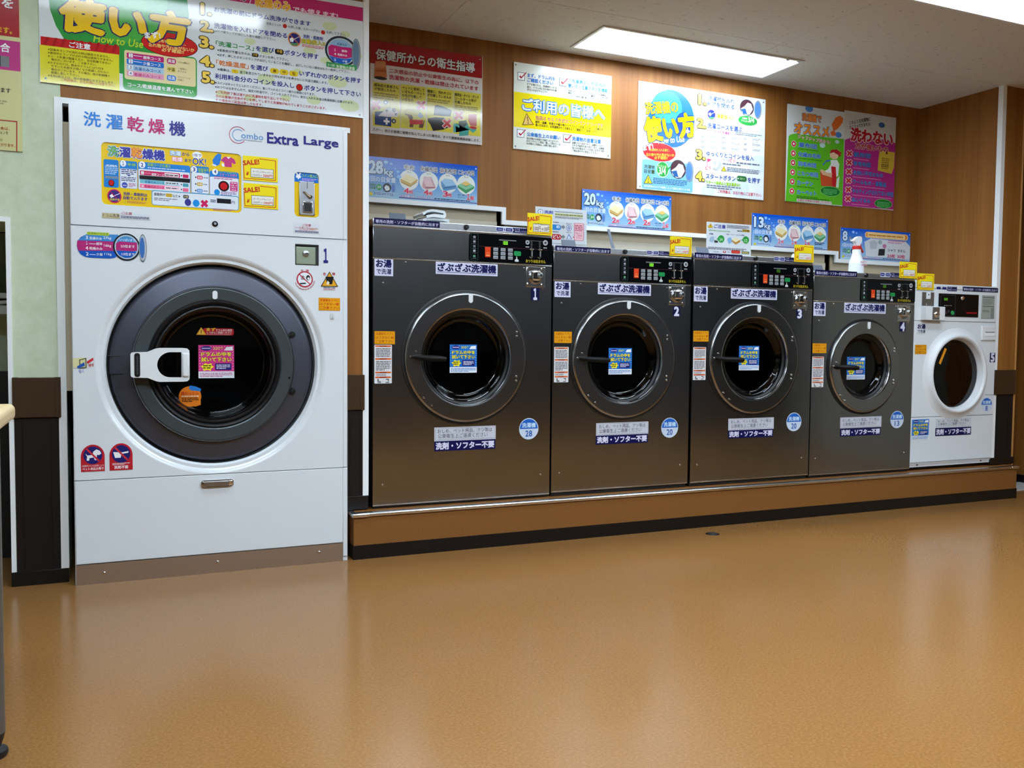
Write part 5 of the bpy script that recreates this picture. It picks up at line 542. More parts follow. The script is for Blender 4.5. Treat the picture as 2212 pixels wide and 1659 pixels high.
PLACE={
'w1':[('auto_sticker',1.0857,1.5291,.3186,.0289),('close_door_sticker',1.6924,1.5294,.1702,.023),('hot_water_sticker',1.0876,1.2928,.0884,.0795),('splash_washer_sticker',1.3843,1.3123,.3176,.0578),('number_sticker',1.883,1.2013,.046,.0617),('pinch_sticker_w',1.0879,.9783,.0975,.0596),('caution_label',1.0878,.7961,.0831,.1793),('diaper_notice',1.3809,.5163,.3179,.0663),('no_detergent_banner',1.3812,.4683,.3157,.048),('capacity_badge',1.8249,.5073,.1065,.107),('wipe_drum_sticker',1.4713,.8416,.1408,.1372)],
'w2':[('auto_sticker',2.0177,1.4503,.3181,.0284),('close_door_sticker',2.5547,1.4588,.1388,.0222),('hot_water_sticker',2.0137,1.2212,.0902,.0775),('splash_washer_sticker',2.2629,1.2424,.3197,.0584),('number_sticker',2.724,1.1376,.0449,.0544),('pinch_sticker_w',2.0148,.99,.0994,.0575),('caution_label',2.0155,.7912,.082,.1791),('wipe_drum_sticker',2.3545,.8273,.1418,.1388),('diaper_notice',2.2633,.511,.3173,.0661),('no_detergent_banner',2.2621,.4653,.3161,.0469),('capacity_badge',2.6613,.4854,.1086,.1084)],
'w3':[('auto_sticker',2.8589,1.4542,.3183,.0305),('close_door_sticker',3.3989,1.4632,.1437,.0244),('hot_water_sticker',2.8568,1.2211,.0893,.0811),('splash_washer_sticker',3.1032,1.2433,.3204,.057),('number_sticker',3.5684,1.14,.0444,.0575),('pinch_sticker_w',2.8585,1.0042,.1004,.058),('caution_label',2.86,.7943,.0833,.1795),('wipe_drum_sticker',3.1982,.8443,.1413,.1379),('diaper_notice',3.1037,.5113,.3188,.0654),('no_detergent_banner',3.1037,.4664,.3153,.0445),('capacity_badge',3.5129,.4919,.111,.1082)],
'w4':[('auto_sticker',3.7017,1.3947,.321,.0318),('close_door_sticker',4.206,1.4042,.1557,.0279),('hot_water_sticker',3.6934,1.1598,.0906,.0794),('splash_washer_sticker',3.9274,1.1825,.3292,.0592),('number_sticker',4.3752,1.0773,.0502,.0584),('pinch_sticker_w',3.6941,.9429,.1039,.057),('caution_label',3.6942,.7444,.0872,.1786),('wipe_drum_sticker',3.9991,.7847,.1451,.1362),('diaper_notice',3.9204,.4969,.3283,.0644),('no_detergent_banner',3.9221,.4478,.3215,.0454),('capacity_badge',4.322,.4832,.1107,.1071)],
'w5':[('hot_water_sticker',4.5204,1.0637,.08,.0645),('pinch_sticker_w',4.5103,.9386,.0991,.0586),('diaper_notice',4.7113,.4773,.313,.053),('no_detergent_banner',4.7089,.4217,.3207,.0513),('capacity_badge',5.1127,.5644,.1045,.0944),('number_sticker',5.2007,.8873,.05,.0617),('auto_sticker',4.9112,1.3392,.3233,.0291),('wipe_drum_sticker',4.5057,.4055,.1453,.1263)],
'sale':[('c1',.498,1.6682,.1434,.1023),('c2',.5005,1.5532,.1421,.1027)],
}
# ------------------------------------------------------------------ materials
MATS = {}
def lin(h):
    h = h.lstrip('#'); r = []
    for i in (0,2,4):
        c = int(h[i:i+2],16)/255; r.append(c/12.92 if c <= .04045 else ((c+.055)/1.055)**2.4)
    return (*r,1)
def nodes(m): return m.node_tree.nodes, m.node_tree.links
def mat(name, col, rough=.5, metal=0, spec=.5, coat=0, coat_r=.05, emit=None, es=0):
    if name in MATS: return MATS[name]
    m = bpy.data.materials.new(name); m.use_nodes = True; p = m.node_tree.nodes['Principled BSDF']
    p.inputs['Base Color'].default_value = lin(col) if isinstance(col,str) else (*col,1)
    p.inputs['Roughness'].default_value = rough; p.inputs['Metallic'].default_value = metal
    p.inputs['Specular IOR Level'].default_value = spec; p.inputs['Coat Weight'].default_value = coat; p.inputs['Coat Roughness'].default_value = coat_r
    if emit: p.inputs['Emission Color'].default_value = lin(emit) if isinstance(emit,str) else (*emit,1); p.inputs['Emission Strength'].default_value = es
    MATS[name] = m; return m
def ink(hexc, gloss=.35):
    if not isinstance(hexc,str): return mat('ink_%d_%d_%d_%02d' % (*hexc, int(gloss*100)), tuple((c/255)**2.2 for c in hexc), gloss, 0, .65 if gloss<.1 else .35 if gloss<.25 else .2)
    return mat('ink_%s_%02d' % (hexc.lstrip('#'), int(gloss*100)), hexc, gloss, 0, .65 if gloss<.1 else .35 if gloss<.25 else .2)
def N(m, t, **kw):
    n = m.node_tree.nodes.new(t)
    for k, v in kw.items(): setattr(n, k, v)
    return n
def objcoord(m, scale):
    tc = N(m,'ShaderNodeTexCoord'); mp = N(m,'ShaderNodeMapping'); mp.inputs['Scale'].default_value = scale
    m.node_tree.links.new(tc.outputs['Object'], mp.inputs['Vector']); return mp
def noise(m, vec, sc, det=2, rough=.5):
    n = N(m,'ShaderNodeTexNoise'); n.inputs['Scale'].default_value = sc; n.inputs['Detail'].default_value = det; n.inputs['Roughness'].default_value = rough
    m.node_tree.links.new(vec.outputs[0], n.inputs['Vector']); return n
def ramp(m, fac, stops):
    r = N(m,'ShaderNodeValToRGB'); e = r.color_ramp.elements
    while len(e) < len(stops): e.new(.5)
    for i,(p,c) in enumerate(stops): e[i].position = p; e[i].color = lin(c) if isinstance(c,str) else (*c,1)
    m.node_tree.links.new(fac, r.inputs[0]); return r
def bump(m, h, strength, dist):
    b = N(m,'ShaderNodeBump'); b.inputs['Strength'].default_value = strength; b.inputs['Distance'].default_value = dist
    m.node_tree.links.new(h, b.inputs['Height']); m.node_tree.links.new(b.outputs[0], m.node_tree.nodes['Principled BSDF'].inputs['Normal']); return b
def P(m): return m.node_tree.nodes['Principled BSDF']

# wood-grain wall sheet, vertical figure
m = mat('wood_wall', '#a8703a', .5, 0, .3); v = objcoord(m,(1,1,.035)); n = noise(m,v,9,4,.6)
v2 = objcoord(m,(1,1,.012)); n2 = noise(m,v2,55,3,.6)
mx = N(m,'ShaderNodeMath',operation='MULTIPLY_ADD'); mx.inputs[1].default_value = .45
m.node_tree.links.new(n2.outputs[0], mx.inputs[0]); m.node_tree.links.new(n.outputs[0], mx.inputs[2])
r = ramp(m, mx.outputs[0], [(.45,'#744519'),(.7,'#885622'),(.95,'#97642b')]); m.node_tree.links.new(r.outputs[0], P(m).inputs['Base Color'])
# green wallpaper
m = mat('green_wallpaper', '#b9c4a4', .7); v = objcoord(m,(1,1,1)); n = noise(m,v,14,5,.65)
r = ramp(m, n.outputs[0], [(.3,'#bccaaa'),(.6,'#cad6ba'),(.8,'#d4dec8')]); m.node_tree.links.new(r.outputs[0], P(m).inputs['Base Color'])
n = noise(m,v,260,2); bump(m,n.outputs[0],.25,.002)
# ceiling boards with short dark worm-holes
m = mat('ceiling_board', '#cfc8bc', .85); v = objcoord(m,(.35,1,1)); n = noise(m,v,70,2,.5)
r = ramp(m, n.outputs[0], [(.0,'#c9c2b5'),(.645,'#cdc6ba'),(.70,'#a59d90')]); m.node_tree.links.new(r.outputs[0], P(m).inputs['Base Color'])
# floor: speckled golden sheet vinyl, waxed
m = mat('floor_vinyl', '#b58048', .23, 0, .30); v = objcoord(m,(1,1,1)); n = noise(m,v,130,3,.7); nb = noise(m,v,1.3,1,.4)
r = ramp(m, n.outputs[0], [(.3,'#80582c'),(.5,'#8a6134'),(.72,'#966d40')])
mixc = N(m,'ShaderNodeMixRGB',blend_type='MULTIPLY'); mixc.inputs[0].default_value = .2
rb = ramp(m, nb.outputs[0], [(.3,(.80,.80,.80)),(.7,(1,1,1))])
m.node_tree.links.new(r.outputs[0], mixc.inputs[1]); m.node_tree.links.new(rb.outputs[0], mixc.inputs[2]); m.node_tree.links.new(mixc.outputs[0], P(m).inputs['Base Color'])
rr = ramp(m, nb.outputs[0], [(.3,(.185,.185,.185)),(.7,(.215,.215,.215))]); m.node_tree.links.new(rr.outputs[0], P(m).inputs['Roughness'])
n3 = noise(m,v,35,2); bump(m,n3.outputs[0],.006,.001)
# platform covering: same family, matte
m = mat('platform_sheet', '#a4682f', .4, 0, .4); v = objcoord(m,(1,1,1)); n = noise(m,v,150,3,.7)
r = ramp(m, n.outputs[0], [(.3,'#774d22'),(.55,'#835528'),(.75,'#8d6030')]); m.node_tree.links.new(r.outputs[0], P(m).inputs['Base Color'])
# stainless sheet: brushed, gently wavy
def steel(name, col, rough, wave):
    m = mat(name, col, rough, 1.0); v = objcoord(m,(1,1,1)); n = noise(m,v,2.6,1,.4)
    vb = objcoord(m,(.02,1,1)); nb = noise(m,vb,420,2,.6)
    a = N(m,'ShaderNodeMath',operation='MULTIPLY_ADD'); a.inputs[1].default_value = .012; m.node_tree.links.new(nb.outputs[0], a.inputs[0]); m.node_tree.links.new(n.outputs[0], a.inputs[2])
    bump(m,a.outputs[0],wave,.02); return m
steel('stainless', (.31,.317,.325), .21, .16)
steel('stainless_door', (.33,.335,.34), .22, .02)
steel('stainless_kick', (.66,.63,.62), .36, .05)
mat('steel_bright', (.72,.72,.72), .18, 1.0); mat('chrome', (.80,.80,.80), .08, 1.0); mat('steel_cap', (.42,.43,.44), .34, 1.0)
mat('aluminium', (.78,.80,.82), .24, 1.0)
mat('white_enamel', '#dde3e6', .22, 0, .5, .25, .08); mat('white_plastic', '#e0e4e6', .35); mat('white_trim', '#eef2f2', .4); mat('door_grey', '#50535f', .38, .65); mat('door_plate', '#50575a', .36, .6)
mat('black_rubber', '#0b0b0d', .45); mat('black_gloss', '#07080b', .16, 0, .25); mat('black_plastic', '#0a0a0c', .38); mat('handle_black', '#050506', .5, 0, .25); mat('dark_cabinet', '#141518', .5)
mat('baseboard_black', '#0c0b0b', .35); mat('dado_dark', '#1c1411', .6, 0, .2); mat('rail_brown', '#3d2a18', .55, 0, .2); mat('beige_steel', '#c0b296', .5); mat('beige_pale', '#d6cdb8', .5)
mat('drum_steel', (.05,.05,.052), .35, 1.0); mat('flap_grey', '#59616f', .5); mat('plate_green', '#98a58e', .35, .4); mat('info_plate', '#9aa39a', .4)
mat('towel_cloth', '#dfe5e6', .9); mat('orange_plastic', '#d8873a', .4); mat('red_plastic', '#c4261c', .35); mat('bottle_white', '#e6e9ec', .35); mat('table_wood', '#cdb585', .4); mat('table_edge', '#a89a86', .45); mat('leg_metal', '#6b6a66', .4, .6)
mat('dark_wood', '#5a3a1e', .5); mat('light_wood_edge', '#b07f46', .5); mat('night_glass', '#06080c', .06, 0, .5); mat('window_frame', '#3a3a3c', .4, .7); mat('threshold', '#c9ccca', .4); mat('clear_hook', '#cfd6d4', .2)
mat('room_wall', '#565c64', .8); mat('room_pale', '#7c7a70', .8); mat('room_dark', '#3a3632', .7)
for nm_,k_ in (('lamp_diffuser_alcove',1.3),('lamp_diffuser_row',.80),('lamp_diffuser_hall',3.3)): mat(nm_, '#ffffff', .5, 0, .2, 0, .1, (.80,.95,1.10), LIGHT*k_)
mat('lamp_frame', '#d5d4d0', .4)
mat('display_green', '#0a1a06', .3, 0, .3, 0, .1, (.28,1.0,.05), 1.6)
mat('display_dim', '#0a1a06', .3, 0, .3, 0, .1, (.20,.75,.04), .35)
# thin glass: tinted transparency under a mirror-like fresnel coat
m = mat('door_glass', '#ffffff', .02); nt = m.node_tree; nt.nodes.remove(P(m)); out = [n for n in nt.nodes if n.type=='OUTPUT_MATERIAL'][0]
fr = N(m,'ShaderNodeFresnel'); fr.inputs[0].default_value = 1.5; tr = N(m,'ShaderNodeBsdfTransparent'); tr.inputs[0].default_value = (.42,.46,.50,1)
gl = N(m,'ShaderNodeBsdfGlossy'); gl.inputs['Roughness'].default_value = .03; mxs = N(m,'ShaderNodeMixShader')
nt.links.new(fr.outputs[0],mxs.inputs[0]); nt.links.new(tr.outputs[0],mxs.inputs[1]); nt.links.new(gl.outputs[0],mxs.inputs[2]); nt.links.new(mxs.outputs[0],out.inputs[0])

# ------------------------------------------------------------------ mesh helpers
ORG = {}
class MB:
    """collects shapes in world metres, build() links them as one mesh object"""
    def __init__(s): s.bm = bmesh.new(); s.mats = []; s.fl = s.bm.faces.layers.int.new('flat')
    def mi(s, m):
        if isinstance(m,str): m = MATS[m]
        if m not in s.mats: s.mats.append(m)
        return s.mats.index(m)
    def faces(s, vs, fs, m, smooth=False):
        i = s.mi(m); bv = [s.bm.verts.new(v) for v in vs]; out = []
        for f in fs:
            try: q = s.bm.faces.new([bv[k] for k in f])
            except ValueError: continue
            q.material_index = i; q.smooth = smooth; out.append(q)
        return s
    def box(s, x0,x1,y0,y1,z0,z1, m, r=0, seg=2):
        if r <= 0:
            vs = [(x0,y0,z0),(x1,y0,z0),(x1,y1,z0),(x0,y1,z0),(x0,y0,z1),(x1,y0,z1),(x1,y1,z1),(x0,y1,z1)]
            return s.faces(vs,[(0,3,2,1),(4,5,6,7),(0,1,5,4),(1,2,6,5),(2,3,7,6),(3,0,4,7)],m)
        b = bmesh.new(); bmesh.ops.create_cube(b,size=1)
        for v in b.verts: v.co = ((x0+x1)/2+v.co.x*(x1-x0),(y0+y1)/2+v.co.y*(y1-y0),(z0+z1)/2+v.co.z*(z1-z0))
        bmesh.ops.bevel(b,geom=b.edges[:],offset=r,segments=seg,profile=.5,affect='EDGES')
        b.normal_update(); return s.merge(b,m,True,True)
    def merge(s, b, m, smooth=False, crisp=False):
        b.verts.index_update(); vs = [v.co.copy() for v in b.verts]; fs = [[v.index for v in f.verts] for f in b.faces]; flat=[crisp and max(abs(c) for c in f.normal)>.9999 for f in b.faces]; b.free()
        i = s.mi(m); bv = [s.bm.verts.new(v) for v in vs]
        for f,fl in zip(fs,flat): q = s.bm.faces.new([bv[k] for k in f]); q.material_index = i; q.smooth = smooth; q[s.fl] = int(fl)
        return s
    def lathe(s, prof, c, m, axis='y', seg=64, smooth=True, closed=False):
        """prof: (radius, along-axis) pairs; c: centre point"""
        pr=[prof[0]]
        for a,b in zip(prof[:-1],prof[1:]):              # hold the edges of wide flat rings
            if math.hypot(b[0]-a[0],b[1]-a[1])>.02: pr+=[(a[0]+(b[0]-a[0])*t,a[1]+(b[1]-a[1])*t) for t in (.04,.96)]
            pr.append(b)
        prof=pr; vs=[];fs=[];n=len(prof)
        for k in range(seg):
            a = 2*math.pi*k/seg; ca,sa = math.cos(a),math.sin(a)
            for r,h in prof:
                if axis=='y': vs.append((c[0]+r*ca,c[1]+h,c[2]+r*sa))
                elif axis=='z': vs.append((c[0]+r*ca,c[1]+r*sa,c[2]+h))
                else: vs.append((c[0]+h,c[1]+r*ca,c[2]+r*sa))
        for k in range(seg):
            k2=(k+1)%seg
            for i in range(n if closed else n-1):
                j=(i+1)%n; a,b,cc,d = k*n+i,k*n+j,k2*n+j,k2*n+i
                f=[a,b,cc,d]
                if prof[i][0]<1e-7: f=[a,b,cc]
                elif prof[j][0]<1e-7: f=[a,b,d]
                fs.append(f)
        i0=len(s.bm.verts); s.faces(vs,fs,m,smooth); return s
    def cyl(s, p, r, h, m, axis='y', seg=20):
        return s.lathe([(0,0),(r*.9,0),(r,h*.12),(r,h),(0,h)] if h>0 else [(0,0),(r,0),(r,h),(0,h)],p,m,axis,seg)
    def tube(s, pts, r, m, seg=10, rs=None, flat=1):
        pts=[Vector(p) for p in pts]; vs=[];fs=[]; up=Vector((0,0,1))
        for k,p in enumerate(pts):
            t=(pts[min(k+1,len(pts)-1)]-pts[max(k-1,0)]).normalized(); a=t.cross(up)
            if a.length<.01: a=t.cross(Vector((0,1,0)))
            a.normalize(); b=a.cross(t).normalized(); rr=rs[k] if rs else r
            for j in range(seg): th=2*math.pi*j/seg; vs.append(p+a*math.cos(th)*rr+b*math.sin(th)*rr*flat)
        for k in range(len(pts)-1):
            for j in range(seg): j2=(j+1)%seg; fs.append((k*seg+j,k*seg+j2,(k+1)*seg+j2,(k+1)*seg+j))
        fs.append(tuple(range(seg))[::-1]); fs.append(tuple((len(pts)-1)*seg+j for j in range(seg)))
        return s.faces(vs,fs,m,True)
    def plate(s, outer, holes, y0, y1, m, mside=None):
        """sheet in the XZ plane with holes; loops of (x,z); y0 front, y1 back"""
        b=bmesh.new()
        for y in (y0,y1):
            es=[]
            for lp in [outer]+holes:
                vs=[b.verts.new((x,y,z)) for x,z in lp]
                for k in range(len(vs)): es.append(b.edges.new((vs[k],vs[(k+1)%len(vs)])))
            r=bmesh.ops.triangle_fill(b,use_beauty=True,use_dissolve=False,edges=es,normal=(0,-1 if y==y0 else 1,0))
            for f in [g for g in r['geom'] if isinstance(g,bmesh.types.BMFace)]:
                f.normal_update()
                if (f.normal.y<0)!=(y==y0): f.normal_flip()
        s.merge(b,m)
        for li,lp in enumerate([outer]+holes):
            n=len(lp); vs=[(x,y0,z) for x,z in lp]+[(x,y1,z) for x,z in lp]
            ar=sum(lp[k][0]*lp[(k+1)%n][1]-lp[(k+1)%n][0]*lp[k][1] for k in range(n)); ccw=(ar>0)==(li==0)
            s.faces(vs,[((k,k+n,(k+1)%n+n,(k+1)%n) if ccw else (k,(k+1)%n,(k+1)%n+n,k+n)) for k in range(n)],mside or m,n>12)
        return s
    def build(s, name, parent=None, org=None, smooth_angle=40):
        me=bpy.data.meshes.new(name)
        o=Vector(ORG[parent.name] if parent else (org or (0,0,0)))
        bmesh.ops.translate(s.bm,verts=s.bm.verts[:],vec=-o); s.bm.normal_update()
        if smooth_angle:
            th=math.radians(smooth_angle)
            for e in s.bm.edges:                       # keep flat faces flat, round only what is round
                lf=e.link_faces
                if len(lf)==2: e.smooth = lf[0].normal.angle(lf[1].normal,0)<th and not (lf[0][s.fl] or lf[1][s.fl])
        s.bm.to_mesh(me); s.bm.free()
        for m_ in s.mats: me.materials.append(m_)
        ob=bpy.data.objects.new(name,me); COL.objects.link(ob)
        if parent: ob.parent=parent
        else: ob.location=o
        ORG[ob.name]=tuple(o); return ob
def thing(name, label, cat, loc, group=None):
    o=bpy.data.objects.new(name,None); COL.objects.link(o); o.location=loc; o.empty_display_size=.1; ORG[o.name]=tuple(loc); tag(o,label,cat,group); return o
def tag(o, label=None, cat=None, group=None, kind=None):
    if label: o['label']=label
    if cat: o['category']=cat
    if group: o['group']=group
    if kind: o['kind']=kind
    return o
def struct(name, mb, parent=None, label=None):
    o=mb.build(name,parent)
    if not parent: o['kind']='structure'
    if label: o['label']=label
    return o
def circ(cx,cz,r,n=64): return [(cx+r*math.cos(2*math.pi*k/n),cz+r*math.sin(2*math.pi*k/n)) for k in range(n)]
def rrect(x0,z0,w,h,r,n=5):
    r=max(min(r,w/2-1e-6,h/2-1e-6),1e-6); p=[]
    for cx,cz,a0 in ((x0+w-r,z0+r,-90),(x0+w-r,z0+h-r,0),(x0+r,z0+h-r,90),(x0+r,z0+r,180)):
        for k in range(n): a=math.radians(a0+90*k/(n-1)); p.append((cx+r*math.cos(a),cz+r*math.sin(a)))
    return p

# ------------------------------------------------------------------ lettering and print
TXT = {}
def text_geo(keys):
    """(string, boldness, shear) -> flat triangles of the lettering"""
    keys=[k for k in dict.fromkeys(keys) if k not in TXT]; obs=[]
    for t,b,sh in keys:
        c=bpy.data.curves.new('t','FONT'); c.body=t; c.size=1; c.offset=b; c.shear=sh; c.resolution_u=2; c.dimensions='2D'; c.fill_mode='FRONT'
        o=bpy.data.objects.new('t',c); COL.objects.link(o); obs.append(o)
    dg=bpy.context.evaluated_depsgraph_get()
    for k,o in zip(keys,obs):
        me=bpy.data.meshes.new_from_object(o.evaluated_get(dg))
        TXT[k]=([(v.co.x,v.co.y) for v in me.vertices],[tuple(p.vertices) for p in me.polygons]); bpy.data.meshes.remove(me)
    for o in obs: c=o.data; bpy.data.objects.remove(o); bpy.data.curves.remove(c)
def tkeys(items):
    ks=[]
    for it in items:
        if it[0]=='T': sh=it[10] if len(it)>10 else 0; ks.append(('１' if it[1]=='1' else it[1],0,sh))
    return ks
def clip(poly,W,H):
    for ax,lim,sg in ((0,0,1),(0,W,-1),(1,0,1),(1,H,-1)):
        out=[]
        for i in range(len(poly)):
            a,b=poly[i-1],poly[i]; da,db=sg*(a[ax]-lim),sg*(b[ax]-lim)
            if (da>=0)!=(db>=0): t=da/(da-db); out.append((a[0]+(b[0]-a[0])*t,a[1]+(b[1]-a[1])*t))
            if db>=0: out.append(b)
        poly=out
        if not poly: break
    return poly
def printed(parent, key, X0, Z0, W, H, Y, gloss=.35, extra=(), items=None, noclip=False, single=None):
    """printed layer of a board or sticker, grouped into lettering / small print / artwork meshes"""
    d=PRINTS[key]; w,h=d[1],d[2]; sx,sz=W/w,H/h; its=list(d[6] if items is None else items)+list(extra); text_geo(tkeys(its))
    parts={}; grad=[]; ii=0
    for it in [i_ for i_ in its if i_[0]=='G']:      # printed colour gradient as a stack of bands
        _,x,z,rw,rh,n,c0,c1,l=it
        for q in range(n):
            t=(q/(n-1))**.8; grad.append(('R',x,z+rh*(1-(q+1)/n),rw,rh/n,tuple(int(a*(1-t)+b*t) for a,b in zip(c0,c1)),l))
    for it in grad+[i_ for i_ in its if i_[0]!='G']:
        k=it[0]; part={'T':'lettering','D':'small_print'}.get(k,'artwork'); mb=parts.setdefault(single or part,MB())
        polys=[]; tri=None
        if k=='T':
            _,t,x,z,tw,th,col,l=it[:8]; t='１' if t=='1' else t; b=it[8] if len(it)>8 else 0; r=it[9] if len(it)>9 else 0; sh=it[10] if len(it)>10 else 0
            vs,fs=TXT[(t,0,sh)]; base=vs
            if not base or not vs: continue
            bx0=min(v[0] for v in base); bx1=max(v[0] for v in base); by0=min(v[1] for v in base); by1=max(v[1] for v in base)
            kx=tw/max(bx1-bx0,1e-4); ky=th/max(by1-by0,1e-4)
            if t in ('１','+','i') and kx>ky: x+=(tw-(bx1-bx0)*ky)/2; tw=(bx1-bx0)*ky; kx=ky      # keep slim glyphs slim
            R=math.radians(r); cx,cz=x+tw/2,z+th/2
            ex,ez=abs(b)*kx,abs(b)*ky; big=th*sz>.011
            if b<=.008 or th*sz<.005: sh_=[(0,0)]
            elif not big: sh_=[(-ex,0),(ex,0)]
            elif b<=.032: sh_=[(-.7*ex,-.7*ez),(.7*ex,-.7*ez),(.7*ex,.7*ez),(-.7*ex,.7*ez)]
            else: sh_=[(ex*math.cos(a*math.pi/4),ez*math.sin(a*math.pi/4)) for a in range(8)]+[(0,0)]
            tri=[]
            for ox,oz in sh_:
                pts=[]
                for vx,vy in vs:
                    px,pz=x+(vx-bx0)*kx+ox,z+(vy-by0)*ky+oz
                    if r: dx,dz=px-cx,pz-cz; px,pz=cx+dx*math.cos(R)-dz*math.sin(R),cz+dx*math.sin(R)+dz*math.cos(R)
                    pts.append((px,pz))
                tri.append(pts)
            tri=(tri,fs)
        elif k=='R': _,x,z,rw,rh,col,l=it[:7]; rad=it[7] if len(it)>7 else 0; polys=[rrect(x,z,rw,rh,rad) if rad else [(x,z),(x+rw,z),(x+rw,z+rh),(x,z+rh)]]
        elif k=='E': _,cx,cz,rx,rz,col,l=it[:7]; n=28 if rx*sx>.01 else 12; polys=[[(cx+rx*math.cos(2*math.pi*q/n),cz+rz*math.sin(2*math.pi*q/n)) for q in range(n)]]
        elif k=='P':
            _,p,col,l=it[:4]; p=list(p)
            if sum(p[q-1][0]*p[q][1]-p[q][0]*p[q-1][1] for q in range(len(p)))<0: p=p[::-1]
            polys=[p]
        elif k=='L':
            _,p,wd,col,l=it[:5]
            for a,b in zip(p[:-1],p[1:]):
                dx,dz=b[0]-a[0],b[1]-a[1]; L=math.hypot(dx,dz) or 1; nx,nz=-dz/L*wd/2,dx/L*wd/2; ex,ez=dx/L*wd*.45,dz/L*wd*.45
                polys.append([(a[0]-nx-ex,a[1]-nz-ez),(b[0]-nx+ex,b[1]-nz+ez),(b[0]+nx+ex,b[1]+nz+ez),(a[0]+nx-ex,a[1]+nz-ez)])
        elif k=='D':
            _,x,z,rw,rh,n,col,l=it[:8]; lh=rh/n
            for q in range(n):
                zz=z+rh-(q+1)*lh+lh*.2; xx=x; end=x+rw*(1 if q<n-1 or n==1 else random.uniform(.6,1))
                while xx<end-lh*.3:
                    dw=min(random.uniform(.7,2.6)*lh,end-xx); polys.append([(xx,zz),(xx+dw,zz),(xx+dw,zz+lh*.55),(xx,zz+lh*.55)]); xx+=dw+lh*random.uniform(.15,.4)
        y=Y-.0002-l*.0003-(ii%3)*.00001; m_=ink(col,gloss); ii+=1
        if tri:
            for q,pts in enumerate(tri[0]): mb.faces([(X0+a*sx,y-q*.00003,Z0+c*sz) for a,c in pts],tri[1],m_)
        for q,p in enumerate(polys):
            if not d[5] and not noclip: p=clip(p,w,h)
            if len(p)>2: mb.faces([(X0+a*sx,y-(q%2)*.00003,Z0+c*sz) for a,c in p],[tuple(range(len(p)))],m_)
    obs=[mb.build(n,parent,smooth_angle=0) for n,mb in parts.items()]
    for o_ in obs:
        if o_.name.startswith('small_print'): o_['kind']='stuff'
    return obs
def sticker(parent, name, key, X0,Z0,W,H,Y, gloss=.3, extra=(), bg=None, label=None, rad=0):
    d=PRINTS[key]; mb=MB(); bg=bg or d[4]
    if bg: mb.plate(rrect(X0,Z0,W,H,rad or .0015),[],Y,Y+.0008,ink(bg,gloss)); o=mb.build(name,parent); printed(o,key,X0,Z0,W,H,Y,gloss,extra)
    else: o=printed(parent,key,X0,Z0,W,H,Y,gloss,extra,single=name)[0]
    if label: o['label']=label
    return o
def board(name, key, label, cat, bg, Y=None, thick=.004, gloss=.2, extra=(), place=None, screws=()):
    d=PRINTS[key]; (X0,Z0),W,H,Y0=d[0],d[1],d[2],d[3]; Y=Y0 if Y is None else Y
    if place: X0,Z0,W,H=place
    mb=MB(); mb.box(X0,X0+W,Y,Y+thick,Z0,Z0+H,ink(bg,gloss)); o=mb.build(name,None,(X0+W/2,Y+thick,Z0)); tag(o,label,cat); ORG[o.name]=(X0+W/2,Y+thick,Z0)
    printed(o,key,X0,Z0,W,H,Y,gloss,extra)
    return o
# ------------------------------------------------------------------ the setting
YA, YB, YW, HC = .085, .735, .075, 2.67      # pier wall plane, alcove wall plane, washer fronts, ceiling height
XL, XR, YF, YR = -3.2, 6.0, -6.6, 2.2        # room extents
mb=MB(); mb.box(XL,XR,YF,YR,-.08,0,'floor_vinyl'); struct('floor',mb)
# ceiling: boards with recessed joints, openings left for the lamps
LAMPS=[(2.3885,3.7225,.262,.610)]+[(x,x+1.334,-1.06,-.712) for x in (-.60,1.45,3.50)]+[(x,x+1.334,-3.0,-2.65) for x in (-.60,1.45,3.50)]
mb=MB(); mb.box(XL,XR,YF,YR,HC+.15,HC+.20,'ceiling_board'); ceil=struct('ceiling',mb)
xs=[XL]+[1.597-1.82*k for k in (2,1)]+[1.597,3.417,5.237]+[XR]; xs=sorted(x for x in xs if XL<=x<=XR)
ys=[YF]; y=.095-.91*7
while y<YR: ys.append(y) if y>YF else None; y+=.91
ys.append(YR); g=.0012
for i in range(len(xs)-1):
    for j in range(len(ys)-1):
        x0,x1,y0,y1=xs[i]+g,xs[i+1]-g,ys[j]+g,ys[j+1]-g
        if x1-x0<.02 or y1-y0<.02: continue
        rects=[(x0,x1,y0,y1)]
        for lx0,lx1,ly0,ly1 in LAMPS:                    # cut the lamp wells out of the board
            nr=[]
            for a0,a1,b0,b1 in rects:
                if lx1<=a0 or lx0>=a1 or ly1<=b0 or ly0>=b1: nr.append((a0,a1,b0,b1)); continue
                m0,m1=max(a0,lx0),min(a1,lx1)
                if lx0>a0: nr.append((a0,lx0,b0,b1))
                if lx1<a1: nr.append((lx1,a1,b0,b1))
                if ly0>b0: nr.append((m0,m1,b0,ly0))
                if ly1<b1: nr.append((m0,m1,ly1,b1))
            rects=nr
        if not rects: continue
        mb=MB()
        for a0,a1,b0,b1 in rects: mb.box(a0,a1,b0,b1,HC,HC+.012,'ceiling_board')
        mb.build('ceiling_board',ceil)
# left green wall with its opening
mb=MB(); mb.box(XL,-1.40,YA,.5,0,HC,'green_wallpaper'); mb.box(-1.40,-.191,YA,.5,1.449,HC,'green_wallpaper'); mb.box(-.388,-.191,YA,.5,0,1.449,'green_wallpaper'); struct('wall_left',mb)
mb=MB(); mb.box(-1.40,-.388,1.05,1.10,0,1.5,'green_wallpaper'); mb.box(-1.40,-.388,1.03,1.05,.0,.86,'dado_dark'); struct('wall_recess',mb)
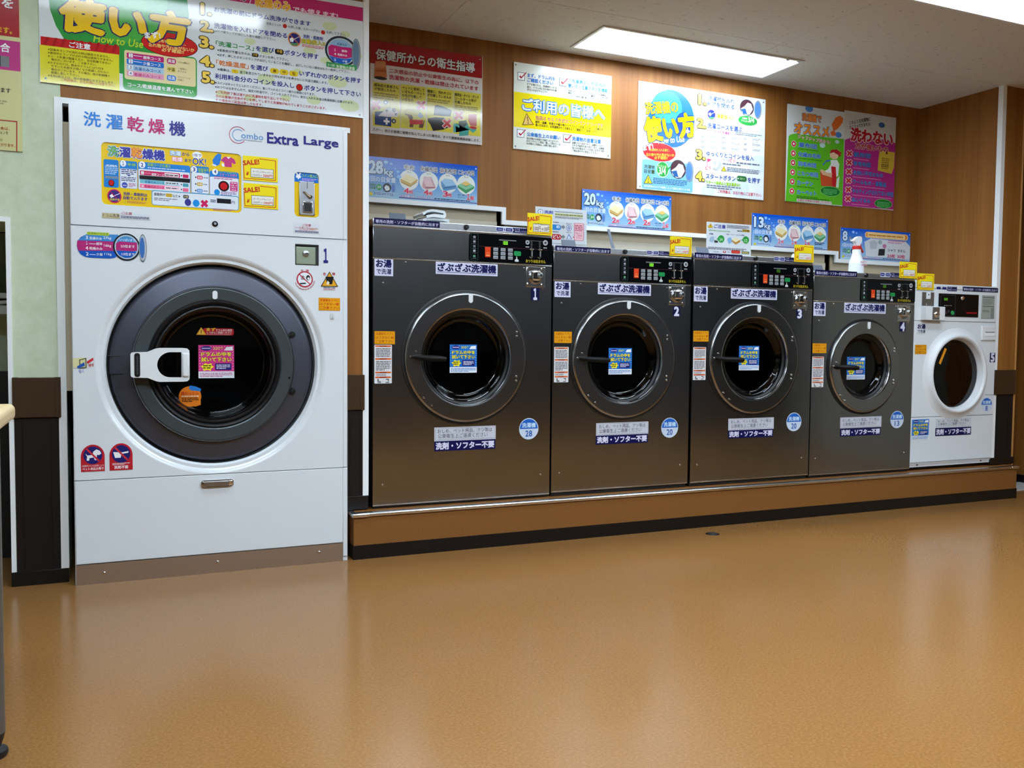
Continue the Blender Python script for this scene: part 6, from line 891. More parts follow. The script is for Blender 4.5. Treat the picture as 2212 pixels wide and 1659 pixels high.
# wood pier wall round the washer dryer
mb=MB(); mb.box(-.191,.957,YA,.20,1.93,HC,'wood_wall'); struct('wall_middle',mb)
mb=MB(); mb.box(.957,1.061,YA,YB+.07,.2125,HC,'wood_wall'); struct('wall_middle_pier',mb)
mb=MB(); mb.box(.957,.966,YA,YB+.07,0,.2122,'wood_wall'); struct('wall_middle_foot',mb)
mb=MB(); mb.box(-.191,.957,.95,1.0,0,1.95,'room_dark'); struct('wall_machine_recess',mb)
# alcove wall, stepped over the washers
mb=MB()
for x0,x1,z in ((1.061,2.017,1.742),(2.017,3.61,1.67),(3.61,4.4925,1.615),(4.4925,5.24,1.565)): mb.box(x0,x1,YB,YB+.010,z,HC,'wood_wall')
struct('wall_back',mb)
mb=MB(); mb.box(1.061,5.24,1.25,1.30,0,1.9,'wood_wall'); sw=struct('wall_service',mb)
for x0,x1,zb in ((1.063,1.985,1.672),(2.035,3.60,1.605),(3.602,4.415,1.545),(4.465,5.236,1.44)):       # beige sheet behind the opening, pale below
    mb=MB(); mb.box(x0,x1,.762,.772,1.2,1.95,'beige_steel'); mb.build('service_panel',sw); mb=MB(); mb.box(x0,x1,.754,.7605,1.2,zb,'beige_pale'); mb.build('service_panel',sw)
mb=MB(); mb.box(5.24,5.445,YA,1.25,.2125,HC,'wood_wall'); mb.box(5.39,5.445,YA,1.25,0,.2125,'wood_wall'); mb.box(5.432,5.447,YA-.004,YA+.02,.06,HC,'light_wood_edge',.004); struct('wall_right_pier',mb)
mb=MB(); mb.box(XR,XR+.1,-1.0,YR,0,HC,'wood_wall'); mb.box(XR,XR+.1,-2.5,-1.0,0,HC,'room_pale'); mb.box(XR,XR+.1,-4.4,-2.5,0,.10,'room_dark'); mb.box(XR,XR+.1,-4.4,-2.5,2.45,HC,'room_dark'); mb.box(XR,XR+.1,YF,-4.4,0,HC,'room_wall'); struct('wall_right',mb)
mb=MB(); mb.box(XL,XR,YF-.1,YF,0,HC,'room_wall'); mb.box(XL,XR,YF-.002,YF+.004,0,.85,'dado_dark'); struct('wall_front',mb)
mb=MB(); mb.box(XL-.1,XL,YF,YR,0,HC,'green_wallpaper'); mb.box(XL-.002,XL+.004,YF,YR,0,.8,'dado_dark'); struct('wall_far_left',mb)
mb=MB(); mb.box(XL,XR,YR,YR+.1,0,HC,'room_wall'); struct('wall_service_back',mb)
# dark glass entrance behind the viewer's right
def window(name,x0,x1,y0,y1,z0,z1,n,along):
    mb=MB(); mb.box(x0,x1,y0,y1,z0,z1,'night_glass'); w=struct(name,mb); fr=MB()
    for k in range(n+1):
        t=k/n
        if along=='x': c=x0+(x1-x0)*t; fr.box(c-.03,c+.03,y1-.01,y1+.04,z0,z1,'window_frame')
        else: c=y0+(y1-y0)*t; fr.box(x0-.04,x0+.01,c-.03,c+.03,z0,z1,'window_frame')
    fr.build('window_frame',w)
window('window_1',XR+.03,XR+.06,-4.4,-2.5,.10,2.45,3,'y')
# baseboards, dado and rails
def pier(n,x0,x1,zb0,zb1,ext=.004):
    mb=MB(); mb.box(x0,x1,YA-.004,YA+.002,zb1,.68,'dado_dark'); 
    for xx in (x0+(x1-x0)*.17,x0+(x1-x0)*.80): mb.box(xx-.0015,xx+.0015,YA-.0055,YA,zb1,.675,'baseboard_black')
    struct('trim_dado_%d'%n,mb)
    mb=MB(); mb.box(x0-ext,x1+ext,YA-.014,YA+.002,.676,.836,'rail_brown',.003); mb.box(x0-ext-.001,x0+.016,YA-.0155,YA,.6755,.837,'rail_brown',.002); mb.box(x1-.016,x1+ext+.001,YA-.0155,YA,.6755,.837,'rail_brown',.002); struct('trim_rail_%d'%n,mb)
    mb=MB(); mb.box(x0-.02,x1+.024,YA-.010,YA+.002,zb0,zb1,'baseboard_black',.002); struct('baseboard_%d'%n,mb)
pier(1,-.372,-.2105,0,.058); pier(2,.9634,1.0365,.214,.277); pier(3,5.24,5.424,.214,.26)
mb=MB(); mb.box(XR-.012,XR,-.9,YR,0,.06,'baseboard_black'); struct('baseboard_right',mb)
mb=MB(); mb.box(5.47,XR-.012,.19,.43,0,.006,'threshold'); struct('trim_threshold',mb)
# white corner and opening trims
tn=[0]
def trim(poly,y0,y1):
    tn[0]+=1; mb=MB(); mb.plate(poly,[],y0,y1,'white_trim'); struct('trim_%d'%tn[0],mb)
trim([(-.3905,.058),(-.3735,.058),(-.3735,1.4665),(-1.42,1.4665),(-1.42,1.4475),(-.3905,1.4475)],YA-.006,YA+.03)
trim([(-.2140,.058),(-.1850,.058),(-.1850,1.928),(.975,1.928),(.975,1.951),(-.2140,1.951)],YA-.006,YA+.05)
trim([(1.0350,.277),(1.0620,.277),(1.0620,HC),(1.0350,HC)],YA-.006,YA+.03)
trim([(5.228,.26),(5.260,.26),(5.260,HC),(5.228,HC)],YA-.006,YA+.03)
trim([(1.061,1.7295),(2.0045,1.7295),(2.0045,1.6575),(3.5975,1.6575),(3.5975,1.603),(4.48,1.603),(4.48,1.552),(5.24,1.552),(5.24,1.577),(4.505,1.577),(4.505,1.6285),(3.6225,1.6285),(3.6225,1.683),(2.0295,1.683),(2.0295,1.7545),(1.061,1.7545)],YB-.008,YB+.010)
# ------------------------------------------------------------------ ceiling lamps
for k,(x0,x1,y0,y1) in enumerate(LAMPS):
    lab=['recessed fluorescent ceiling lamp glowing above the row of stainless washers','recessed ceiling lamp above the white washer dryer, left end of the front row','recessed ceiling lamp in the front row above the first stainless washer','recessed ceiling lamp at the top right corner of the picture','recessed ceiling lamp over the left of the open floor','recessed ceiling lamp over the middle of the open floor','recessed ceiling lamp over the right of the open floor'][k]
    r=thing('ceiling_lamp',lab,'lamp',((x0+x1)/2,(y0+y1)/2,HC),'fluorescent ceiling lamps')
    mb=MB(); e=.016
    for b_ in ((x0-e,x1+e,y0-e,y0),(x0-e,x1+e,y1,y1+e),(x0-e,x0,y0,y1),(x1,x1+e,y0,y1)): mb.box(*b_,HC-.007,HC+.0005,'lamp_frame')
    mb.build('frame',r)
    mb=MB(); mb.faces([(a_,b_,c_) for c_ in (HC-.0069,HC+.055) for a_,b_ in ((x0+.001,y0+.001),(x1-.001,y0+.001),(x1-.001,y1-.001),(x0+.001,y1-.001))],[(0,1,5,4),(1,2,6,5),(2,3,7,6),(3,0,4,7),(4,5,6,7)],'lamp_frame'); mb.build('reflector_well',r)
    mb=MB(); mb.box(x0+.004,x1-.004,y0+.004,y1-.004,HC+.040,HC+.046,'lamp_diffuser_alcove' if k==0 else 'lamp_diffuser_row' if k<4 else 'lamp_diffuser_hall'); mb.build('diffuser',r)
    for xx in (x1-.10,x1-.02): mb=MB(); mb.box(xx-.012,xx+.012,y0-.004,y0+.010,HC-.010,HC-.004,'lamp_frame'); mb.build('clip',r)
# ------------------------------------------------------------------ platform under the washers
pl=thing('platform','long low orange-brown platform carrying the washers, with metal front edge','platform',(3.17,.4,0))
PX0,PX1,PT=.973,5.375,.210
mb=MB(); mb.box(PX0,PX1,0,1.24,.064,PT,'platform_sheet'); mb.build('step',pl)
mb=MB(); mb.box(PX0-.003,PX1+.003,-.003,1.24,0,.064,'baseboard_black'); mb.build('kick_board',pl)
mb=MB(); mb.box(PX0-.006,PX1+.008,-.010,.030,.194,PT+.0015,'aluminium',.006,3); mb.box(PX0-.008,PX0+.02,.02,.13,.196,PT+.0012,'aluminium',.005); mb.build('edge_strip',pl)
mb=MB(); mb.box(PX0-.009,PX0+.075,-.013,.034,.192,PT+.002,'aluminium',.007,3); mb.build('corner_cap',pl)
mb=MB(); mb.box(PX1-.06,PX1+.011,-.013,.034,.192,PT+.002,'aluminium',.007,3); mb.build('corner_cap',pl)
# floor drain cover
d=thing('floor_drain','small round dark drain cover set in the orange floor','drain',(2.835,-.16,0))
mb=MB(); mb.lathe([(0,.004),(.030,.004),(.036,.002),(.037,0)],(2.835,-.16,0),'black_plastic','z',32); mb.build('cover',d)
mb=MB()
for k in range(-2,3): mb.box(2.835-.022,2.835+.022,-.16+k*.010-.002,-.16+k*.010+.002,.004,.0052,'steel_cap')
mb.build('slot',d)

# ------------------------------------------------------------------ white washer dryer
def shell(mb,x0,x1,y0,y1,z0,z1,m,mi,holes):
    """open cabinet: front sheet with a round opening, four sides and a back"""
    mb.plate([(x0,z0),(x1,z0),(x1,z1),(x0,z1)],holes,y0,y0+.004,m)
    for b_ in ((x0,x0+.004,y0+.004,y1,z0,z1),(x1-.004,x1,y0+.004,y1,z0,z1),(x0,x1,y0+.004,y1,z1-.004,z1),(x0,x1,y0+.004,y1,z0,z0+.004),(x0,x1,y1-.004,y1,z0,z1)): mb.box(*b_,m)
cb=thing('washer_dryer','tall white washer dryer with huge round grey door and lever handle','washer dryer',(.384,.35,0))
CX0,CX1=-.157,.9240; CX,CZ=.3835,.8885
mb=MB(); shell(mb,-.160,.947,.012,.70,.0,1.915,'white_enamel','black_plastic',[circ(CX,CZ,.43,64)]); mb.build('cabinet',cb)
mb=MB(); mb.box(-.188,-.153,.10,.12,.78,1.86,'beige_steel'); mb.build('side_filler',cb)
# upper fascia with openings
ci,ku=PRINTS['ctrlpanel'],PRINTS['coinunit']
ch=rrect(ci[0][0],ci[0][1],ci[1],ci[2],.018); kh=rrect(ku[0][0],ku[0][1],ku[1],ku[2],.018)
mb=MB(); mb.plate(rrect(CX0,1.4425,CX1-CX0,1.921-1.4425,.006),[ch,kh],0,.012,'white_enamel'); mb.box(.925,.945,.004,.014,1.4425,1.921,'white_enamel',.003); mb.build('upper_fascia',cb)
o=MB(); o.plate(rrect(ci[0][0],ci[0][1],ci[1],ci[2],.018),[],.0045,.011,ink('#e8c21a',.25)); o=o.build('control_panel',cb); printed(o,'ctrlpanel',ci[0][0],ci[0][1],ci[1],ci[2],.0045,.25,noclip=False); o['label']='yellow and blue printed control panel'
X,Z=.4985,1.6045
o=MB(); o.plate(rrect(ku[0][0],ku[0][1],ku[1],ku[2],.018),[],.0045,.011,ink('#e8c21a',.25)); o=o.build('coin_unit',cb); printed(o,'coinunit',ku[0][0],ku[0][1],ku[1],ku[2],.0045,.25); o['label']='coin slot plate with yellow surround'
mb=MB(); mb.box(.7316,.7997,-.003,.005,1.5369,1.683,'steel_cap',.003); mb.build('coin_plate',o)
mb=MB(); mb.box(.747,.789,-.008,-.002,1.5475,1.596,'steel_bright',.002); mb.box(.7525,.7835,-.0085,-.004,1.553,1.589,'black_plastic'); mb.build('coin_return',o)
mb=MB(); mb.tube([(.748,-.008,1.6365),(.757,-.010,1.634),(.770,-.012,1.622),(.779,-.012,1.617)],.003,'chrome',8,[.002,.003,.0035,.006]); mb.cyl((.780,-.016,1.6165),.0065,.014,'chrome'); mb.build('return_lever',o)
mb=MB(); mb.box(.7655,.7675,-.0045,-.002,1.652,1.680,'black_plastic'); mb.build('coin_slot',o)
for a in ((.7345,1.541),(.7968,1.541),(.7968,1.678),(.7345,1.678)): mb=MB(); mb.cyl((a[0],-.0055,a[1]),.0028,.004,'chrome',seg=10); mb.build('screw',o)
mb=MB(); mb.lathe([(0,-.006),(.008,-.006),(.0118,-.003),(.0122,.003)],(.3839,0,1.4766),'black_gloss'); mb.lathe([(0,-.0068),(.005,-.0068),(.0055,-.005)],(.3839,0,1.4766),'steel_cap'); mb.build('key_lock',cb)
# door panel with the round opening and the square window
WX0,WZ0,WW,WH=.7145,1.3205,.1025,.0910
mb=MB(); mb.plate(rrect(CX0,.4255,CX1-CX0,1.4385-.4255,.005),[circ(CX,CZ,.462,96),[(WX0,WZ0),(WX0+WW,WZ0),(WX0+WW,WZ0+WH),(WX0,WZ0+WH)]],0,.012,'white_enamel'); mb.box(.925,.945,.004,.014,.4255,1.4385,'white_enamel',.003); mb.build('front_panel',cb)
mb=MB(); mb.lathe([(.4619,.0003),(.4585,.0010),(.4530,.0035),(.4460,.0088),(.4380,.0155),(.4300,.0225),(.4230,.0300),(.4198,.040),(.4185,.07)],(CX,0,CZ),'white_enamel',seg=96); mb.build('door_bezel',cb)
mb=MB(); mb.lathe([(.4195,.03),(.4195,.058),(.405,.058),(.40,.050)],(CX,0,CZ),'black_rubber',seg=96); mb.build('door_gap',cb)
o=MB(); o.lathe([(.4135,.055),(.4125,.040),(.408,.034),(.395,.030),(.330,.020),(.322,.022)],(CX,0,CZ),'door_grey',seg=96); o.lathe([(.322,.022),(.30,.06)],(CX,0,CZ),'black_rubber',seg=64); door=o.build('door_ring',cb)
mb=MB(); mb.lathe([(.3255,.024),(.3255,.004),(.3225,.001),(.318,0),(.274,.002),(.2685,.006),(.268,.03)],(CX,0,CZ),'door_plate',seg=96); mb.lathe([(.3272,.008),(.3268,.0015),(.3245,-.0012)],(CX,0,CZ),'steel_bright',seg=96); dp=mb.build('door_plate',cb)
mb=MB(); mb.lathe([(.2685,.004),(.262,-.004),(.255,.002),(.250,.010),(.245,.002),(.240,.001),(.236,.010),(.233,.03),(.228,.05)],(CX,0,CZ),'black_rubber',seg=96); mb.build('door_gasket',cb)
mb=MB(); mb.lathe([(.236,.014),(.229,.016),(.225,.022),(.220,.066),(.217,.086),(.212,.095),(.207,.0972),(0,.098)][::-1],(CX,0,CZ),'door_glass',seg=96,closed=False); mb.build('door_glass',cb)
mb=MB(); mb.lathe([(.24,.11),(.30,.13),(.30,.55),(0,.56)],(CX,0,CZ),'drum_steel',seg=64); mb.build('drum',cb)
for zz in (1.0177,.7702):
    mb=MB(); mb.lathe([(0,.006),(.010,.007),(.0135,.012),(.0135,.04)],(.7035,0,zz),'black_plastic','y',20); mb.tube([(.7035,.016,zz),(.690,.014,zz-.004)],.006,'black_plastic',8); mb.build('hinge_pin',cb)
for zz in (.9576,.8301): mb=MB(); mb.cyl((.688,-.003,zz),.005,.006,'chrome',seg=12); mb.build('hinge_bolt',cb)
mb=MB(); mb.box(-.0305,.060,.0245,.036,.9235,.9250,'steel_bright'); mb.box(-.0305,.060,.024,.036,.849,.8505,'black_plastic'); mb.build('latch_cover',cb)
mb=MB(); mb.plate(rrect(.3715,1.1625,.020,.035,.009),[],-.0035,.001,'white_plastic'); mb.build('pointer_tab',cb)
# lever handle: flat neck on the ring, D-shaped loop over the glass
def arcp(cx,cz,rx,rz,a0,a1,n): return [(cx+rx*math.cos(math.radians(a0+(a1-a0)*k/(n-1))),cz+rz*math.sin(math.radians(a0+(a1-a0)*k/(n-1)))) for k in range(n)]
hz=.8885; hx=-.004
outer=[(.052,.846),(.056,.8395),(.066,.8375),(.115,.836),(.145,.823),(.160,.8195),(.250,.8195),(.266,.821),(.2745,.829),(.2755,.842)]; outer=outer+[(x,2*hz-z) for x,z in outer[::-1]]
hole=[(.2445,.8365),(.2445,.9405)]+arcp(.203,hz,.0515,.052,95,265,16)
mb=MB(); mb.plate(outer,[hole],-.050,-.022,'white_plastic'); mb.box(.2455,.2745,-.058,-.045,.838,.939,'white_plastic',.008,3); mb.box(.06,.10,-.024,.02,.848,.929,'white_plastic',.004); h_=mb.build('handle',cb)
bv=h_.modifiers.new('soften','BEVEL'); bv.width=.004; bv.segments=2; bv.limit_method='ANGLE'; bv.angle_limit=math.radians(50)
mb=MB(); mb.plate(rrect(.066,.8400,.0215,.0965,.009),[],-.0515,-.0495,'black_plastic'); g_=mb.build('grip_label',h_)
mb=MB()
for k in range(11): mb.box(.0745,.0795,-.0520,-.0515,.8515+k*.0068,.8515+k*.0068+.0036,ink('#5a6068'))
mb.build('embossed_mark',h_)
# inspection window
mb=MB(); mb.box(WX0+.001,WX0+WW-.001,.010,.014,WZ0+.001,WZ0+WH-.001,'black_plastic'); mb.box(WX0,WX0+.004,.001,.012,WZ0,WZ0+WH,'dark_cabinet'); mb.box(WX0+WW-.014,WX0+WW,.004,.012,WZ0,WZ0+WH,'dark_cabinet'); mb.box(WX0,WX0+WW,.001,.012,WZ0+WH-.006,WZ0+WH,'dark_cabinet'); iw=mb.build('lock_recess',cb)
mb=MB(); mb.box(WX0+.004,WX0+.092,.004,.009,WZ0+.004,WZ0+.081,'plate_green',.004); mb.build('lock_plate',iw)
mb=MB(); mb.lathe([(0,-.004),(.009,-.004),(.013,-.002),(.0145,.004)],(.7610,0,1.3715),'steel_cap'); mb.box(.760,.772,-.0055,-.003,1.370,1.3735,'chrome'); mb.build('lock_cylinder',iw)
mb=MB(); mb.plate(rrect(.867,1.088,.018,.026,.008),[],-.003,0,'clear_hook'); mb.tube([(.876,-.004,1.104),(.876,-.006,1.094),(.876,-.012,1.092),(.876,-.013,1.098)],.002,'clear_hook',8); mb.build('hook',cb)
# lower panel, pull and kick plate
mb=MB(); mb.box(CX0,CX1,0,.012,.0845,.4225,'white_enamel',.003); mb.box(.925,.945,.004,.014,.02,.4225,'white_enamel',.003); lp=mb.build('lower_panel',cb)
mb=MB(); mb.box(.320,.451,-.012,.002,.3705,.3995,'chrome',.010,4); mb.box(.327,.432,-.015,-.010,.374,.3965,'steel_cap',.004); mb.build('pull',lp)
mb=MB(); mb.box(CX0,CX1,.001,.010,.0,.0815,'stainless_kick'); kp=mb.build('kick_plate',cb)
for x,z in ((-.055,.0423),(.3848,.0455),(.8168,.0489)): mb=MB(); mb.lathe([(0,-.005),(.004,-.0045),(.0065,-.001),(.0065,.001)],(x,0,z),'chrome','y',14); mb.build('bolt',kp)
# stickers
for key,nm,lab in (('brand_title','title_lettering','blue, magenta and navy lettering'),('combo_logo','logo_lettering',None),('drum_wash_sticker','drum_cleaning_sticker',None),('coin_notice','coin_notice_sticker',None),('load_guide','load_guide_sticker','blue and magenta load guide'),('push_pull_sticker','push_pull_sticker',None),('danger_oil_sticker','no_oil_sticker',None),('danger_fire_sticker','fire_hazard_sticker',None),('pinch_sticker','pinch_warning_sticker','orange warning sticker'),('no_pet_sticker','no_pets_sticker',None),('no_detergent_sticker','no_detergent_sticker',None),('number_plate','machine_number',None)):
    d_=PRINTS[key]; sticker(cb,nm,key,d_[0][0],d_[0][1],d_[1],d_[2],-.0012,.3,label=lab)
for key,nm in (('check_first_sticker','check_first_sticker'),('wipe_drum_sticker_pink','wipe_drum_sticker'),('finished_sticker','finished_sticker')):
    d_=PRINTS[key]; f_=.93 if key=='finished_sticker' else 1; e_=(.010,.012) if f_<1 else (0,0)
    sticker(cb,nm,key,d_[0][0]+e_[0],d_[0][1]+e_[1],d_[1]*f_,d_[2]*f_,.0955,.3)
# ------------------------------------------------------------------ stainless washers
def washer(n, label, x0,x1, z0,ztop,zs,zp, cx,cz,R,ri, num, cap, dim):
    w=thing('washer',label,'washing machine',((x0+x1)/2,.5,PT),'stainless washers on the platform')
    Y=YW
    mb=MB(); shell(mb,x0+.004,x1-.004,Y+.012,.70,PT+.002,ztop-.004,'dark_cabinet',None,[circ(cx,cz,ri+.015,64)]); mb.build('cabinet',w)
    mb=MB(); mb.box(x0,x1,Y+.003,Y+.30,zs+.001,ztop,'steel_cap',.004); mb.box(x0,x1,Y-.002,Y+.010,zs-.004,zs+.002,'steel_bright',.0015); tc=mb.build('top_cap',w)  # thin brighter strip under the cap: edge highlight put into the steel colour
    mb=MB(); mb.lathe([(0,-.010),(.009,-.010),(.012,-.006),(.013,.004)],((x0+x1)/2,Y,(zs+ztop)/2+.002),'black_plastic','y',24); mb.build('lid_lock',tc)
    mb=MB(); mb.box(x0,x1,Y,Y+.012,zp+.003,zs-.004,'stainless',.002); mb.box(x0,x1,Y-.002,Y+.010,zp-.003,zp+.003,'steel_bright',.0015); mb.build('control_fascia',w)  # brighter strip at the fascia's lower fold is likewise a painted highlight
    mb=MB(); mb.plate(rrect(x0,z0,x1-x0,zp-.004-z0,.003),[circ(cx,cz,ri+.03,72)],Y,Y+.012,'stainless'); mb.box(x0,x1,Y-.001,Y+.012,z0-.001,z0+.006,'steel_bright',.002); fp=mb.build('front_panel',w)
    for xx,zz in ((x0+.156,zp-.013),(x0+.048,zp-.113),(x1-.152,zp-.015),(x1-.047,zp-.113),(x0+.046,z0+.098),(x1-.05,z0+.103)):
        mb=MB(); mb.lathe([(0,-.004),(.0035,-.0035),(.0052,-.001),(.0052,.001)],(xx,Y,zz),'chrome','y',10); mb.build('screw',fp)
    # door
    c=(cx,Y,cz)
    mb=MB(); mb.lathe([(R+.012,.001),(R+.012,-.004),(R+.004,-.006),(R-.01,-.004)],c,'black_rubber',seg=80); mb.build('door_seal',w)
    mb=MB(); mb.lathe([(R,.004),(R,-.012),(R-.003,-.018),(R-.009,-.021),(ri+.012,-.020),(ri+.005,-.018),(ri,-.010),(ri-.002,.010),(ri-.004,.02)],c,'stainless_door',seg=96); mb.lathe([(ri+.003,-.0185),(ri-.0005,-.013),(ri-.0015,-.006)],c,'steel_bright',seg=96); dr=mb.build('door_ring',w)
    for dx,dz in ((.257,.125),(.257,.105),(.256,-.092),(.256,-.113),(-.258,.030),(-.284,.006),(-.219,-.187),(-.179,-.224)):
        k=R/.31; mb=MB(); mb.lathe([(0,-.0275),(.004,-.027),(.006 if dx>0 else .0045,-.0235),(.006 if dx>0 else .0045,-.019)],(cx+dx*k,Y,cz+dz*k),'chrome','y',12); mb.build('bolt',dr)
    mb=MB(); p=[(-.0105,-.0135),(-.0105,.021),(.0105,.021),(.0105,-.0135),(.006,-.019),(0,-.0215),(-.006,-.019)]; mb.plate([(cx+.014+a,cz+R-.028+b) for a,b in p],[],Y-.0245,Y-.0205,'white_plastic'); mb.build('pointer_tab',dr)
    mb=MB(); mb.lathe([(ri-.001,.004),(ri-.008,.006),(ri-.013,.012),(ri-.014,.03),(ri-.016,.06)],c,'black_rubber',seg=80); mb.build('door_gasket',w)
    mb=MB(); mb.lathe([(ri-.010,.012),(ri-.020,.014),(ri-.026,.019),(ri-.038,.036),(ri-.050,.040),(ri-.060,.0405),(0,.041)][::-1],c,'door_glass',seg=72); mb.build('door_glass',w)
    mb=MB(); mb.lathe([(ri-.015,.058),(ri-.020,.09),(ri-.002,.11),(ri+.02,.13),(ri+.02,.60),(0,.61)],c,'drum_steel',seg=64); mb.build('drum',w)
    mb=MB(); k=R/.31; mb.tube([(cx-.280*k,Y-.022,cz+.004),(cx-.262*k,Y-.034,cz+.003),(cx-.24*k,Y-.048,cz),(cx-.20*k,Y-.062,cz-.002),(cx-.155*k,Y-.072,cz-.004),(cx-.128*k,Y-.073,cz-.005)],.014,'handle_black',14,[.004,.009,.0135,.0155,.0155,.011],1.0); mb.build('handle',w)
    # control panel
    A,B=x1-.4445,zp+.0085; Wp,Hp=.443,zs-.0065-B; q=Hp/.1355; yy=Y-.004
    mb=MB(); mb.plate(rrect(A,B,Wp,Hp,.012),[],yy,Y+.002,'black_gloss'); cp=mb.build('control_panel',w)
    def at(x,z): return A+x,B+z*q
    mb=MB(); x,z=at(.0082,.003); lo=rrect(x,z,.0376,.1325*q-.002,.006); hi=rrect(x+.001,z+.001,.0356,.1325*q-.004,.005); mb.plate(lo,[hi],yy-.0006,yy,ink('#3d5a50')); 
    for zz,cc in ((.117,'#7a8288'),(.095,'#8a9298'),(.072,'#6a7278'),(.05,'#9aa2a8'),(.024,'#4f8a6c')):
        x,z=at(.0195,zz); mb.plate(rrect(x,z-.006,.013,.011,.003),[],yy-.0006,yy,ink(cc)); x,z=at(.016,zz-.012); mb.box(x,x+.02,yy-.0006,yy,z,z+.0018,ink('#6a7278'))
    mb.build('guide_column',cp)
    mb=MB(); x,z=at(.081,.0213); mb.box(x,x+.0295,yy-.003,yy,z,z+.050*q,ink('#d8431c',.3),.002); mb.box(x+.005,x+.0245,yy-.0036,yy-.0025,z+.006,z+.012,ink('#f0a060')); mb.box(x+.005,x+.0245,yy-.0036,yy-.0025,z+.018,z+.0225,ink('#f08040')); mb.build('stop_button',cp)
    for i in range(3):
        for j in range(3):
            mb=MB(); x,z=at(.1245+i*.0391,.0535-j*.0196); mb.box(x,x+.0255,yy-.003,yy,z,z+.0163*q,ink('#9aa0a4',.35),.0018); mb.box(x+.004,x+.0215,yy-.0035,yy-.0028,z+.0055,z+.0085,ink('#5a6068')); mb.build('course_button',cp)
    mb=MB(); x,z=at(.2346,.035); mb.plate(rrect(x,z,.0368,.0232*q,.006),[],yy-.004,yy,ink('#1f8a4a',.3)); mb.build('start_button',cp)
    mb=MB(); x,z=at(.2400,.006); mb.plate([(x,z),(x+.020,z),(x+.020,z+.009),(x+.013,z+.013),(x+.012,z+.026),(x+.008,z+.026),(x+.007,z+.013),(x,z+.009)],[],yy-.0006,yy,ink('#c6cacc')); mb.build('hand_mark',cp)
    # seven-segment digits
    mb=MB(); x,z=at(.172,.0873); dg='display_dim' if dim else 'display_green'
    for kx,ch_ in enumerate('100'):
        ox=x+kx*.0108
        seg={'1':'bc','0':'abcdef'}[ch_]; W_,H_,t_=.0068,.0165*q,.0016
        rects={'a':(0,H_-t_,W_,t_),'d':(0,0,W_,t_),'b':(W_-t_,H_/2,t_,H_/2),'c':(W_-t_,0,t_,H_/2),'f':(0,H_/2,t_,H_/2),'e':(0,0,t_,H_/2)}
        for sg in seg: a,b,c_,d_=rects[sg]; mb.box(ox+a,ox+a+c_,yy-.0008,yy,z+b,z+b+d_,dg)
    mb.build('display_digit',cp)
    mb=MB(); x,z=at(.052,.073); mb.box(x,A+Wp-.025,yy-.0005,yy,z-.0006,z+.0006,ink('#5a2a30')); x,z=at(.155,.107); mb.box(x,x+.092,yy-.0006,yy,z,z+.0045,ink('#7a7e84')); x,z=at(.297,.113); mb.box(x,x+.115,yy-.0006,yy,z,z+.003,ink('#4a4e54')); mb.build('panel_print',cp)
    for (px_,pz_,r_,sx_,tx_) in ((.3076,.105,.0105,.3296,.297),(.4057,.108,.0130,.3755,.395)):
        mb=MB(); x,z=at(px_,pz_); mb.lathe([(0,-.0012),(r_,-.0012),(r_,0)],(x,yy,z),ink('#b8bcc0'),'y',20); mb.lathe([(0,-.0018),(r_*.55,-.0018),(r_*.55,0)],(x,yy,z),ink('#4a4e52'),'y',16); x2,z2=at(tx_,.080); mb.box(x2,x2+.020,yy-.0008,yy,z2,z2+.0045,ink('#a8acb0')); mb.build('coin_mark',cp)
        mb=MB(); x,z=at(sx_,.07); mb.box(x-.005,x+.005,yy-.001,yy,z+.004,z+.042*q,'dark_cabinet'); mb.box(x-.012,x+.008,yy-.010,yy,z-.004,z+.003,'chrome',.002); mb.box(x-.001,x+.005,yy-.004,yy,z-.036*q,z-.004,'steel_cap'); mb.tube([(x-.012,yy-.003,z-.036),(x-.004,yy-.007,z-.043),(x+.004,yy-.003,z-.036)],.0022,'chrome',8); mb.box(x+.0,x+.010,yy-.006,yy,z-.036,z-.033,'chrome'); mb.build('coin_slot',cp)
    PRINTS['_']=((0,0),.12,.02,0,None,1,[]); x,z=at(.2985,.0025); printed(cp,'_',x,z,.12,.02,yy,.35,extra=[('T','おつりは出ません',.001,.002,.108,.0165*q,'#c8b41e',1,.02)],single='no_change_lettering')
    # coin box lock
    lx,lz=x1-.1425,zp-.1065
    mb=MB(); mb.box(lx,lx+.105,Y-.004,Y+.002,lz,lz+.1005,'steel_bright',.002); lk=mb.build('coin_box',w)
    mb=MB(); mb.lathe([(0,-.010),(.030,-.010),(.036,-.005),(.040,0)],(lx+.052,Y-.003,lz+.050),'stainless_door','y',32); mb.box(lx+.024,lx+.070,Y-.032,Y-.004,lz+.030,lz+.080,'chrome',.008,3); mb.build('lock_housing',lk)
    mb=MB(); mb.lathe([(0,-.006),(.010,-.006),(.013,-.003),(.016,.002),(.017,.02)],(lx+.064,Y-.036,lz+.056),'steel_cap','y',24); mb.lathe([(0,-.0065),(.006,-.0065),(.007,-.004)],(lx+.064,Y-.036,lz+.056),'black_plastic','y',16); mb.build('lock_cylinder',lk)
    for a,b in ((.008,.015),(.085,.013),(.085,.09),(.008,.09)): mb=MB(); mb.lathe([(0,-.009),(.004,-.008),(.0055,-.004)],(lx+a,Y,lz+b),'chrome','y',10); mb.build('lock_bolt',lk)
    # things fixed on top, towards the rear
    mb=MB(); fx=x0+.114; fz=ztop-.003
    a=[(fx,.20,fz),(fx+.083,.20,fz),(fx+.085,.225,fz+.052),(fx+.006,.225,fz+.052)]; mb.faces(a+[(p[0],p[1]+.004,p[2]) for p in a],[(0,1,2,3),(7,6,5,4),(0,4,5,1),(1,5,6,2),(2,6,7,3),(3,7,4,0)],'flap_grey'); mb.build('dispenser_lid',w)
